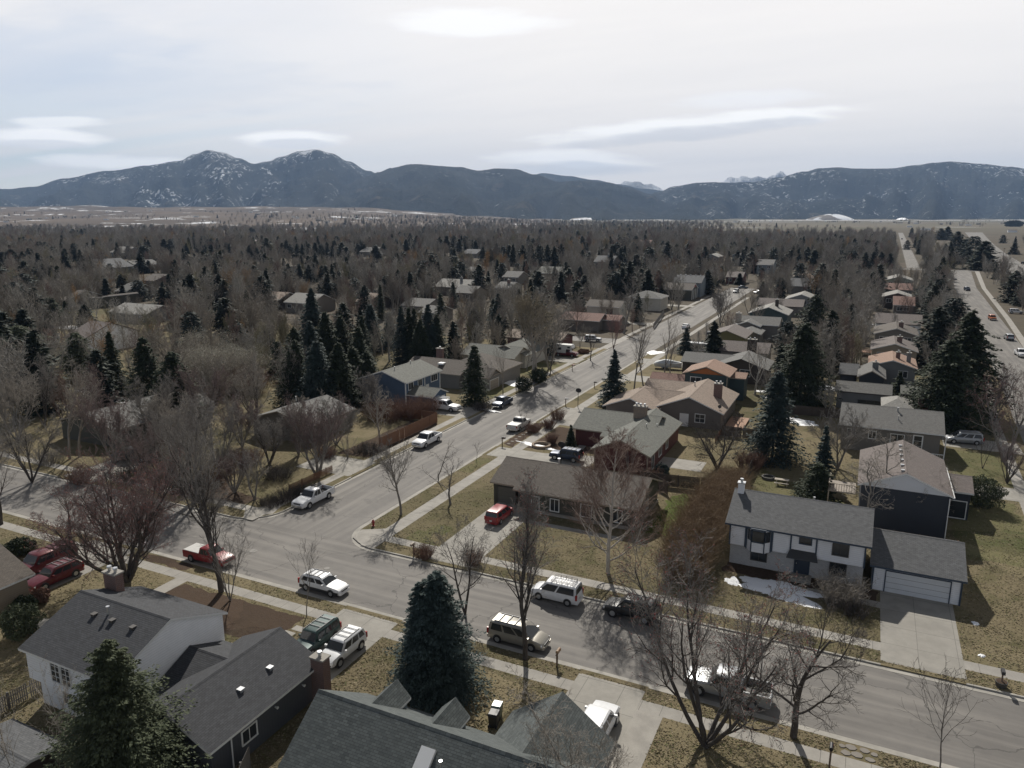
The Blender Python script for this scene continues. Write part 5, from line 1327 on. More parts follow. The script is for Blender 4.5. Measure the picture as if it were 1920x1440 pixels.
ZONES = [(lambda s, t, x, y: y > 640 and x < 960, 'in the shaded yards left of the long street'), (lambda s, t, x, y: x > 1700 and y < 640, 'along the right-hand street and its far yards'), (lambda s, t, x, y: x > 1180 and y > 560, 'between the backyards right of the long street'),
         (lambda s, t, x, y: x > 1180 and y > 470, 'around the houses at the head of the long street'), (lambda s, t, x, y: x > 960, 'in the wooded quarter beyond the giant cottonwood'), (lambda s, t, x, y: x > 480 and y > 560, 'just behind the evergreen clump'),
         (lambda s, t, x, y: x > 480, 'in the wooded blocks beyond the evergreen clump'), (lambda s, t, x, y: y > 560, 'in the leafless yards at the left edge'), (lambda s, t, x, y: True, 'in the far wooded blocks at left')]
TONE = {'grey': 'grey-brown', 'brown': 'brown', 'red': 'reddish', 'pale': 'pale', 'olive': 'yellow-olive', 'willow': 'orange-twigged'}
SHP = {'round': 'rounded', 'vase': 'fanning', 'tall': 'tall narrow', 'wide': 'wide', 'oval': 'oval'}
def zone(s, t):
    x, y, _ = proj(s, t)
    for f, w in ZONES:
        if f(s, t, x, y): return w
def inst(me, s, t, H, label, group, name, wob=1.0, rz=None):
    o = bpy.data.objects.new(name, me); k = H/10.0
    o.location = (s, t, 0); o.scale = (k*wob, k*wob, k); o.rotation_euler.z = rnd.uniform(0, 6.28) if rz is None else rz
    link(o); tag(o, label, 'tree', group); return o
# conifers measured from the photograph: foot x, top y, height in pixels, crown width in pixels
FC = """697 570 42 18;502 446 42 22;530 455 26 12;546 458 26 12;558 457 26 12;568 458 26 12;580 456 26 12;592 454 28 14;603 457 26 12;614 454 28 14;628 451 32 18;642 454 34 18;650 462 26 14;672 456 24 14;684 458 22 12;705 460 32 26;720 456 22 12;762 448 28 14;770 446 26 12;785 467 24 18;798 462 18 12;825 444 30 14;838 441 32 15;852 441 30 14;861 447 28 13;875 447 26 13;885 449 24 11;892 450 24 11;944 460 32 16;955 459 34 16;962 458 40 14;980 459 42 16;995 457 46 18;1011 458 46 18;1026 459 44 16;1039 462 42 18;1052 457 40 16;985 488 30 16;970 492 30 14;1105 472 28 20;1157 475 24 16;1168 474 26 14;1192 477 40 22;1217 462 46 26;1250 453 44 22;1267 459 42 20;1297 491 30 30;1290 468 26 14;1152 507 52 32;1165 500 58 24;1180 492 64 32;1095 516 36 24;1087 499 32 14;1047 532 34 26;1325 506 46 22;1382 470 28 18;1407 471 40 26;1386 512 22 14;1450 463 36 22;1480 469 34 24;1495 467 34 14;1512 463 36 18;1525 468 38 22;1462 520 38 20;1620 473 34 16;1635 472 34 16;1650 472 30 14;1667 475 28 14;1725 534 40 24;1590 520 34 24;1580 457 16 8;1792 434 38 26;1806 448 44 24;1822 442 52 36;1842 452 54 44;1890 511 26 22;25 467 38 28;8 472 30 20;77 492 36 20;126 466 42 16;144 468 22 14;128 480 32 14;242 461 24 20;272 459 34 24;265 475 38 20;280 488 24 16;296 484 20 14;309 448 26 16;322 448 26 16;352 456 20 16;372 458 16 12;384 457 18 12;396 458 16 14;426 454 18 14;470 459 28 18;483 464 24 14;415 514 64 26;232 534 32 16;262 524 40 28;307 537 40 26;655 500 22 12;667 500 22 12;630 492 40 20;605 497 50 16;615 512 46 20;562 495 28 16;580 497 34 16;542 507 42 20;625 530 26 24;150 625 60 40;1012 430 14 8;1335 462 20 12;1345 455 16 10;1428 500 20 12;940 494 30 14;848 466 20 12;905 463 30 14;915 470 28 14;1100 455 18 8;1125 460 18 9;350 472 20 14;700 490 26 16;1560 480 22 14;1700 450 18 10;1762 428 22 22;1775 425 24 20;1740 478 24 16;1900 455 22 14;1880 440 16 10"""
nc = 0
CON_LB = {}
for row in FC.split(';'):
    px, top, hh, w = map(float, row.split())
    if w == 0: continue
    s, t = at(px, top+hh); H = hgt(px, top+hh, top); zc = proj(s, t)[2]; W = w*zc/F
    if t > 1500: continue
    me = LIBC[nc % 5]; base = (3.6, 4.4, 3.0, 5.0, 4.0)[nc % 5]*H/10
    kind = 'broad' if W > .55*H else ('slender' if W < .38*H else 'pointed')
    size = 'tall' if H > 15 else ('small' if H < 9 else 'medium-height')
    z = zone(s, t)
    inst(me, s, t, H, '%s %s dark conifer %s' % (size, kind, z), 'dark conifers '+z, 'conifer_tree', max(.6, min(2.2, W/base))); nc += 1
    TREES_AT.append((s, t, W*.35))
R2 = random.Random(99)
def dens_ok(s, t, r): 
    return free(s, t, r) and all((s-a)**2+(t-b)**2 > (r*.5+c*.75)**2 for a, b, c in NEARL if abs(s-a) < 12 and abs(t-b) < 12)
NEARL = TREES_AT
SCAT = []
def hidden_ok(s, t, H):
    """keep the named houses, streets and lawns of the photograph in view: no tree crown in front of them"""
    x, y, z = proj(s, t); yt = proj(s, t, H)[1]
    for a, b, c, d in CLEAR:
        if a < x < b and not (y < c or yt > d): return False
    return True
CLEAR = [(560,1920,790,1500),(0,560,800,1500),(560,960,700,1100),(1000,1260,700,960),(1260,1420,690,860),(1560,1790,745,1050),(1800,1920,700,1400),(1780,1920,425,460),(1570,1920,380,432),(200,320,745,900),(490,670,738,880)]
KEEP = []     # screen boxes of roofs, streets and measured conifers that the photograph shows, with their distance
for a_, b_, c_, d_ in FOOT:
    q = [proj(x_, y_, z_) for x_ in (a_, b_) for y_ in (c_, d_) for z_ in (1.5, 5.0)]
    KEEP.append((min(p[0] for p in q), max(p[0] for p in q), min(p[1] for p in q), max(p[1] for p in q), min(p[2] for p in q), .74))
for y_ in range(64, 372, 7):
    for x_ in (-58, -51.5):
        p = proj(x_, y_, 0); w_ = 3.2*F/p[2]; KEEP.append((p[0]-w_, p[0]+w_, p[1]-w_*.3, p[1]+w_*.3, p[2]-2, .93))
for y_ in range(190, 545, 9):
    x_ = 31+.048*(y_-190); p = proj(x_, y_, 0); w_ = 4*F/p[2]; KEEP.append((p[0]-w_, p[0]+w_, p[1]-w_*.3, p[1]+w_*.3, p[2]-2, .75 if y_ < 240 else .35))
for y_ in range(620, 1700, 40):
    x_ = 24+.0173*(y_-600); p = proj(x_, y_, 0); w_ = 7*F/p[2]; KEEP.append((p[0]-w_, p[0]+w_, p[1]-w_*.3, p[1]+w_*.3, p[2]-2, .9))
for row in FC.split(';'):
    px, top, hh, w = map(float, row.split())
    if hh > 2 and w > 1: KEEP.append((px-w*.4, px+w*.4, top, top+hh*.75, proj(*at(px, top+hh))[2]-1, .8))
def hidden_ok(s, t, H):
    """keep what the photograph shows in view: few tree crowns stand in front of the roofs, streets and firs that can be seen in it"""
    x, y, z = proj(s, t); yt = proj(s, t, H)[1]; w = .27*H*F/z
    for a, b, c, d in CLEAR:
        if a < x < b and c < y < d: return False
    for a, b, c, d, zz, pr in KEEP:
        if z < zz:
            ox = min(b, x+w)-max(a, x-w); oy = min(d, y-(y-yt)*.25)-max(c, yt)
            if ox > 0 and oy > 0 and ox*oy > .10*(b-a)*(d-c) and R2.random() < pr: return False
    return True
tries = 0
while len(SCAT) < 15000 and tries < 150000:
    tries += 1
    # sample evenly in bearing and in log-distance so that the tree cover stays closed with distance
    u = R2.uniform(-1350, 2300) if False else R2.uniform(-60, 1980); q = R2.random()
    t_ = 85*(3300/85)**(q**.72)
    x = (u-960)/F*t_; s, t = x*CY-t_*SY, x*SY+t_*CY
    if t_ > 1250 and u > 1330+R2.uniform(-60, 60): continue
    if t_ > 1750 and u < 640+R2.uniform(-260, 260): continue
    if u > 1740 and t_ > 560: continue
    r = 3.0
    if not free(s, t, 1.5): continue
    con = R2.random() < (.12 if t_ < 800 else .05)
    H = (R2.uniform(6.5, 13) if R2.random() < .72 else R2.uniform(13, 18)) if not con else R2.uniform(8, 15)
    if t_ < 260:
        if R2.random() < .35 or not all((s-a)**2+(t-b)**2 > (2.0+c)**2 for a, b, c in TREES_AT): continue
    if not hidden_ok(s, t, H): continue
    SCAT.append((t_, s, t, H, con)); 
    if t_ < 260: TREES_AT.append((s, t, 2.0))
for i in range(150):
    px, py = R2.uniform(-20, 560), R2.uniform(600, 770); s, t = at(px, py); t_ = -s*SY+t*CY; H = R2.uniform(7, 13)
    if free(s, t, 1.5) and hidden_ok(s, t, H) and all((s-a)**2+(t-b)**2 > (1.6+c*.8)**2 for a, b, c in TREES_AT): SCAT.append((t_, s, t, H, False)); TREES_AT.append((s, t, 2.0))
SCAT.sort()
nb, stuff = 0, []
for t_, s, t, H, con in SCAT:
    if con:
        if nc < 285:
            z = zone(s, t); size = 'tall' if H > 12 else ('small' if H < 9.5 else 'medium-height')
            inst(LIBC[R2.randrange(5)], s, t, H, '%s dark conifer %s' % (size, z), 'dark conifers '+z, 'conifer_tree', R2.uniform(.85, 1.35)); nc += 1
        else: stuff.append((s, t, H, 100+R2.randrange(5)))
    else:
        k = R2.choices(range(len(KEYS)), WGT)[0]
        if nb < 235:
            z = zone(s, t); key = KEYS[k]
            inst(LIBT[key], s, t, H, '%s %s bare tree %s' % (TONE[key[0]], SHP[key[1]], z), 'bare trees '+z, 'bare_tree', R2.uniform(.85, 1.15)); nb += 1
        else: stuff.append((s, t, H, k))
# orange willow belts seen in the distance
for (x0, x1, y0, n) in ((1010, 1200, 470, 60), (0, 170, 462, 60), (930, 980, 505, 6), (400, 480, 470, 14), (760, 800, 500, 6), (1150, 1190, 444, 20), (250, 420, 450, 30)):
    for i in range(n):
        s, t = at(R2.uniform(x0, x1), y0+R2.uniform(-8, 6)); H = R2.uniform(9, 13)
        if free(s, t, 2): stuff.append((s, t, H, R2.choice([j for j, k in enumerate(KEYS) if k[0] == 'willow'])))
# hedgerows and lone trees of the open valley
for i in range(4200):
    u = R2.uniform(-40, 1960); d = 1350*(5200/1350)**(R2.random()**.8); x = (u-960)/F*d
    s, t = x*CY-d*SY, x*SY+d*CY
    g_ = math.sin(u*.013+d*.004)+math.sin(u*.05)*.5
    g_ += .9*math.sin(d*.011+math.sin(u*.02)*2)
    if u > 1740 and d < 1900: continue
    if g_ > (.75 if u < 1330 else 1.15) and (u < 1330 or d > 1700): stuff.append((s, t, R2.uniform(6, 13), R2.choice([0, 1, 2, 5, 6, 8, 100])))
def woodland():
    """the far wood nobody could count: one object whose points carry copies of the tree meshes"""
    col = bpy.data.collections.new('wood_sources')
    idx = {}
    for j, k in enumerate(KEYS): o = bpy.data.objects.new('src_%02d' % j, LIBT[k]); col.objects.link(o); idx[j] = j
    for j in range(5): o = bpy.data.objects.new('src_%02d' % (len(KEYS)+j), LIBC[j]); col.objects.link(o); idx[100+j] = len(KEYS)+j
    me = bpy.data.meshes.new('woodland'); me.vertices.add(len(stuff))
    me.vertices.foreach_set('co', np.array([(a, b, terrain_z(a, b)) for a, b, c, d in stuff], np.float32).ravel())
    for nm, typ, vals in (('hh', 'FLOAT', [c/10 for a, b, c, d in stuff]), ('kk', 'INT', [idx[d] for a, b, c, d in stuff]), ('rr', 'FLOAT', [R2.uniform(0, 6.28) for _ in stuff])):
        at_ = me.attributes.new(nm, typ, 'POINT'); at_.data.foreach_set('value', vals)
    o = bpy.data.objects.new('woodland', me); link(o); tag(o, 'mass of bare trees and conifers covering the far wooded plain', 'woodland', kind='stuff')
    ng = bpy.data.node_groups.new('wood', 'GeometryNodeTree')
    ng.interface.new_socket('Geometry', in_out='INPUT', socket_type='NodeSocketGeometry'); ng.interface.new_socket('Geometry', in_out='OUTPUT', socket_type='NodeSocketGeometry')
    nd = ng.nodes; gi, go = nd.new('NodeGroupInput'), nd.new('NodeGroupOutput')
    ci = nd.new('GeometryNodeCollectionInfo'); ci.inputs['Collection'].default_value = col; ci.inputs['Separate Children'].default_value = True; ci.inputs['Reset Children'].default_value = True
    ip = nd.new('GeometryNodeInstanceOnPoints'); ip.inputs['Pick Instance'].default_value = True
    def na(n, t):
        x = nd.new('GeometryNodeInputNamedAttribute'); x.data_type = t; x.inputs['Name'].default_value = n
        return next(s_ for s_ in x.outputs if s_.enabled and s_.name == 'Attribute')
    cx = nd.new('ShaderNodeCombineXYZ'); ng.links.new(na('rr', 'FLOAT'), cx.inputs[2])
    ng.links.new(gi.outputs[0], ip.inputs['Points']); ng.links.new(ci.outputs[0], ip.inputs['Instance'])
    ng.links.new(na('kk', 'INT'), ip.inputs['Instance Index']); ng.links.new(cx.outputs[0], ip.inputs['Rotation']); ng.links.new(na('hh', 'FLOAT'), ip.inputs['Scale'])
    ng.links.new(ip.outputs[0], go.inputs[0])
    md = o.modifiers.new('wood', 'NODES'); md.node_group = ng

# trees right of the main road at the right edge
for i in range(70):
    s, t = at(R2.uniform(1835, 1935), R2.uniform(455, 505))
    if s > 100+.1*(t-600): stuff.append((s, t, R2.uniform(6, 11), R2.choice([0, 1, 5, 8, 100])))
# ------------------------------------------------------------------ dry grass tufts and fallen leaves on the near lawns
def in_poly(P, X, Y):
    c = np.zeros(len(X), bool); n = len(P)
    for i in range(n):
        (x0, y0), (x1, y1) = P[i], P[(i+1) % n]
        if y0 == y1: continue
        c ^= ((y0 > Y) != (y1 > Y)) & (X < (x1-x0)*(Y-y0)/(y1-y0)+x0)
    return c
def scatter_ground(name, n, seed, mats, kind):
    R = np.random.RandomState(seed)
    U = R.uniform(-40, 1960, n); Vv = R.uniform(840, 1445, n)
    u = (U-960)/F; v = (Vv-720)/F; k = HC/(CP*v+SP); x, y = u*k, k*(CP-v*SP)
    X, Y = x*CY-y*SY, x*SY+y*CY
    ok = ((Y > RB1+.2) | (Y < RB0-.2)) & ~((X > RA0-.2) & (X < RA1+.2) & (Y > RB1)) & (X < 21.8)
    for P in PAVED: ok &= ~in_poly(P, X, Y)
    for a, b, c, d in FOOT: ok &= ~((X > a+.3) & (X < b-.3) & (Y > c+.3) & (Y < d-.3))
    X, Y = X[ok], Y[ok]; n = len(X)
    # patchy: clumps follow a slow pattern
    f = np.sin(X*.9+np.sin(Y*.7)*2)+np.sin(Y*1.3+np.sin(X*.5)*2.5)+R.normal(size=n)*1.6; keep = f > (-.9 if kind == 'g' else .6); X, Y = X[keep], Y[keep]; n = len(X)
    a = R.uniform(0, 6.28, n)
    P = np.stack([X, Y, np.full(n, BZ+.004)], -1)
    if kind == 'g':
        w = R.uniform(.03, .09, n); h = R.uniform(.015, .045, n); dx = np.stack([np.cos(a)*w, np.sin(a)*w, 0*a], -1); le = np.stack([R.normal(size=n)*.05, R.normal(size=n)*.05, h], -1)
        V = np.stack([P-dx, P+dx, P+dx*.8+le, P-dx*.8+le], 1).reshape(-1, 3)
    else:
        w = R.uniform(.02, .045, n); dx = np.stack([np.cos(a)*w, np.sin(a)*w, R.normal(size=n)*.015+.015], -1); dy = np.stack([-np.sin(a)*w*.7, np.cos(a)*w*.7, R.normal(size=n)*.015+.01], -1)
        V = np.stack([P-dx, P-dy, P+dx, P+dy], 1).reshape(-1, 3)
    me = np_mesh(name, V, np.arange(n*4).reshape(n, 4), mats, mi=R.randint(0, len(mats), n))
    tag(link(bpy.data.objects.new(name, me)), kind='stuff')
G1 = bark('straw_blades', (.20,.165,.10), (.30,.25,.16)); G2 = bark('olive_blades', (.085,.09,.035), (.13,.135,.055)); G3 = bark('brown_thatch', (.105,.078,.052), (.15,.115,.075)); G4 = bark('tan_thatch', (.15,.122,.078), (.20,.165,.11))
scatter_ground('grass', 260000, 31, [G1, G2, G4, G1], 'g')
scatter_ground('leaves', 60000, 32, [G3, G4, G1], 'l')
# ------------------------------------------------------------------ vehicles
def carpaint(key, col, metal=.0):
    if key in MATS: return MATS[key]
    m, nt, b = new_mat(key); g = N(nt)
    f = g.noise(g.obj(), 2.5, 5, .6)
    c = g.mix(g.math('MULTIPLY', g.ramp(f, .45, .8), .18), col, (.22,.20,.17))
    nt.links.new(c, b.inputs['Base Color']); b.inputs['Metallic'].default_value = metal
    b.inputs['Roughness'].default_value = .38; b.inputs['Coat Weight'].default_value = .3; b.inputs['Coat Roughness'].default_value = .06
    MATS[key] = m
    return m
CP_ = {'white': carpaint('white_paint', (.72,.73,.74)), 'silver': carpaint('silver_paint', (.36,.37,.38), .5), 'gold': carpaint('champagne_paint', (.34,.32,.28), .4), 'red': carpaint('red_paint', (.27,.016,.020)), 'maroon': carpaint('maroon_paint', (.12,.010,.014), .2),
       'black': carpaint('black_paint', (.012,.013,.015)), 'green': carpaint('dark_green_paint', (.018,.05,.048), .2), 'navy': carpaint('navy_paint', (.02,.035,.07), .3), 'grey': carpaint('grey_blue_paint', (.10,.13,.16), .3), 'orange': carpaint('orange_paint', (.40,.11,.03)), 'offwhite': carpaint('offwhite_paint', (.60,.59,.56))}
M_RACK = paint('dull_rack', (.22,.22,.22), .5, .1); M_TYRE = paint('tyre_rubber', (.018,.018,.019), .85, .2); M_RIM = paint('alloy_rim', (.45,.46,.47), .35, .1, metal=.6); M_PLAST = paint('black_plastic', (.025,.025,.027), .5, .1)
M_HEADL = paint('headlight_lens', (.62,.64,.66), .12, .05); M_TAIL = paint('tail_light_lens', (.30,.012,.012), .2, .05); M_CHROME = paint('chrome', (.6,.6,.6), .15, .05, metal=.9); M_PLATE = paint('number_plate', (.6,.6,.58), .5)
# body stations: (x fraction of length from rear, top height, half-width factor); greenhouse: (x_rear_bottom, x_rear_top, x_front_top, x_front_bottom, belt z, roof z)
KIND = {
 'wagon':   dict(L=4.75, W=1.76, st=[(0,.72,.86),(.02,.98,.95),(.25,1.0,1),(.62,.99,1),(.70,.97,1),(.92,.84,.95),(.985,.70,.86),(1,.55,.80)], gh=(.025,.09,.56,.70,.96,1.52)),
 'suv':     dict(L=4.65, W=1.84, st=[(0,.75,.88),(.02,1.10,.96),(.25,1.12,1),(.66,1.10,1),(.74,1.07,1),(.93,.98,.96),(.985,.82,.88),(1,.6,.82)], gh=(.02,.075,.60,.735,1.08,1.72)),
 'oldsuv':  dict(L=4.7, W=1.80, st=[(0,.75,.92),(.015,1.08,.97),(.25,1.1,1),(.66,1.08,1),(.72,1.05,1),(.95,1.0,.97),(.99,.85,.92),(1,.6,.88)], gh=(.015,.04,.60,.70,1.06,1.72)),
 'minivan': dict(L=5.0, W=1.92, st=[(0,.72,.88),(.015,1.05,.96),(.25,1.06,1),(.70,1.04,1),(.80,1.0,.99),(.94,.86,.93),(.985,.70,.84),(1,.55,.78)], gh=(.015,.05,.62,.82,1.02,1.74)),
 'van':     dict(L=4.6, W=1.84, st=[(0,.72,.90),(.01,1.08,.97),(.25,1.1,1),(.72,1.08,1),(.80,1.06,.99),(.94,.92,.94),(.985,.75,.86),(1,.55,.80)], gh=(.01,.025,.66,.82,1.06,1.84)),
 'sedan':   dict(L=4.7, W=1.80, st=[(0,.70,.86),(.02,.98,.94),(.14,1.02,.99),(.30,1.0,1),(.66,.97,1),(.72,.95,1),(.93,.82,.95),(.985,.68,.86),(1,.52,.80)], gh=(.14,.27,.54,.70,.94,1.43)),
 'pickup':  dict(L=5.85, W=1.98, st=[(0,.0,1),(.40,1.18,1),(.42,1.20,1),(.68,1.18,1),(.73,1.17,1),(.94,1.08,.97),(.985,.95,.92),(1,.7,.88)], gh=(.405,.425,.60,.71,1.16,1.88), bed=.40),
 'crew':    dict(L=5.95, W=2.0, st=[(0,.0,1),(.34,1.22,1),(.36,1.24,1),(.70,1.22,1),(.75,1.20,1),(.94,1.12,.97),(.985,1.0,.92),(1,.7,.88)], gh=(.345,.37,.62,.725,1.2,1.93), bed=.345),
}
def loft(mb, secs):
    """closed skin through cross-sections of equal point count"""
    n = len(secs[0]); i0 = len(mb.v)
    for s_ in secs: mb.v += s_
    for a in range(len(secs)-1):
        for k in range(n):
            p = i0+a*n+k; q = i0+a*n+(k+1) % n
            mb.f.append((p, q, q+n, p+n)); mb.uv.append(None)
    mb.f.append(tuple(range(i0+n-1, i0-1, -1))); mb.uv.append(None)
    mb.f.append(tuple(range(i0+(len(secs)-1)*n, i0+len(secs)*n))); mb.uv.append(None)

def vehicle(kind, s, t, head, color, label, group=None, z=None, extras=(), scale=1.0, cat=None, two_tone=None, tint=False):
    K = KIND[kind]; L, W = K['L'], K['W']; hw = W/2
    cat = cat or {'pickup': 'pickup truck', 'crew': 'pickup truck', 'van': 'van', 'minivan': 'minivan', 'wagon': 'car', 'suv': 'suv', 'oldsuv': 'suv', 'sedan': 'car'}[kind]
    root = empty('parked_' + {'pickup': 'pickup', 'crew': 'pickup', 'van': 'van', 'minivan': 'minivan', 'wagon': 'station_wagon', 'suv': 'suv', 'oldsuv': 'suv', 'sedan': 'sedan'}[kind], (s, t, z if z is not None else .03), math.radians(head), label, cat, group)
    root.scale = (scale,)*3
    X = lambda f: (f-.5)*L
    pm = CP_[color]
    body = MB(); zb = .24 if kind not in ('pickup', 'crew', 'suv', 'oldsuv') else .36
    def sec(x, zt, w):
        w *= hw; m = (zb+zt)/2
        return [(x,-w*.90,zb),(x,-w*.985,zb+.12),(x,-w,m),(x,-w*.985,zt-.14),(x,-w*.90,zt-.02),(x,-w*.5,zt+.02),(x,w*.5,zt+.02),(x,w*.90,zt-.02),(x,w*.985,zt-.14),(x,w,m),(x,w*.985,zb+.12),(x,w*.90,zb)]
    st = [q for q in K['st'] if q[1] > 0]
    loft(body, [sec(X(f), zt, w) for f, zt, w in st])
    x0, x1, x2, x3, zbelt, zroof = K['gh']; x0, x1, x2, x3 = map(X, (x0, x1, x2, x3)); wb, wr = hw*.95, hw*.80
    gh = [[(x0,-wb,zbelt-.05),(x1,-wr,zroof-.06),(x1+.08,-wr*.86,zroof),(x1+.08,wr*.86,zroof),(x1,wr,zroof-.06),(x0,wb,zbelt-.05)],
          [(x0+.3,-wb*1.0,zbelt-.05),(x1+.32,-wr*1.03,zroof-.06),(x1+.35,-wr*.88,zroof+.03),(x1+.35,wr*.88,zroof+.03),(x1+.32,wr*1.03,zroof-.06),(x0+.3,wb,zbelt-.05)],
          [(x3-.5,-wb,zbelt-.05),(x2-.1,-wr*1.03,zroof-.06),(x2-.12,-wr*.88,zroof+.025),(x2-.12,wr*.88,zroof+.025),(x2-.1,wr*1.03,zroof-.06),(x3-.5,wb,zbelt-.05)],
          [(x3,-wb*.93,zbelt-.05),(x2+.06,-wr*.94,zroof-.08),(x2+.02,-wr*.84,zroof-.015),(x2+.02,wr*.84,zroof-.015),(x2+.06,wr*.94,zroof-.08),(x3,wb*.93,zbelt-.05)]]
    loft(body, gh)
    if K.get('bed'):
        a, b = X(0), X(K['bed']); zt = K['st'][2][1]-.02
        body.box(a, b, -hw*.98, -hw*.86, zb+.05, zt); body.box(a, b, hw*.86, hw*.98, zb+.05, zt); body.box(a-.02, a+.09, -hw*.96, hw*.96, zb+.1, zt-.01)
        body.box(b-.08, b+.05, -hw*.9, hw*.9, zb, zt)
        fl = MB(); fl.box(a+.09, b-.08, -hw*.86, hw*.86, zb+.25, zb+.38); fl.build('bed_floor', M_PLAST, root)
    bo = body.build('body', pm, root, smooth=False); bpyfix(bo)
    for p in bo.data.polygons: p.use_smooth = True
    try:
        bo.data.set_sharp_from_angle(angle=math.radians(32))
    except Exception: pass
    def quad(name, P, off, parent=None, mat=None):
        P = np.array(P, float); n = np.cross(P[1]-P[0], P[3]-P[0]); n /= np.linalg.norm(n)
        c = P.mean(0)
        mb = MB(); mb.poly([tuple(p+n*off) for p in P]); return mb.build(name, mat or glass_mat(), parent or root)
    def lerp(a, b, f): return tuple(a[i]+(b[i]-a[i])*f for i in range(3))
    # windscreen, rear window
    A, B_ = gh[3], gh[0]
    quad('windscreen', [lerp(A[0], A[1], .12), lerp(A[5], A[4], .12), lerp(A[5], A[4], .95), lerp(A[0], A[1], .95)], .014)
    quad('rear_window', [lerp(B_[5], B_[4], .22), lerp(B_[0], B_[1], .22), lerp(B_[0], B_[1], .9), lerp(B_[5], B_[4], .9)], .014)
    # side windows, split by pillars
    splits = {'pickup': (0, .48, 1), 'crew': (0, .5, 1), 'sedan': (0, .5, 1), 'wagon': (0, .30, .64, 1), 'suv': (0, .28, .62, 1), 'oldsuv': (0, .32, .64, 1), 'minivan': (0, .34, .68, 1), 'van': (0, .0, .55, 1)}[kind]
    for sg in (-1, 1):
        sw = MB()
        for i in range(len(splits)-1):
            if splits[i] == splits[i+1]: continue
            f0, f1 = splits[i]+.025, splits[i+1]-.025
            bl, br_ = x0+.16+(x3-.16-x0-.16)*f0, x0+.16+(x3-.16-x0-.16)*f1; tl, tr = x1+.14+(x2-.08-x1-.14)*f0, x1+.14+(x2-.08-x1-.14)*f1
            zl, zh = zbelt+.04, zroof-.13
            ya = lambda z_: sg*(wb*1.0+(wr*1.03-wb)*((z_-zbelt+.05)/(zroof-.01-zbelt)))+sg*.022
            P = [(bl, ya(zl), zl), (br_, ya(zl), zl), (tr, ya(zh), zh), (tl, ya(zh), zh)]
            sw.poly(P if sg < 0 else P[::-1])
        sw.build('side_window', glass_mat(), root)
    # wheels
    wr_ = .33 if kind in ('wagon', 'sedan', 'minivan', 'van') else .39
    for fx in ((.19, .80) if kind != 'crew' and kind != 'pickup' else (.20, .81)):
        for sg in (-1, 1):
            x = X(fx); y = sg*hw
            ar = MB(); ar.tube((x, y-sg*.3, wr_+.02), (x, y+sg*.004, wr_+.02), wr_*1.17, wr_*1.17, 22); ar.build('wheel_arch', M_PLAST, root)
            w = MB(); w.tube((x, y-sg*.20, wr_), (x, y+sg*.025, wr_), wr_, wr_*.96, 22); wo = w.build('wheel', M_TYRE, root)
            rm = MB(); rm.tube((x, y-sg*.05, wr_), (x, y+sg*.035, wr_), wr_*.64, wr_*.6, 16); rm.build('rim', M_RIM, wo)
    # lamps, grille, bumpers, mirrors, plates
    zf = K['st'][-2][1]; xf = X(1); xr = X(0)
    for sg in (-1, 1):
        hl = MB(); hl.prism([(X(.965), sg*hw*.55, zf-.20), (X(.965), sg*hw*.91, zf-.20), (X(.955), sg*hw*.91, zf-.02), (X(.955), sg*hw*.55, zf-.02)], (.115*L*.2, 0, 0)); o = hl.build('headlight', M_HEADL, root); bpyfix(o)
        tl = MB(); zt = K['st'][2][1] if K.get('bed') else K['st'][1][1]; tl.box(xr-.03, xr+.14, sg*hw*.80, sg*hw*.975, zt-.38, zt-.06 if K.get('bed') or kind == 'sedan' else zt+.12); tl.build('tail_light', M_TAIL, root)
        mr = MB(); mr.box(x3-.42, x3-.28, sg*hw*.96, sg*(hw+.19), zbelt-.02, zbelt+.15); mr.build('mirror', pm if kind != 'crew' else M_PLAST, root)
    gr = MB(); gr.box(xf-.06, xf+.012, -hw*.5, hw*.5, zf-.22, zf-.06); gr.build('grille', M_PLAST, root)
    bm_ = M_CHROME if kind in ('pickup', 'crew', 'oldsuv') else (M_PLAST if kind == 'suv' else pm)
    for nm, a, b in (('front_bumper', xf-.10, xf+.05), ('rear_bumper', xr-.07, xr+.10)):
        q = MB(); q.prism([(a, -hw*.84, zb), (b if a > 0 else a, -hw*.74, zb), (b if a > 0 else a, hw*.74, zb), (a, hw*.84, zb)] if a > 0 else [(b, -hw*.9, zb), (a, -hw*.82, zb), (a, hw*.82, zb), (b, hw*.9, zb)], (0, 0, .26)); o = q.build(nm, bm_, root); bpyfix(o)
    pl = MB(); pl.box(xr-.085, xr-.07, -.16, .16, zb+.34, zb+.5); pl.build('number_plate', M_PLATE, root)
    if two_tone:
        sk = MB()
        for sg in (-1, 1): sk.box(X(.03), X(.97), sg*hw*.97, sg*hw*1.008, zb, zb+.30)
        sk.build('lower_cladding', two_tone, root)
    zr = zroof
    if 'rack' in extras:
        q = MB()
        for sg in (-1, 1): q.box(x1+.3, x2-.1, sg*wr*.78, sg*wr*.84, zr+.03, zr+.09)
        for f in (.25, .5, .75): q.box(x1+(x2-x1)*f-.03, x1+(x2-x1)*f+.03, -wr*.8, wr*.8, zr+.07, zr+.11)
        q.build('roof_rack', M_RACK, root)
    if 'basket' in extras:
        q = MB(); a, b = x1+.35, x2-.45
        for zz in (zr+.13, zr+.27):
            for sg in (-1, 1): q.box(a, b, sg*wr*.80, sg*wr*.84, zz, zz+.03)
            q.box(a, a+.03, -wr*.8, wr*.8, zz, zz+.03); q.box(b-.03, b, -wr*.8, wr*.8, zz, zz+.03)
        for k in range(9): q.box(a+(b-a)*k/8, a+(b-a)*k/8+.03, -wr*.8, wr*.8, zr+.10, zr+.13)
        for k in range(5): 
            for sg in (-1, 1): q.box(a+(b-a)*k/4, a+(b-a)*k/4+.03, sg*wr*.8, sg*wr*.84, zr, zr+.27)
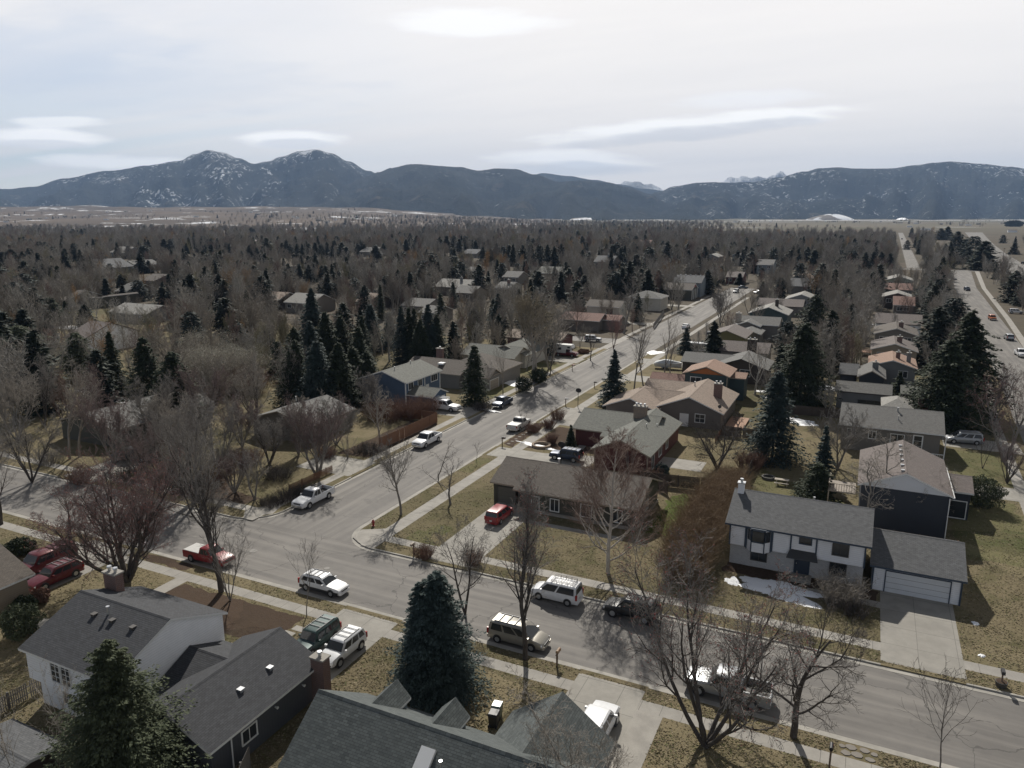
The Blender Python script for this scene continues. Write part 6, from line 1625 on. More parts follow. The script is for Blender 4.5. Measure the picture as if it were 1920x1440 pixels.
        q.build('roof_basket', M_PLAST, root)
    if 'ladder' in extras:
        q = MB(); a, b = X(.0), x2
        for sg in (-1, 1): q.box(a-.1, b, sg*.62-.04, sg*.62+.04, zr+.32, zr+.40); q.box(a-.1, b, sg*.3-.03, sg*.3+.03, zr+.36, zr+.42)
        for k in range(6): q.box(a+(b-a)*k/5, a+(b-a)*k/5+.05, -.66, .66, zr+.30, zr+.34)
        for k in (0, 3, 5):
            for sg in (-1, 1): q.tube((a+(b-a)*k/5, sg*.62, zbelt), (a+(b-a)*k/5, sg*.62, zr+.32), .03, .03, 6)
        q.build('ladder_rack', CP_['white'], root)
    if 'cover' in extras:
        q = MB(); q.box(X(.01), X(K['bed'])-.05, -hw*.93, hw*.93, K['st'][2][1]-.03, K['st'][2][1]+.05); q.build('bed_cover', CP_['offwhite'] if 'offcover' in extras else M_PLAST, root)
    if 'topper' in extras:
        q = MB(); loft(q, [[(x_, -hw*.95, K['st'][2][1]-.03), (x_, -hw*.8, zr-.05), (x_, hw*.8, zr-.05), (x_, hw*.95, K['st'][2][1]-.03)] for x_ in (X(.005), X(K['bed'])-.03)]); o = q.build('bed_topper', pm, root); bpyfix(o)
        gw = MB()
        for sg in (-1, 1): gw.poly([(X(.06), sg*hw*.925, K['st'][2][1]+.1), (X(K['bed'])-.3, sg*hw*.925, K['st'][2][1]+.1), (X(K['bed'])-.35, sg*hw*.845, zr-.2), (X(.08), sg*hw*.845, zr-.2)])
        gw.build('topper_window', glass_mat(), root)
    if 'load' in extras:
        R = random.Random(5); q = MB()
        for k in range(26):
            a = (R.uniform(X(.03), X(.3)), R.uniform(-.7, .7), zb+R.uniform(.4, .6)); b = (a[0]+R.uniform(-.7, .7), a[1]+R.uniform(-.5, .5), a[2]+R.uniform(-.05, .35)); q.tube(a, b, .025, .012, 5)
        q.build('brush_load', M_SILV, root)
    if 'spare' in extras:
        q = MB(); q.tube((xr-.02, 0, .95), (xr-.22, 0, .95), .36, .36, 20); q.build('spare_wheel', M_PLAST, root)
    return root
ZD = BZ+.02
vehicle('pickup', -59.1, 67.3, -90, 'white', 'white extended-cab pickup parked at the left kerb nearest the corner', 'pickups parked along the long street')
vehicle('crew', -59.2, 93.7, -90, 'white', 'white crew-cab pickup parked at the left kerb beside the board fence', 'pickups parked along the long street')
vehicle('crew', -59.2, 119.9, -90, 'navy', 'dark blue pickup parked at the left kerb past the narrow spruce', 'pickups parked along the long street', scale=.92)
vehicle('pickup', -50.1, 107.8, 90, 'offwhite', 'off-white pickup with a covered bed parked at the right kerb', 'pickups parked along the long street', extras=('cover', 'offcover'))
vehicle('wagon', -43.6, 50.4, 0, 'white', 'white station wagon with roof rack and black lower trim parked by the leafless sapling', extras=('rack',), two_tone=M_PLAST)
vehicle('pickup', -58.0, 50.1, 0, 'red', 'red pickup with a pale bed cover parked beneath the tall bare tree', extras=('cover', 'offcover'), scale=.93)
vehicle('minivan', -23.4, 50.4, 0, 'gold', 'champagne-coloured minivan parked at the near kerb behind the slim bare tree', extras=('rack',))
vehicle('van', -23.3, 58.3, 180, 'white', 'white compact van with a black roof basket parked at the far kerb', extras=('basket',))
vehicle('suv', -16.2, 58.3, 180, 'black', 'black station wagon with silver roof rails parked behind the white van', extras=('rack',), scale=1.02)
vehicle('crew', -6.6, 50.6, 180, 'silver', 'silver crew-cab pickup carrying brush in its bed at the near kerb', extras=('load',), scale=1.03)
vehicle('suv', -13.8, 42.3, 90, 'white', 'white-roofed suv parked in the driveway behind the slate-roofed house', z=ZD, scale=1.05)
vehicle('suv', -35.2, 42.3, -90, 'white', 'white compact suv on the driveway beside the near blue spruce', z=ZD, extras=('rack', 'spare'), scale=.96)
vehicle('oldsuv', -38.0, 42.4, -90, 'green', 'dark green older suv next to the white one on the double driveway', z=ZD, extras=('rack',), scale=1.0)
vehicle('wagon', -67.9, 40.4, -90, 'maroon', 'maroon station wagon at the left, nearer of the two red vehicles', z=ZD, extras=('rack',), scale=1.05)
vehicle('crew', -71.3, 41.5, -90, 'maroon', 'long red pickup with a matching topper at the left, behind the maroon wagon', z=ZD, extras=('topper',), scale=1.02)
vehicle('minivan', -36.1, 72.4, 90, 'red', 'bright red minivan parked on the corner house driveway', z=ZD, scale=.90)
vehicle('crew', -67.0, 112.3, 0, 'white', 'white work truck with a ladder rack in the blue house driveway', z=ZD, extras=('topper', 'ladder'))
vehicle('oldsuv', -37.0, 95.6, 180, 'navy', 'dark blue suv parked in front of the red house', z=ZD, extras=('rack',))
vehicle('crew', -92.8, 68.6, 200, 'black', 'black pickup half hidden by bare branches on the far left driveway', z=ZD)
vehicle('minivan', 15.3, 129.6, 190, 'silver', 'silver minivan on the driveway beside the long taupe house', z=ZD, extras=('rack',), scale=1.02)
s, t = at(1368, 617); vehicle('sedan', -50.3, 231, 90, 'white', 'white sedan parked at the right kerb of the street bend', z=.03)
s, t = at(1330, 632); vehicle('suv', s, t, 100, 'black', 'black suv on the driveway beside the olive house', z=.03)
s, t = at(1380, 549); vehicle('suv', s, t, -95, 'silver', 'silver suv at the head of the long street', z=.03)
s, t = at(1421, 550); vehicle('sedan', s, t, -120, 'silver', 'silver sedan on the forecourt right of the silver suv', z=.03)
s, t = at(1393, 541); vehicle('sedan', s, t, 30, 'grey', 'grey-blue sedan half hidden at the head of the long street', z=.03)
s, t = at(1860, 600); vehicle('oldsuv', s, t, -86, 'orange', 'rust-orange suv parked on the right-hand street', z=.03)
s, t = at(1891, 637); vehicle('suv', s, t, 94, 'silver', 'silver suv parked on the right-hand street below the orange one', z=.03)
s, t = at(1914, 668); vehicle('crew', s, t, -86, 'white', 'white pickup cut off by the right edge on the right-hand street', z=.03)
s, t = at(1813, 545); vehicle('suv', s, t, -80, 'navy', 'dark suv far up the right-hand street', z=.03)
s, t = at(1905, 588); vehicle('suv', s, t, 0, 'white', 'white suv on a driveway across the right-hand street', z=.03)
s, t = at(1785, 525); vehicle('sedan', s, t, 0, 'black', 'dark sedan on the crossing road at the end of the right-hand street', z=.03)
s, t = at(1112, 640); vehicle('oldsuv', s, t, 10, 'silver', 'silver suv under trees beside the bend driveway', z=.03)
s, t = at(1691, 449); vehicle('suv', s, t, 90, 'grey', 'tiny dark car on the far straight road', z=.03)
s, t = at(1917, 495); vehicle('suv', s, t, 80, 'black', 'dark car on the main road at the right edge', z=.03)
s, t = at(1808, 700); vehicle('suv', s, t, -90, 'silver', 'light suv partly hidden behind the paired big spruces', z=.03)
for i, (px, py, c) in enumerate(((1815, 700, 'white'),)): pass
# truck with camper
s, t = at(1062, 668)
r = vehicle('crew', s, t, 0, 'maroon', 'maroon pickup with a white slide-in camper on the driveway beyond the cottonwood', z=.03)
q = MB(); q.prism([(-3.0, -1.05, .95), (.2, -1.05, .95), (.2, -1.05, 1.95), (1.7, -1.05, 1.95), (1.9, -1.05, 2.3), (1.5, -1.05, 3.0), (-3.0, -1.05, 3.0)], (0, 2.1, 0)); o = q.build('camper_box', CP_['offwhite'], r); bpyfix(o)
w = MB(); w.box(-2.0, -1.0, -1.075, -1.05, 1.7, 2.3); w.box(.6, 1.3, -1.075, -1.05, 2.2, 2.6); w.build('window', glass_mat(), o)
# travel trailer, boat
s, t = at(1308, 662); e = empty('travel_trailer', (s, t, .1), math.radians(0), 'white-roofed travel trailer parked beside the olive house', 'trailer')
q = MB(); q.prism([(-3.0, -1.1, .5), (3.0, -1.1, .5), (3.2, -1.1, 1.3), (2.9, -1.1, 2.5), (-2.9, -1.1, 2.5), (-3.1, -1.1, 1.4)], (0, 2.2, 0)); o = q.build('body', CP_['grey'], e); bpyfix(o)
q = MB(); q.box(-3.0, 3.0, -1.14, 1.14, 2.5, 2.62); q.build('roof', CP_['white'], e)
q = MB(); q.box(-3.0, -.1, -1.118, -1.1, .6, 1.1); q.box(.3, 2.6, -1.118, -1.1, .6, 1.1); q.build('stripe', CP_['white'], e)
q = MB(); q.box(-1.8, .2, -1.118, -1.1, 1.4, 2.1); q.box(1.2, 2.2, -1.118, -1.1, 1.4, 2.1); q.build('window', glass_mat(), e)
for x in (-.5, .5):
    for y in (-1.0, 1.0): q = MB(); q.tube((x, y-.12, .34), (x, y+.12, .34), .34, .34, 16); q.build('wheel', M_TYRE, e)
s, t = at(1252, 692); e = empty('motor_boat', (s, t, .1), math.radians(5), 'covered motorboat on a trailer behind the bare poplars', 'boat')
q = MB(); loft(q, [[(x, -w_, zt), (x, -w_*.55, .55), (x, 0, .42), (x, w_*.55, .55), (x, w_, zt)] for x, w_, zt in ((-3.0, 1.1, 1.3), (-1, 1.2, 1.3), (1.2, 1.1, 1.4), (2.5, .6, 1.55), (3.1, .08, 1.65))]); o = q.build('hull', CP_['white'], e); bpyfix(o)
q = MB(); loft(q, [[(x, -w_, 1.32), (x, -w_*.5, zt), (x, w_*.5, zt), (x, w_, 1.32)] for x, w_, zt in ((-2.9, 1.0, 1.5), (-.8, 1.15, 2.1), (.6, 1.05, 2.0), (2.6, .45, 1.65))]); o = q.build('cover', paint('boat_cover', (.45,.47,.48), .7), e); bpyfix(o)
for y in (-1.0, 1.0): q = MB(); q.tube((-.6, y-.1, .3), (-.6, y+.1, .3), .3, .3, 16); q.build('wheel', M_TYRE, e)
q = MB(); q.box(-3.0, 3.6, -.06, .06, .3, .42); q.box(-1.4, .2, -1.0, 1.0, .3, .38); q.build('trailer_frame', M_METAL, e)
# ------------------------------------------------------------------ street furniture
M_WOOD = paint('weathered_wood', (.16,.115,.08), .85, .25); M_BLACK = paint('black_metal', (.02,.02,.022), .5, .1)
def mailbox(s, t, rz, label, box=M_BLACK, post=M_WOOD, tall=1.05, arm=True):
    e = empty('mailbox', (s, t, BZ), rz, label, 'mailbox', 'kerbside mailboxes')
    q = MB(); q.box(-.06, .06, -.06, .06, -.1, tall+(.0 if not arm else -.02)); q.build('post', post, e)
    if arm: q = MB(); q.box(-.35, .25, -.045, .045, tall-.02, tall+.05); q.build('arm', post, e)
    q = MB(); n = 8; pts = [(-.55, -.11, tall+.05), (-.55, .11, tall+.05)] + [(-.55, .11*math.cos(PI*k/n), tall+.19+.10*math.sin(PI*k/n)) for k in range(n+1)]
    q.prism(pts, (.6, 0, 0)); o = q.build('box', box, e); bpyfix(o)
    q = MB(); q.box(-.3, -.27, .11, .13, tall+.12, tall+.36); q.build('flag', CP_['red'], e)
    return e
mailbox(-19.2, 48.4, PI/2*3, 'brown wooden mailbox on the near verge before the driveway of the slate-roofed house', box=paint('brown_box', (.30,.20,.12), .6))
mailbox(-39.9, 60.1, PI/2, 'mailbox beside the small brown shrub on the far corner verge', box=M_TRIM_T, tall=1.15)
mailbox(-48.2, 97.6, PI, 'black mailbox in the mulched verge before the red house driveway', tall=1.15)
mailbox(-48.4, 124.4, PI, 'tall post mailbox at the end of the wide driveway on the long street', box=M_FRAME_W, tall=1.25)
mailbox(-48.6, 140.8, PI, 'dark mailbox on the verge left of the pointed blue spruce')
mailbox(-60.9, 121.0, 0, 'stubby wooden mailbox behind the dark blue pickup', tall=.95)
mailbox(.6, 45.7, PI/2*3, 'black mailbox beside the stone path at the bottom edge', tall=1.2)
mailbox(-65.1, 47.9, PI/2*3, 'grey mailbox by the slender dark street tree at left', box=M_METAL)
s, t = at(1382, 604); 
for px, py, lb in ((1354, 612, 'mailbox on the right verge past the white sedan'), (1290, 628, 'mailbox at the near end of the white sedan verge'), (1073, 695, 'red-posted mailbox before the camper driveway')):
    s, t = at(px, py); mailbox(s, t, PI, lb, box=CP_['maroon'] if px == 1073 else M_BLACK)
e = empty('mailbox', (11.7, 60.3, BZ), 0, 'dark mailbox standing in a half-barrel planter on the right verge', 'mailbox', 'kerbside mailboxes')
q = MB(); q.box(-.05, .05, -.05, .05, 0, 1.1); q.build('post', M_WOOD, e); q = MB(); q.box(-.12, .12, -.3, .3, 1.1, 1.36); q.build('box', M_BLACK, e)
q = MB(); q.tube((0, 0, 0), (0, 0, .42), .36, .42, 16); q.build('barrel', M_TRIM_D, e); q = MB(); q.tube((0, 0, .42), (0, 0, .44), .36, .36, 16); q.build('soil', M_MULCH, e)
# hydrant
e = empty('fire_hydrant', (-48.1, 64.4, BZ), 0, 'red fire hydrant on the verge at the street corner', 'hydrant')
M_HYD = CP_['red']
q = MB(); q.tube((0,0,0), (0,0,.06), .19, .19, 14); q.tube((0,0,.06), (0,0,.62), .13, .13, 14); q.tube((0,0,.55), (0,0,.60), .17, .17, 14); q.build('barrel', M_HYD, e)
q = MB(); q.tube((0,0,.62), (0,0,.76), .15, .07, 14); q.tube((0,0,.76), (0,0,.82), .03, .03, 6); q.build('bonnet', M_HYD, e)
for a in (0, PI/2, PI): q = MB(); q.tube((.1*math.cos(a), .1*math.sin(a), .42), (.22*math.cos(a), .22*math.sin(a), .42), .06, .06, 10); q.build('nozzle', M_HYD, e)
# wheelie bins
for i, (s, t, m, lb) in enumerate(((-20.7, 41.0, CP_['green'], 'dark green wheelie bin with a pale lid standing behind the slate roof'), (-20.5, 40.1, M_PLAST, 'black wheelie bin just in front of the green one'))):
    e = empty('wheelie_bin', (s, t, BZ), .15, lb, 'bin')
    q = MB(); loft(q, [[(-.26,-.3,0),(.26,-.3,0),(.26,.3,0),(-.26,.3,0)], [(-.32,-.38,1.0),(.32,-.38,1.0),(.32,.38,1.0),(-.32,.38,1.0)]]); o = q.build('body', m, e); bpyfix(o)
    q = MB(); loft(q, [[(-.34,-.41,1.0),(.34,-.41,1.0),(.34,.41,1.0),(-.34,.41,1.0)], [(-.30,-.34,1.09),(.30,-.34,1.09),(.30,.34,1.07),(-.30,.34,1.07)]]); o = q.build('lid', paint('worn_lid', (.16,.22,.20), .25) if i == 0 else M_PLAST, e); bpyfix(o)
    for x in (-.27, .27): q = MB(); q.tube((x-.04, -.34, .12), (x+.04, -.34, .12), .12, .12, 12); q.build('wheel', M_TYRE, e)
    q = MB(); q.box(-.28, .28, -.46, -.42, .93, .97); q.build('handle', m, e)
# picnic table and fire ring
e = empty('picnic_table', (-7.9, 98.2, BZ), .05, 'weathered picnic table with two benches on the backyard lawn', 'picnic table')
MW = paint('bleached_wood', (.40,.36,.30), .85, .15)
q = MB()
for k in range(4): q.box(-.9, .9, -.36+k*.185, -.36+k*.185+.17, .72, .76)
q.build('tabletop', MW, e)
for y in (-.85, .7): q = MB(); q.box(-.9, .9, y, y+.26, .42, .46); q.build('bench', MW, e)
for x in (-.65, .65):
    q = MB(); q.box(x-.04, x+.04, -.85, .95, .36, .42); q.prism([(x-.04, -.75, 0), (x-.04, -.65, 0), (x-.04, -.2, .72), (x-.04, -.3, .72)], (.08, 0, 0)); q.prism([(x-.04, .75, 0), (x-.04, .85, 0), (x-.04, .4, .72), (x-.04, .3, .72)], (.08, 0, 0)); o = q.build('leg', MW, e); bpyfix(o)
q = MB(); q.ring((0,0,0), 2, .85, .66, 0, .35, 22); o = q.build('fire_ring', paint('scorched_steel', (.10,.095,.09), .8)); s, t = at(1440, 899); o.location = (s, t, BZ); tag(o, 'round dark fire ring on the lawn beside the picnic table', 'fire ring')
# basketball hoops
for s, t, lb, dark in ((-36.6, 92.6, 'basketball hoop with a black backboard behind the brown corner roof', 1), (-46.0, 124.4, 'basketball hoop with a dark backboard at the wide driveway', 1)):
    e = empty('basketball_hoop', (s, t, BZ), 0, lb, 'basketball hoop')
    q = MB(); q.tube((0,0,0), (0,0,3.0), .06, .05, 8); q.build('pole', M_BLACK, e); q = MB()
    q.prism([(.55*math.cos(a), .15, 3.15+.42*math.sin(a)) for a in [PI*2*k/14 for k in range(14)]], (0, .05, 0)); o = q.build('backboard', M_BLACK, e); bpyfix(o)
    q = MB(); q.ring((0, .45, 0), 2, .23, .20, 2.95, 2.98, 14); q.build('rim', CP_['orange'], e)
# stone ring planter, stepping stones
q = MB(); s, t = at(1015, 838); q.ring((s, t, 0), 2, 1.5, 1.15, BZ, BZ+.35, 24); tag(q.build('stone_planter', M_STONE), 'round stone-edged planting bed beside the blue suv', 'planter')
M_FLAG = paint('flagstone', (.21,.19,.165), .9, .25, 2)
for k in range(9):
    q = MB(); y = 98.9+k*1.35; R = random.Random(k); q.prism([(-47.75+R.uniform(-.05,.05)+.32*math.cos(a), y+.26*math.sin(a), BZ) for a in [2*PI*j/6+R.uniform(-.2,.2) for j in range(6)]], (0, 0, .05)); o = q.build('stepping_stone', M_FLAG); bpyfix(o)
    tag(o, 'flat grey stepping stone in the mulched verge row', 'stepping stone', 'stepping stones in the mulched verge')
for k, (x, y, r) in enumerate(((1.5,47.6,.34),(2.2,47.7,.38),(2.95,47.55,.3),(1.8,48.3,.36),(2.6,48.35,.33),(3.2,48.2,.25),(1.25,48.2,.22))):
    q = MB(); R = random.Random(k+50); q.prism([(x+r*R.uniform(.8, 1.1)*math.cos(a), y+r*.8*R.uniform(.8, 1.1)*math.sin(a), BZ) for a in [2*PI*j/7 for j in range(7)]], (0, 0, .045)); o = q.build('stepping_stone', M_FLAG); bpyfix(o)
    tag(o, 'irregular flagstone in the short path across the near verge', 'stepping stone', 'flagstones crossing the near verge')
# manhole covers
for px, py, lb in ((475, 1033, 'round manhole cover in the street left of centre of the crossing'), (613, 1066, 'small round utility cover in the street above the white wagon'), (1083, 695, 'pale patch-like manhole cover further up the long street')):
    s, t = at(px, py); q = MB(); q.tube((s, t, .01), (s, t, .026), .42 if px != 613 else .3, .42 if px != 613 else .3, 20); tag(q.build('manhole_cover', paint('iron_cover', (.24,.23,.21), .8)), lb, 'manhole cover')
# ------------------------------------------------------------------ fences
def fence(p0, p1, h_, label, mat, post=2.4, gap=.0, rail=True, name='board_fence'):
    L = math.dist(p0, p1); a = math.atan2(p1[1]-p0[1], p1[0]-p0[0]); e = empty(name, (p0[0], p0[1], BZ), a, label, 'fence')
    q = MB(); n = max(1, int(L/.15)); R = random.Random(int(L*10))
    for k in range(n): 
        if R.random() < .02: continue
        q.box(k*L/n+.006, (k+1)*L/n-.006-gap, -.012, .012, .04, h_+R.uniform(-.02, .02))
    q.build('boards', mat, e)
    if n > 1:
        q = MB(); q.box(0, L, .012, .05, .35, .43); q.box(0, L, .012, .05, h_-.4, h_-.32); q.build('rail', mat, e)
    for k in range(int(L/post)+1): q = MB(); q.box(k*post-.05, k*post+.05, .012, .11, -.05, h_+.05); q.build('post', mat, e)
    return e
M_CEDAR = paint('cedar_fence', (.17,.085,.048), .85, .25); M_OLDF = paint('old_fence', (.075,.058,.046), .9, .3); M_GREYF = paint('grey_fence', (.16,.15,.14), .9, .2)
fence((-63.9, 88.0), (-63.9, 104.5), 1.8, 'reddish cedar board fence beside the white crew-cab pickup', M_CEDAR)
fence((-12.2, 96.0), (-12.2, 140.0), 1.8, 'long dark board fence running back from the rusty hedge between yards', M_OLDF)
fence((2.4, 83.6), (10.6, 83.6), 1.85, 'dark board fence between the split-level garage and the navy house', M_OLDF)
fence((10.6, 83.6), (10.6, 80.8), 1.85, 'short fence return at the corner of the split-level garage', M_CEDAR)
fence((-24.6, 90.6), (-13.0, 92.2), 1.7, 'dark board fence behind the brown-roofed corner house', M_OLDF)
fence((-20.4, 88.2), (-24.8, 92.0), 1.7, 'short angled board fence at the corner house back corner', M_OLDF)
fence((-11.8, 136.0), (4.0, 137.0), 1.7, 'back fence between the tall dark spruce and the narrow grey house', M_OLDF)
fence((-19.0, 117.4), (-12.5, 117.4), 1.7, 'dark fence beside the cedar deck of the tan-roofed house', M_OLDF)
fence((-63.9, 68.5), (-63.9, 77.0), 1.0, 'low brown slatted fence at the corner driveway left of the long street', M_CEDAR, gap=.05, name='picket_fence')
fence((-71.5, 104.8), (-64.0, 104.8), 1.7, 'cedar fence return below the russet scrub', M_CEDAR)
fence((-52.4, 22), (-52.4, 31), 1.3, 'slatted fence left of the white house wall', M_GREYF, gap=.05, name='picket_fence')
fence((-28.6, 22), (-32.6, 29.8), 1.7, 'lattice-topped grey fence between the charcoal wing and the slate roof', M_GREYF, gap=.04)
fence((-19.2, 117.8), (-19.2, 112.8), 1.0, 'pinkish deck rail by the tan-roofed house', M_CEDAR, gap=.06, name='picket_fence')
s, t = at(1310, 575); 
fence(at(1225, 617), at(1245, 590), 1.6, 'pale grey fence left of the street bend', M_GREYF)
# deck by the tan-roofed house row, sheds
for px0, px1, py, lb in ((1612, 1650, 668, 'orange-brown timber deck beside the khaki house'),):
    a, b = at(px0, py), at(px1, py); e = empty('deck', (a[0], a[1], 0), 0, lb, 'deck'); w = b[0]-a[0]
    q = MB(); q.box(0, w, 0, 4, 1.0, 1.12); q.build('deck_floor', paint('cedar_boards', (.33,.19,.12), .8, .2), e); q = MB()
    for k in range(int(w/.3)): q.box(k*.3, k*.3+.06, 0, .05, 1.12, 1.95)
    q.box(0, w, -.02, .07, 1.95, 2.02); q.build('railing', paint('cedar_boards', (.33,.19,.12), .8, .2), e); q = MB()
    for x in (.1, w-.1): q.box(x-.08, x+.08, 0, .16, 0, 1.0)
    q.build('post', M_CEDAR, e)
# pale garden furniture and pergola roofs between the rows
for px, py, w, d, z_, lb in ((1592, 728, 2.6, 1.6, 1.9, 'small white-topped garden shelter left of the narrow grey house'), (1636, 607+16, 3.0, 2.0, 2.2, 'pale flat-topped shelter left of the taupe house'), (1375, 700+12, 2.4, 1.6, .8, 'white garden table behind the orange-gabled house'), (1428, 742, 2.6, 1.6, .7, 'white patio table behind the tan-roofed house')):
    s, t = at(px, py); e = empty('garden_table' if z_ < 1 else 'garden_shelter', (s, t, BZ), .1, lb, 'table' if z_ < 1 else 'shelter')
    q = MB(); q.box(-w/2, w/2, -d/2, d/2, z_, z_+.07); q.build('top', M_FRAME_W, e)
    for x in (-w*.42, w*.42):
        for y in (-d*.4, d*.4): q = MB(); q.box(x-.05, x+.05, y-.05, y+.05, 0, z_); q.build('leg', M_WOOD, e)
# utility poles by the main road
for px, py, lb in ((1880, 488, 'wooden utility pole beside the main road, nearer one'), (1855, 474, 'wooden utility pole beside the main road, farther one')):
    s, t = at(px, py); e = empty('utility_pole', (s, t, 0), .3, lb, 'utility pole')
    q = MB(); q.tube((0,0,0), (0,0,9.5), .2, .14, 8); q.build('pole', M_WOOD, e); q = MB(); q.box(-1.2, 1.2, -.08, .08, 8.7, 8.9); q.build('crossarm', M_WOOD, e)
# ------------------------------------------------------------------ far terrain
from mathutils import noise as mn, Vector
def cam2w(x, y): return (x*CY-y*SY, x*SY+y*CY)
def sm(a, b, x):
    q = max(0, min(1, (x-a)/(b-a))); return q*q*(3-2*q)
def terrain_z(s, t):
    """low grassy bench that rises beyond the wooded plain on the left"""
    x, y = s*CY+t*SY, -s*SY+t*CY
    if y < 1500: return 0.0
    az = x/y*F+960
    left = 1-sm(620, 1080, az+mn.noise(Vector((y*.0006, 3, 1)))*120)
    z = left*(sm(1700, 3100, y)*26+sm(2900, 4600, y)*46)
    z *= 1+.45*mn.noise(Vector((x*.0013, y*.0019, 0)))+.16*mn.noise(Vector((x*.004, y*.005, 4)))
    return max(0, z)
def hill_sheet():
    ny, nx = 70, 150; V = []
    for j in range(ny):
        y = 1500+(5600-1500)*(j/(ny-1))**1.1
        for i in range(nx):
            az = -200+(1300+200)*i/(nx-1); x = (az-960)/F*y; s, t = cam2w(x, y)
            V.append((s, t, terrain_z(s, t)-.6 if terrain_z(s, t) < .5 else terrain_z(s, t)))
    Fc = [(j*nx+i, j*nx+i+1, (j+1)*nx+i+1, (j+1)*nx+i) for j in range(ny-1) for i in range(nx-1)]
    m, nt, b = new_mat('tan_hills'); g = N(nt); P = g.geo()
    c = g.mix(g.ramp(g.noise(P, .0022, 7, .65), .35, .65), (.165,.130,.100), (.115,.095,.078))
    c = g.mix(g.ramp(g.noise(P, .012, 5, .7), .58, .75), c, (.10,.095,.075))
    sn = g.noise(g.vmath('MULTIPLY', P, (.0034, .0058, .03)).outputs[0], 1.0, 7, .72)
    c = g.mix(g.ramp(sn, .585, .605), c, (.8,.82,.85))
    nt.links.new(c, b.inputs['Base Color']); b.inputs['Roughness'].default_value = 1; b.inputs['Specular IOR Level'].default_value = .05
    o = bpy.data.objects.new('hills', np_mesh('hills', V, Fc, [m], True)); link(o); tag(o, kind='structure')
hill_sheet()
def mountain_mat(key, forest, snow_lo, snow_hi, thr):
    m, nt, b = new_mat(key); g = N(nt); P = g.geo(); z = g.sep(P)[2]
    n1 = g.noise(P, .0016, 8, .7); n2 = g.noise(g.vmath('MULTIPLY', P, (1, 1, .5)).outputs[0], .022, 8, .75)
    c = g.mix(g.ramp(g.noise(P, .006, 6, .7), .35, .7), forest, tuple(a*1.7 for a in forest))
    c = g.mix(g.ramp(g.noise(P, .0030, 7, .7), .60, .66), c, (.10,.088,.070))
    hgt_ = g.ramp(z, snow_lo, snow_hi)
    f = g.math('ADD', g.math('MULTIPLY', n2, .62), g.math('ADD', g.math('MULTIPLY', n1, .42), g.math('MULTIPLY', hgt_, .075)))
    c = g.mix(g.ramp(f, thr, thr+.025), c, (.85,.87,.9))
    c = g.mix(g.math('MULTIPLY', g.ramp(g.noise(P, .0013, 6, .6), .45, .62), .8), c, g.mix(.7, c, (.045,.050,.045)))
    nt.links.new(c, b.inputs['Base Color']); b.inputs['Roughness'].default_value = 1; b.inputs['Specular IOR Level'].default_value = .05
    nt.links.new(g.bump(g.noise(P, .012, 7, .75), 1.0, 60), b.inputs['Normal'])
    return m
def range_(name, prof, dist, depth, mat, foot=412, rough=.16, seed=0, jag=0.0):
    """a mountain range: ridge heights along the bearing, spurs and gullies falling to the plain on both sides"""
    nx, nr = 420, 80; x0, x1 = prof[0][0], prof[-1][0]; V = []
    def ridge(az):
        for (a, b), (c, d) in zip(prof, prof[1:]):
            if a <= az <= c:
                q = (az-a)/(c-a); q = q*q*(3-2*q); return b+(d-b)*q
        return prof[-1][1]
    for j in range(nr):
        f = -1+2*j/(nr-1)
        for i in range(nx):
            az = x0+(x1-x0)*i/(nx-1)
            rz_ = (HY-ridge(az))/F*dist+HC
            wob = 1+.5*mn.noise(Vector((az*.02, seed, 0)))*abs(f)
            y = dist+f*depth*(.55 if f > 0 else 1)*wob; x = (az-960)/F*y; s, t = cam2w(x, y)
            fall = 1-abs(f)
            spur = mn.noise(Vector((az*.030+f*.8, f*1.6, seed+5)))+.5*mn.noise(Vector((az*.09, f*3.5, seed+9)))
            g_ = fall**(1.15+.10*spur)
            z = rz_*g_*(1+.06*mn.noise(Vector((az*.14, f*8, seed)))*(1-fall**4))
            env = (1-fall**5)*min(1, (1-abs(f))*3.2)
            r1 = 1-abs(mn.noise(Vector((s*.00085, t*.00085, seed))))*2.2; r2 = 1-abs(mn.noise(Vector((s*.0024, t*.0024, seed+3))))*2.2; r3 = mn.noise(Vector((s*.007, t*.007, seed+7)))
            z += env*(rz_*.30*(r1-.35)*fall**.35+rz_*.13*(r2-.4)+24*r3)
            if f < 0: z = min(z, HC+(rz_-HC)*y/dist*(1-.012*min(1, (1-fall)*8)))
            z += (jag*abs(mn.noise(Vector((az*.25, f*6, seed))))+3*mn.noise(Vector((az*.6, f*20, seed)))) * (fall > .5)
            if j in (0, nr-1): z = -12
            V.append((s, t, z))
    Fc = [(j*nx+i, j*nx+i+1, (j+1)*nx+i+1, (j+1)*nx+i) for j in range(nr-1) for i in range(nx-1)]
    o = bpy.data.objects.new(name, np_mesh(name, V, Fc, [mat], True)); link(o); tag(o, kind='structure')
FOR_ = (.014,.020,.020)
MM = mountain_mat('forested_slopes', FOR_, 250, 950, .588)
range_('mountains', [(-260,372),(-120,362),(0,355),(45,357),(90,353),(150,338),(230,325),(300,316),(360,308),(390,296),(415,289),(440,293),(468,303),(495,313),(518,309),(545,300),(580,291),(608,288),(635,294),(665,308),(700,325),(740,343),(800,362),(900,385),(980,405)], 9300, 3300, MM, seed=1)
range_('mountains', [(560,398),(620,372),(660,350),(690,336),(720,326),(740,319),(780,313),(830,316),(865,318),(900,324),(930,321),(965,322),(1000,331),(1045,344),(1090,341),(1130,345),(1170,353),(1210,365),(1250,381),(1290,396),(1330,407)], 7600, 2600, mountain_mat('near_forested_slopes', FOR_, 200, 800, .635), seed=2)
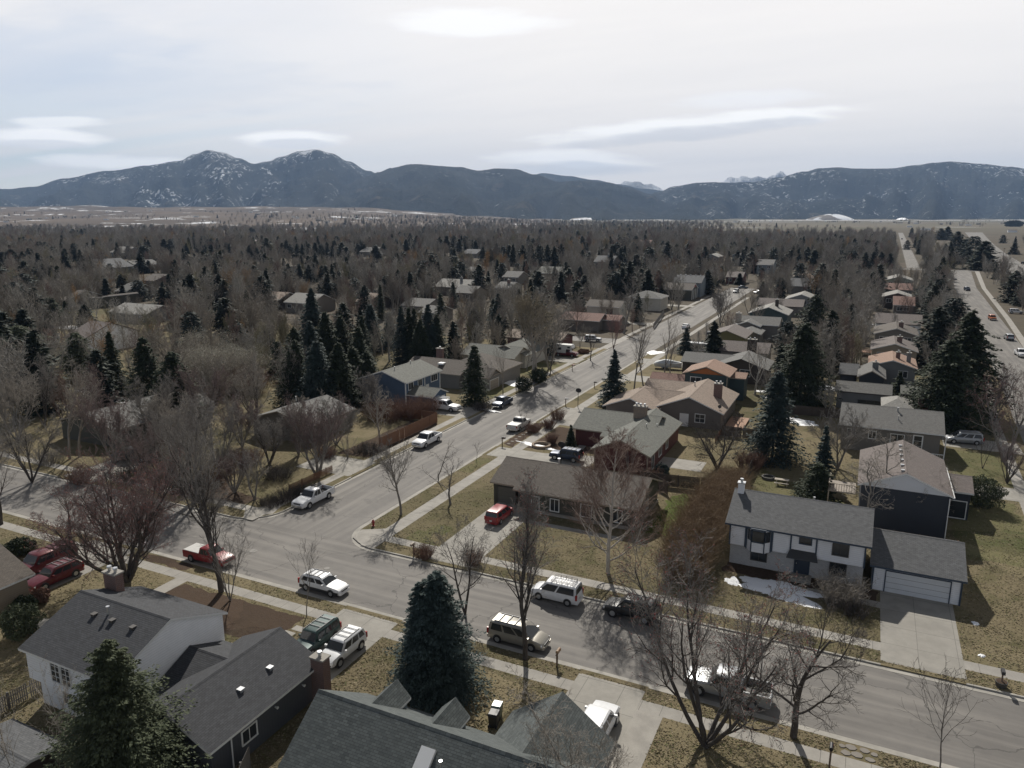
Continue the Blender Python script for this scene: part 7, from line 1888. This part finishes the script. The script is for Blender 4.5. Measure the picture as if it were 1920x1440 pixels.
range_('mountains', [(900,372),(970,345),(1015,329),(1060,334),(1110,341),(1150,348),(1200,356),(1250,362),(1300,378),(1350,400)], 11000, 2200, mountain_mat('back_slopes', FOR_, 300, 900, .66), seed=3)
MSN = mountain_mat('snowy_peaks', (.12,.13,.15), -400, 200, .40)
range_('mountains', [(1120,362),(1150,352),(1166,343),(1178,345),(1190,344),(1200,349),(1212,348),(1225,354),(1245,366)], 12800, 1500, MSN, seed=4, jag=30)
range_('mountains', [(1315,356),(1340,345),(1356,336),(1366,339),(1378,334),(1392,338),(1405,335),(1420,339),(1434,333),(1446,326),(1458,333),(1480,343),(1510,360)], 12800, 1500, MSN, seed=5, jag=30)
range_('mountains', [(1140,410),(1180,385),(1225,362),(1255,352),(1300,345),(1345,344),(1390,344),(1440,335),(1490,326),(1515,320),(1545,319),(1580,321),(1640,321),(1690,315),(1720,311),(1748,309),(1800,312),(1860,317),(1920,326),(2000,338),(2120,350)], 8600, 3000, mountain_mat('right_forested_slopes', FOR_, 250, 850, .592), seed=6)
# rounded snow-topped hillock and snowfields at the foot of the right-hand range
def mound(az, dist, w, d, h_, mat, seed):
    n, rg = 40, 10; V = [(0, 0, h_)]; x = (az-960)/F*dist; s, t = cam2w(x, dist)
    for j in range(1, rg+1):
        for k in range(n):
            a = 2*PI*k/n; q = j/rg; V.append((w*q*math.cos(a)*(1+.1*math.sin(3*a)), d*q*math.sin(a), h_*(1-q*q)*(1+.15*math.sin(a*2+seed))-2*(q == 1)))
    q = MB(); q.v = V
    for k in range(n): q.f.append((0, 1+k, 1+(k+1) % n)); q.uv.append(None)
    for j in range(rg-1):
        for k in range(n): a, b = 1+j*n+k, 1+j*n+(k+1) % n; q.f.append((a, a+n, b+n, b)); q.uv.append(None)
    o = q.build('hillock', mat, smooth=True); o.location = (s, t, 0); o.rotation_euler.z = YAW; tag(o, kind='structure')
def patch_mat():
    m, nt, b = new_mat('snow_streaked_hill'); g = N(nt); P = g.geo()
    nt.links.new(g.mix(g.ramp(g.noise(P, .006, 5, .6), .42, .5), (.20,.17,.14), (.85,.87,.9)), b.inputs['Base Color']); b.inputs['Roughness'].default_value = 1
    return m
PM = patch_mat()
mound(1545, 4900, 150, 130, 33, PM, 1); mound(1100, 5000, 190, 200, 12, PM, 2); mound(1675, 5000, 30, 60, 12, M_SNOW, 3)
def snowfield(az0, az1, d0, d1):
    a, b, c, d = [cam2w((az-960)/F*y, y) for az, y in ((az0, d0), (az1, d0), (az1+8, d1), (az0-8, d1))]
    q = MB(); q.poly([(*p, 1.2+.002*0) for p in (a, b, c, d)]); o = q.build('snow', M_SNOW); bpyfix(o); tag(o, kind='stuff')
for q in ((1380,1660,4300,4480), (1340,1480,3450,3500), (850,990,4700,5050), (1165,1250,4550,4700), (1700,1780,4300,4450), (1800,1925,4000,4130), (1850,1960,4600,4800), (1620,1700,3600,3640)): snowfield(*q)
# far homesteads
for i in range(64):
    az = 30+i*29.5+14*math.sin(i*7.7); y = 2300+1500*abs(math.sin(i*3.3)); s, t = cam2w((az-960)/F*y, y); z = terrain_z(s, t); w = 14+5*math.sin(i*1.7)
    h = House('one of the small pale farm roofs dotted across the far valley floor', ('pale', 'grey', 'mauve')[i % 3], (S_WHITE, S_TAUPE, S_PALE)[i % 3], M_TRIM_W, name='farm_building', cat='farm building', foot=False, group='small roofs on the far valley floor'); h.c = (s, t, 0); h.gable(s-w/2, s+w/2, t, t+9, 3.5, .4, 's', .4); h.finish().location.z += z
for i, (az, y, w, lb) in enumerate(((1690, 2100, 14, 'far white farm shed in the open valley at right'), (1880, 1500, 16, 'white farmhouse beside the clipped dark grove at right'), (1720, 1700, 20, 'low far barn in the dry fields'), (215, 2450, 18, 'far homestead on the tan bench at left'), (380, 2700, 18, 'second homestead on the tan bench'), (560, 2900, 20, 'long homestead roof on the tan bench'), (700, 2600, 16, 'small homestead at the edge of the tan bench'))):
    s, t = cam2w((az-960)/F*y, y); z = terrain_z(s, t)
    h = House(lb, 'mauve' if i % 2 else 'pale', S_WHITE, M_TRIM_W, name='farm_building', cat='farm building', foot=False); h.c = (s, t, 0); h.gable(s-w/2, s+w/2, t, t+9, 3.5, .4, 's', .4); h.finish().location.z += z
s, t = at(1902, 425)
leafy('tree_grove', (s, t, 0), 46, 24, 17, 9000, N_IA, 17, 'dark box-shaped clipped conifer grove in the field at right', 'grove', 1.4, fill=.6)
woodland()
# ------------------------------------------------------------------ air, sky, sun, camera
m = bpy.data.materials.new('haze'); m.use_nodes = True; nt = m.node_tree; nt.nodes.clear()
out = nt.nodes.new('ShaderNodeOutputMaterial'); pv = nt.nodes.new('ShaderNodeVolumePrincipled')
pv.inputs['Color'].default_value = (.46,.66,1.0,1); pv.inputs['Density'].default_value = 5.6e-5; pv.inputs['Anisotropy'].default_value = .0
nt.links.new(pv.outputs[0], out.inputs['Volume'])
q = MB(); q.box(-13900, 13900, -13900, 13900, -14, 1000); hz = q.build('haze', m); hz.rotation_euler.z = YAW; tag(hz, kind='stuff')

EL, SAZ = math.radians(40), YAW+math.radians(1.5)    # sun straight ahead of the camera; +Y turned by YAW towards -X
sdir = Vector((-math.sin(SAZ)*math.cos(EL), math.cos(SAZ)*math.cos(EL), math.sin(EL)))
L = bpy.data.lights.new('sun', 'SUN'); L.energy = 4.6; L.angle = math.radians(.8); L.color = (1.0, .95, .87)
lo = bpy.data.objects.new('sun', L); lo.rotation_euler = (-sdir).to_track_quat('-Z', 'Y').to_euler(); link(lo)
w = bpy.data.worlds.new('World'); SC.world = w; w.use_nodes = True; nt = w.node_tree; nt.nodes.clear(); g = N(nt)
wo = nt.nodes.new('ShaderNodeOutputWorld')
sky = nt.nodes.new('ShaderNodeTexSky'); sky.sky_type = 'NISHITA'; sky.sun_disc = False; sky.sun_elevation = EL
sky.sun_rotation = math.atan2(sdir.x, sdir.y); sky.air_density = 1.0; sky.dust_density = 1.2; sky.ozone_density = 1.0; sky.altitude = 1500
D = g.node('ShaderNodeTexCoord').outputs['Generated']; Dn = g.vmath('NORMALIZE', D).outputs[0]; dx, dy, dz = g.sep(Dn)
# thin streaked veil of high cloud, denser toward the sun
pl = g.math('ADD', g.math('MAXIMUM', dz, 0.0), .12)
cu = g.comb(g.math('DIVIDE', dx, pl), g.math('DIVIDE', dy, pl))
rot = g.node('ShaderNodeMapping'); rot.inputs['Rotation'].default_value = (0, 0, -YAW); rot.inputs['Scale'].default_value = (.25, .8, 1); nt.links.new(cu, rot.inputs['Vector'])
v1 = g.noise(rot.outputs[0], .9, 8, .55, .8); v2 = g.noise(rot.outputs[0], 3.2, 6, .6, .5)
sunny = g.vmath('DOT_PRODUCT', Dn, tuple(sdir)).outputs['Value']
veil = g.math('ADD', g.math('ADD', .66, g.math('MULTIPLY', g.ramp(v1, .25, .62), .5)), g.math('MULTIPLY', g.ramp(sunny, .35, .95), .35), clamp=True)
skyc = g.vmath('SCALE', sky.outputs[0]); skyc.inputs['Scale'].default_value = .095; skyc = skyc.outputs[0]
low = g.math('SUBTRACT', 1.0, g.ramp(dz, .24, .72))
glow = g.math('ADD', .125, g.math('MULTIPLY', low, g.math('ADD', .42, g.math('MULTIPLY', g.ramp(sunny, .1, .78), .46))))
vc = g.vmath('SCALE', (1.035, 1.0, .97)); nt.links.new(glow, vc.inputs['Scale'])
veilc = g.mix(g.math('MULTIPLY', g.ramp(v2, .35, .7), .22), vc.outputs[0], g.vmath('MULTIPLY', vc.outputs[0], (.84, .86, .89)).outputs[0])
right_v, fwd_v = (CY, SY, 0.0), (-SY, CY, 0.0)
a_x = g.math('DIVIDE', g.vmath('DOT_PRODUCT', Dn, right_v).outputs['Value'], g.math('MAXIMUM', g.vmath('DOT_PRODUCT', Dn, fwd_v).outputs['Value'], .05))
a_z = g.math('DIVIDE', dz, g.math('MAXIMUM', g.vmath('DOT_PRODUCT', Dn, fwd_v).outputs['Value'], .05))
left_blue = g.math('MULTIPLY', g.ramp(a_x, .05, -.75), .75)
base = g.mix(g.math('MULTIPLY', veil, g.math('SUBTRACT', 1.0, g.math('MULTIPLY', left_blue, g.ramp(v1, .66, .34)))), skyc, veilc)
nz = g.node('ShaderNodeTexNoise'); nz.inputs['Scale'].default_value = 9; nz.inputs['Detail'].default_value = 7
st_ = g.comb(g.math('MULTIPLY', a_x, 1.0), g.math('MULTIPLY', a_z, 5.0)); nt.links.new(st_, nz.inputs['Vector'])
warp = g.math('SUBTRACT', nz.outputs['Fac'], .5)
def tan_(px, py):   # pixel to bearing and height tangents
    u = (px-960)/F; v = (py-720)/F; f = CP-v*SP
    return u/f, -(CP*v+SP)/f
col = base
for px, py, wx, wy, tilt, stg, c in ((880,42,150,22,0,.75,(1.15,1.15,1.15)),(1310,236,270,20,-.09,.95,(1.25,1.24,1.22)),(1305,249,220,13,-.09,.75,(.76,.77,.81)),(1400,186,115,15,-.05,.7,(1.08,1.08,1.1)),(550,262,92,15,0,.95,(1.3,1.29,1.28)),(555,270,74,9,0,.7,(.84,.86,.9)),(75,258,115,17,.03,.95,(1.3,1.29,1.28)),(80,270,90,8,.03,.6,(.86,.88,.92)),(115,229,85,10,0,.8,(1.2,1.2,1.2)),
        (1080,298,150,15,.03,.85,(1.28,1.27,1.26)),(1090,317,130,13,.02,.6,(.70,.76,.85)),(230,303,140,13,.02,.8,(1.3,1.29,1.28)),(200,150,420,50,.05,.28,(.70,.76,.86)),(40,100,260,60,0,.30,(.62,.71,.85))):
    x0, z0 = tan_(px, py); rx, rz_ = wx/F, wy/F
    ex = g.math('DIVIDE', g.math('SUBTRACT', a_x, x0), rx)
    ez = g.math('DIVIDE', g.math('SUBTRACT', g.math('SUBTRACT', a_z, z0), g.math('MULTIPLY', g.math('SUBTRACT', a_x, x0), -tilt)), rz_)
    r2 = g.math('ADD', g.math('POWER', g.math('ABSOLUTE', ex), 2.0), g.math('POWER', g.math('ABSOLUTE', ez), 2.0))
    mk = g.ramp(g.math('ADD', r2, g.math('MULTIPLY', warp, 3.4)), 1.5, .25)
    mk = g.math('MULTIPLY', mk, g.math('GREATER_THAN', g.vmath('DOT_PRODUCT', Dn, fwd_v).outputs['Value'], .05))
    col = g.mix(g.math('MULTIPLY', mk, stg), col, c)
bg = nt.nodes.new('ShaderNodeBackground'); nt.links.new(col, bg.inputs['Color']); bg.inputs['Strength'].default_value = 1.0
nt.links.new(bg.outputs[0], wo.inputs['Surface'])
cam = bpy.data.cameras.new('camera'); cam.sensor_width = 36; cam.lens = F/1920*36; cam.clip_end = 40000; cam.clip_start = .5
co = bpy.data.objects.new('camera', cam); co.location = (0, 0, HC); co.rotation_euler = (PI/2-PT, 0, YAW); link(co); SC.camera = co
SC.view_settings.view_transform = 'Standard'; SC.view_settings.look = 'None'; SC.view_settings.exposure = .08; SC.view_settings.gamma = 1
SC.cycles.max_bounces = 6; SC.cycles.diffuse_bounces = 2; SC.cycles.glossy_bounces = 2; SC.cycles.volume_bounces = 0; SC.cycles.transparent_max_bounces = 8
SC.cycles.use_denoising = True
bpy.context.view_layer.update()
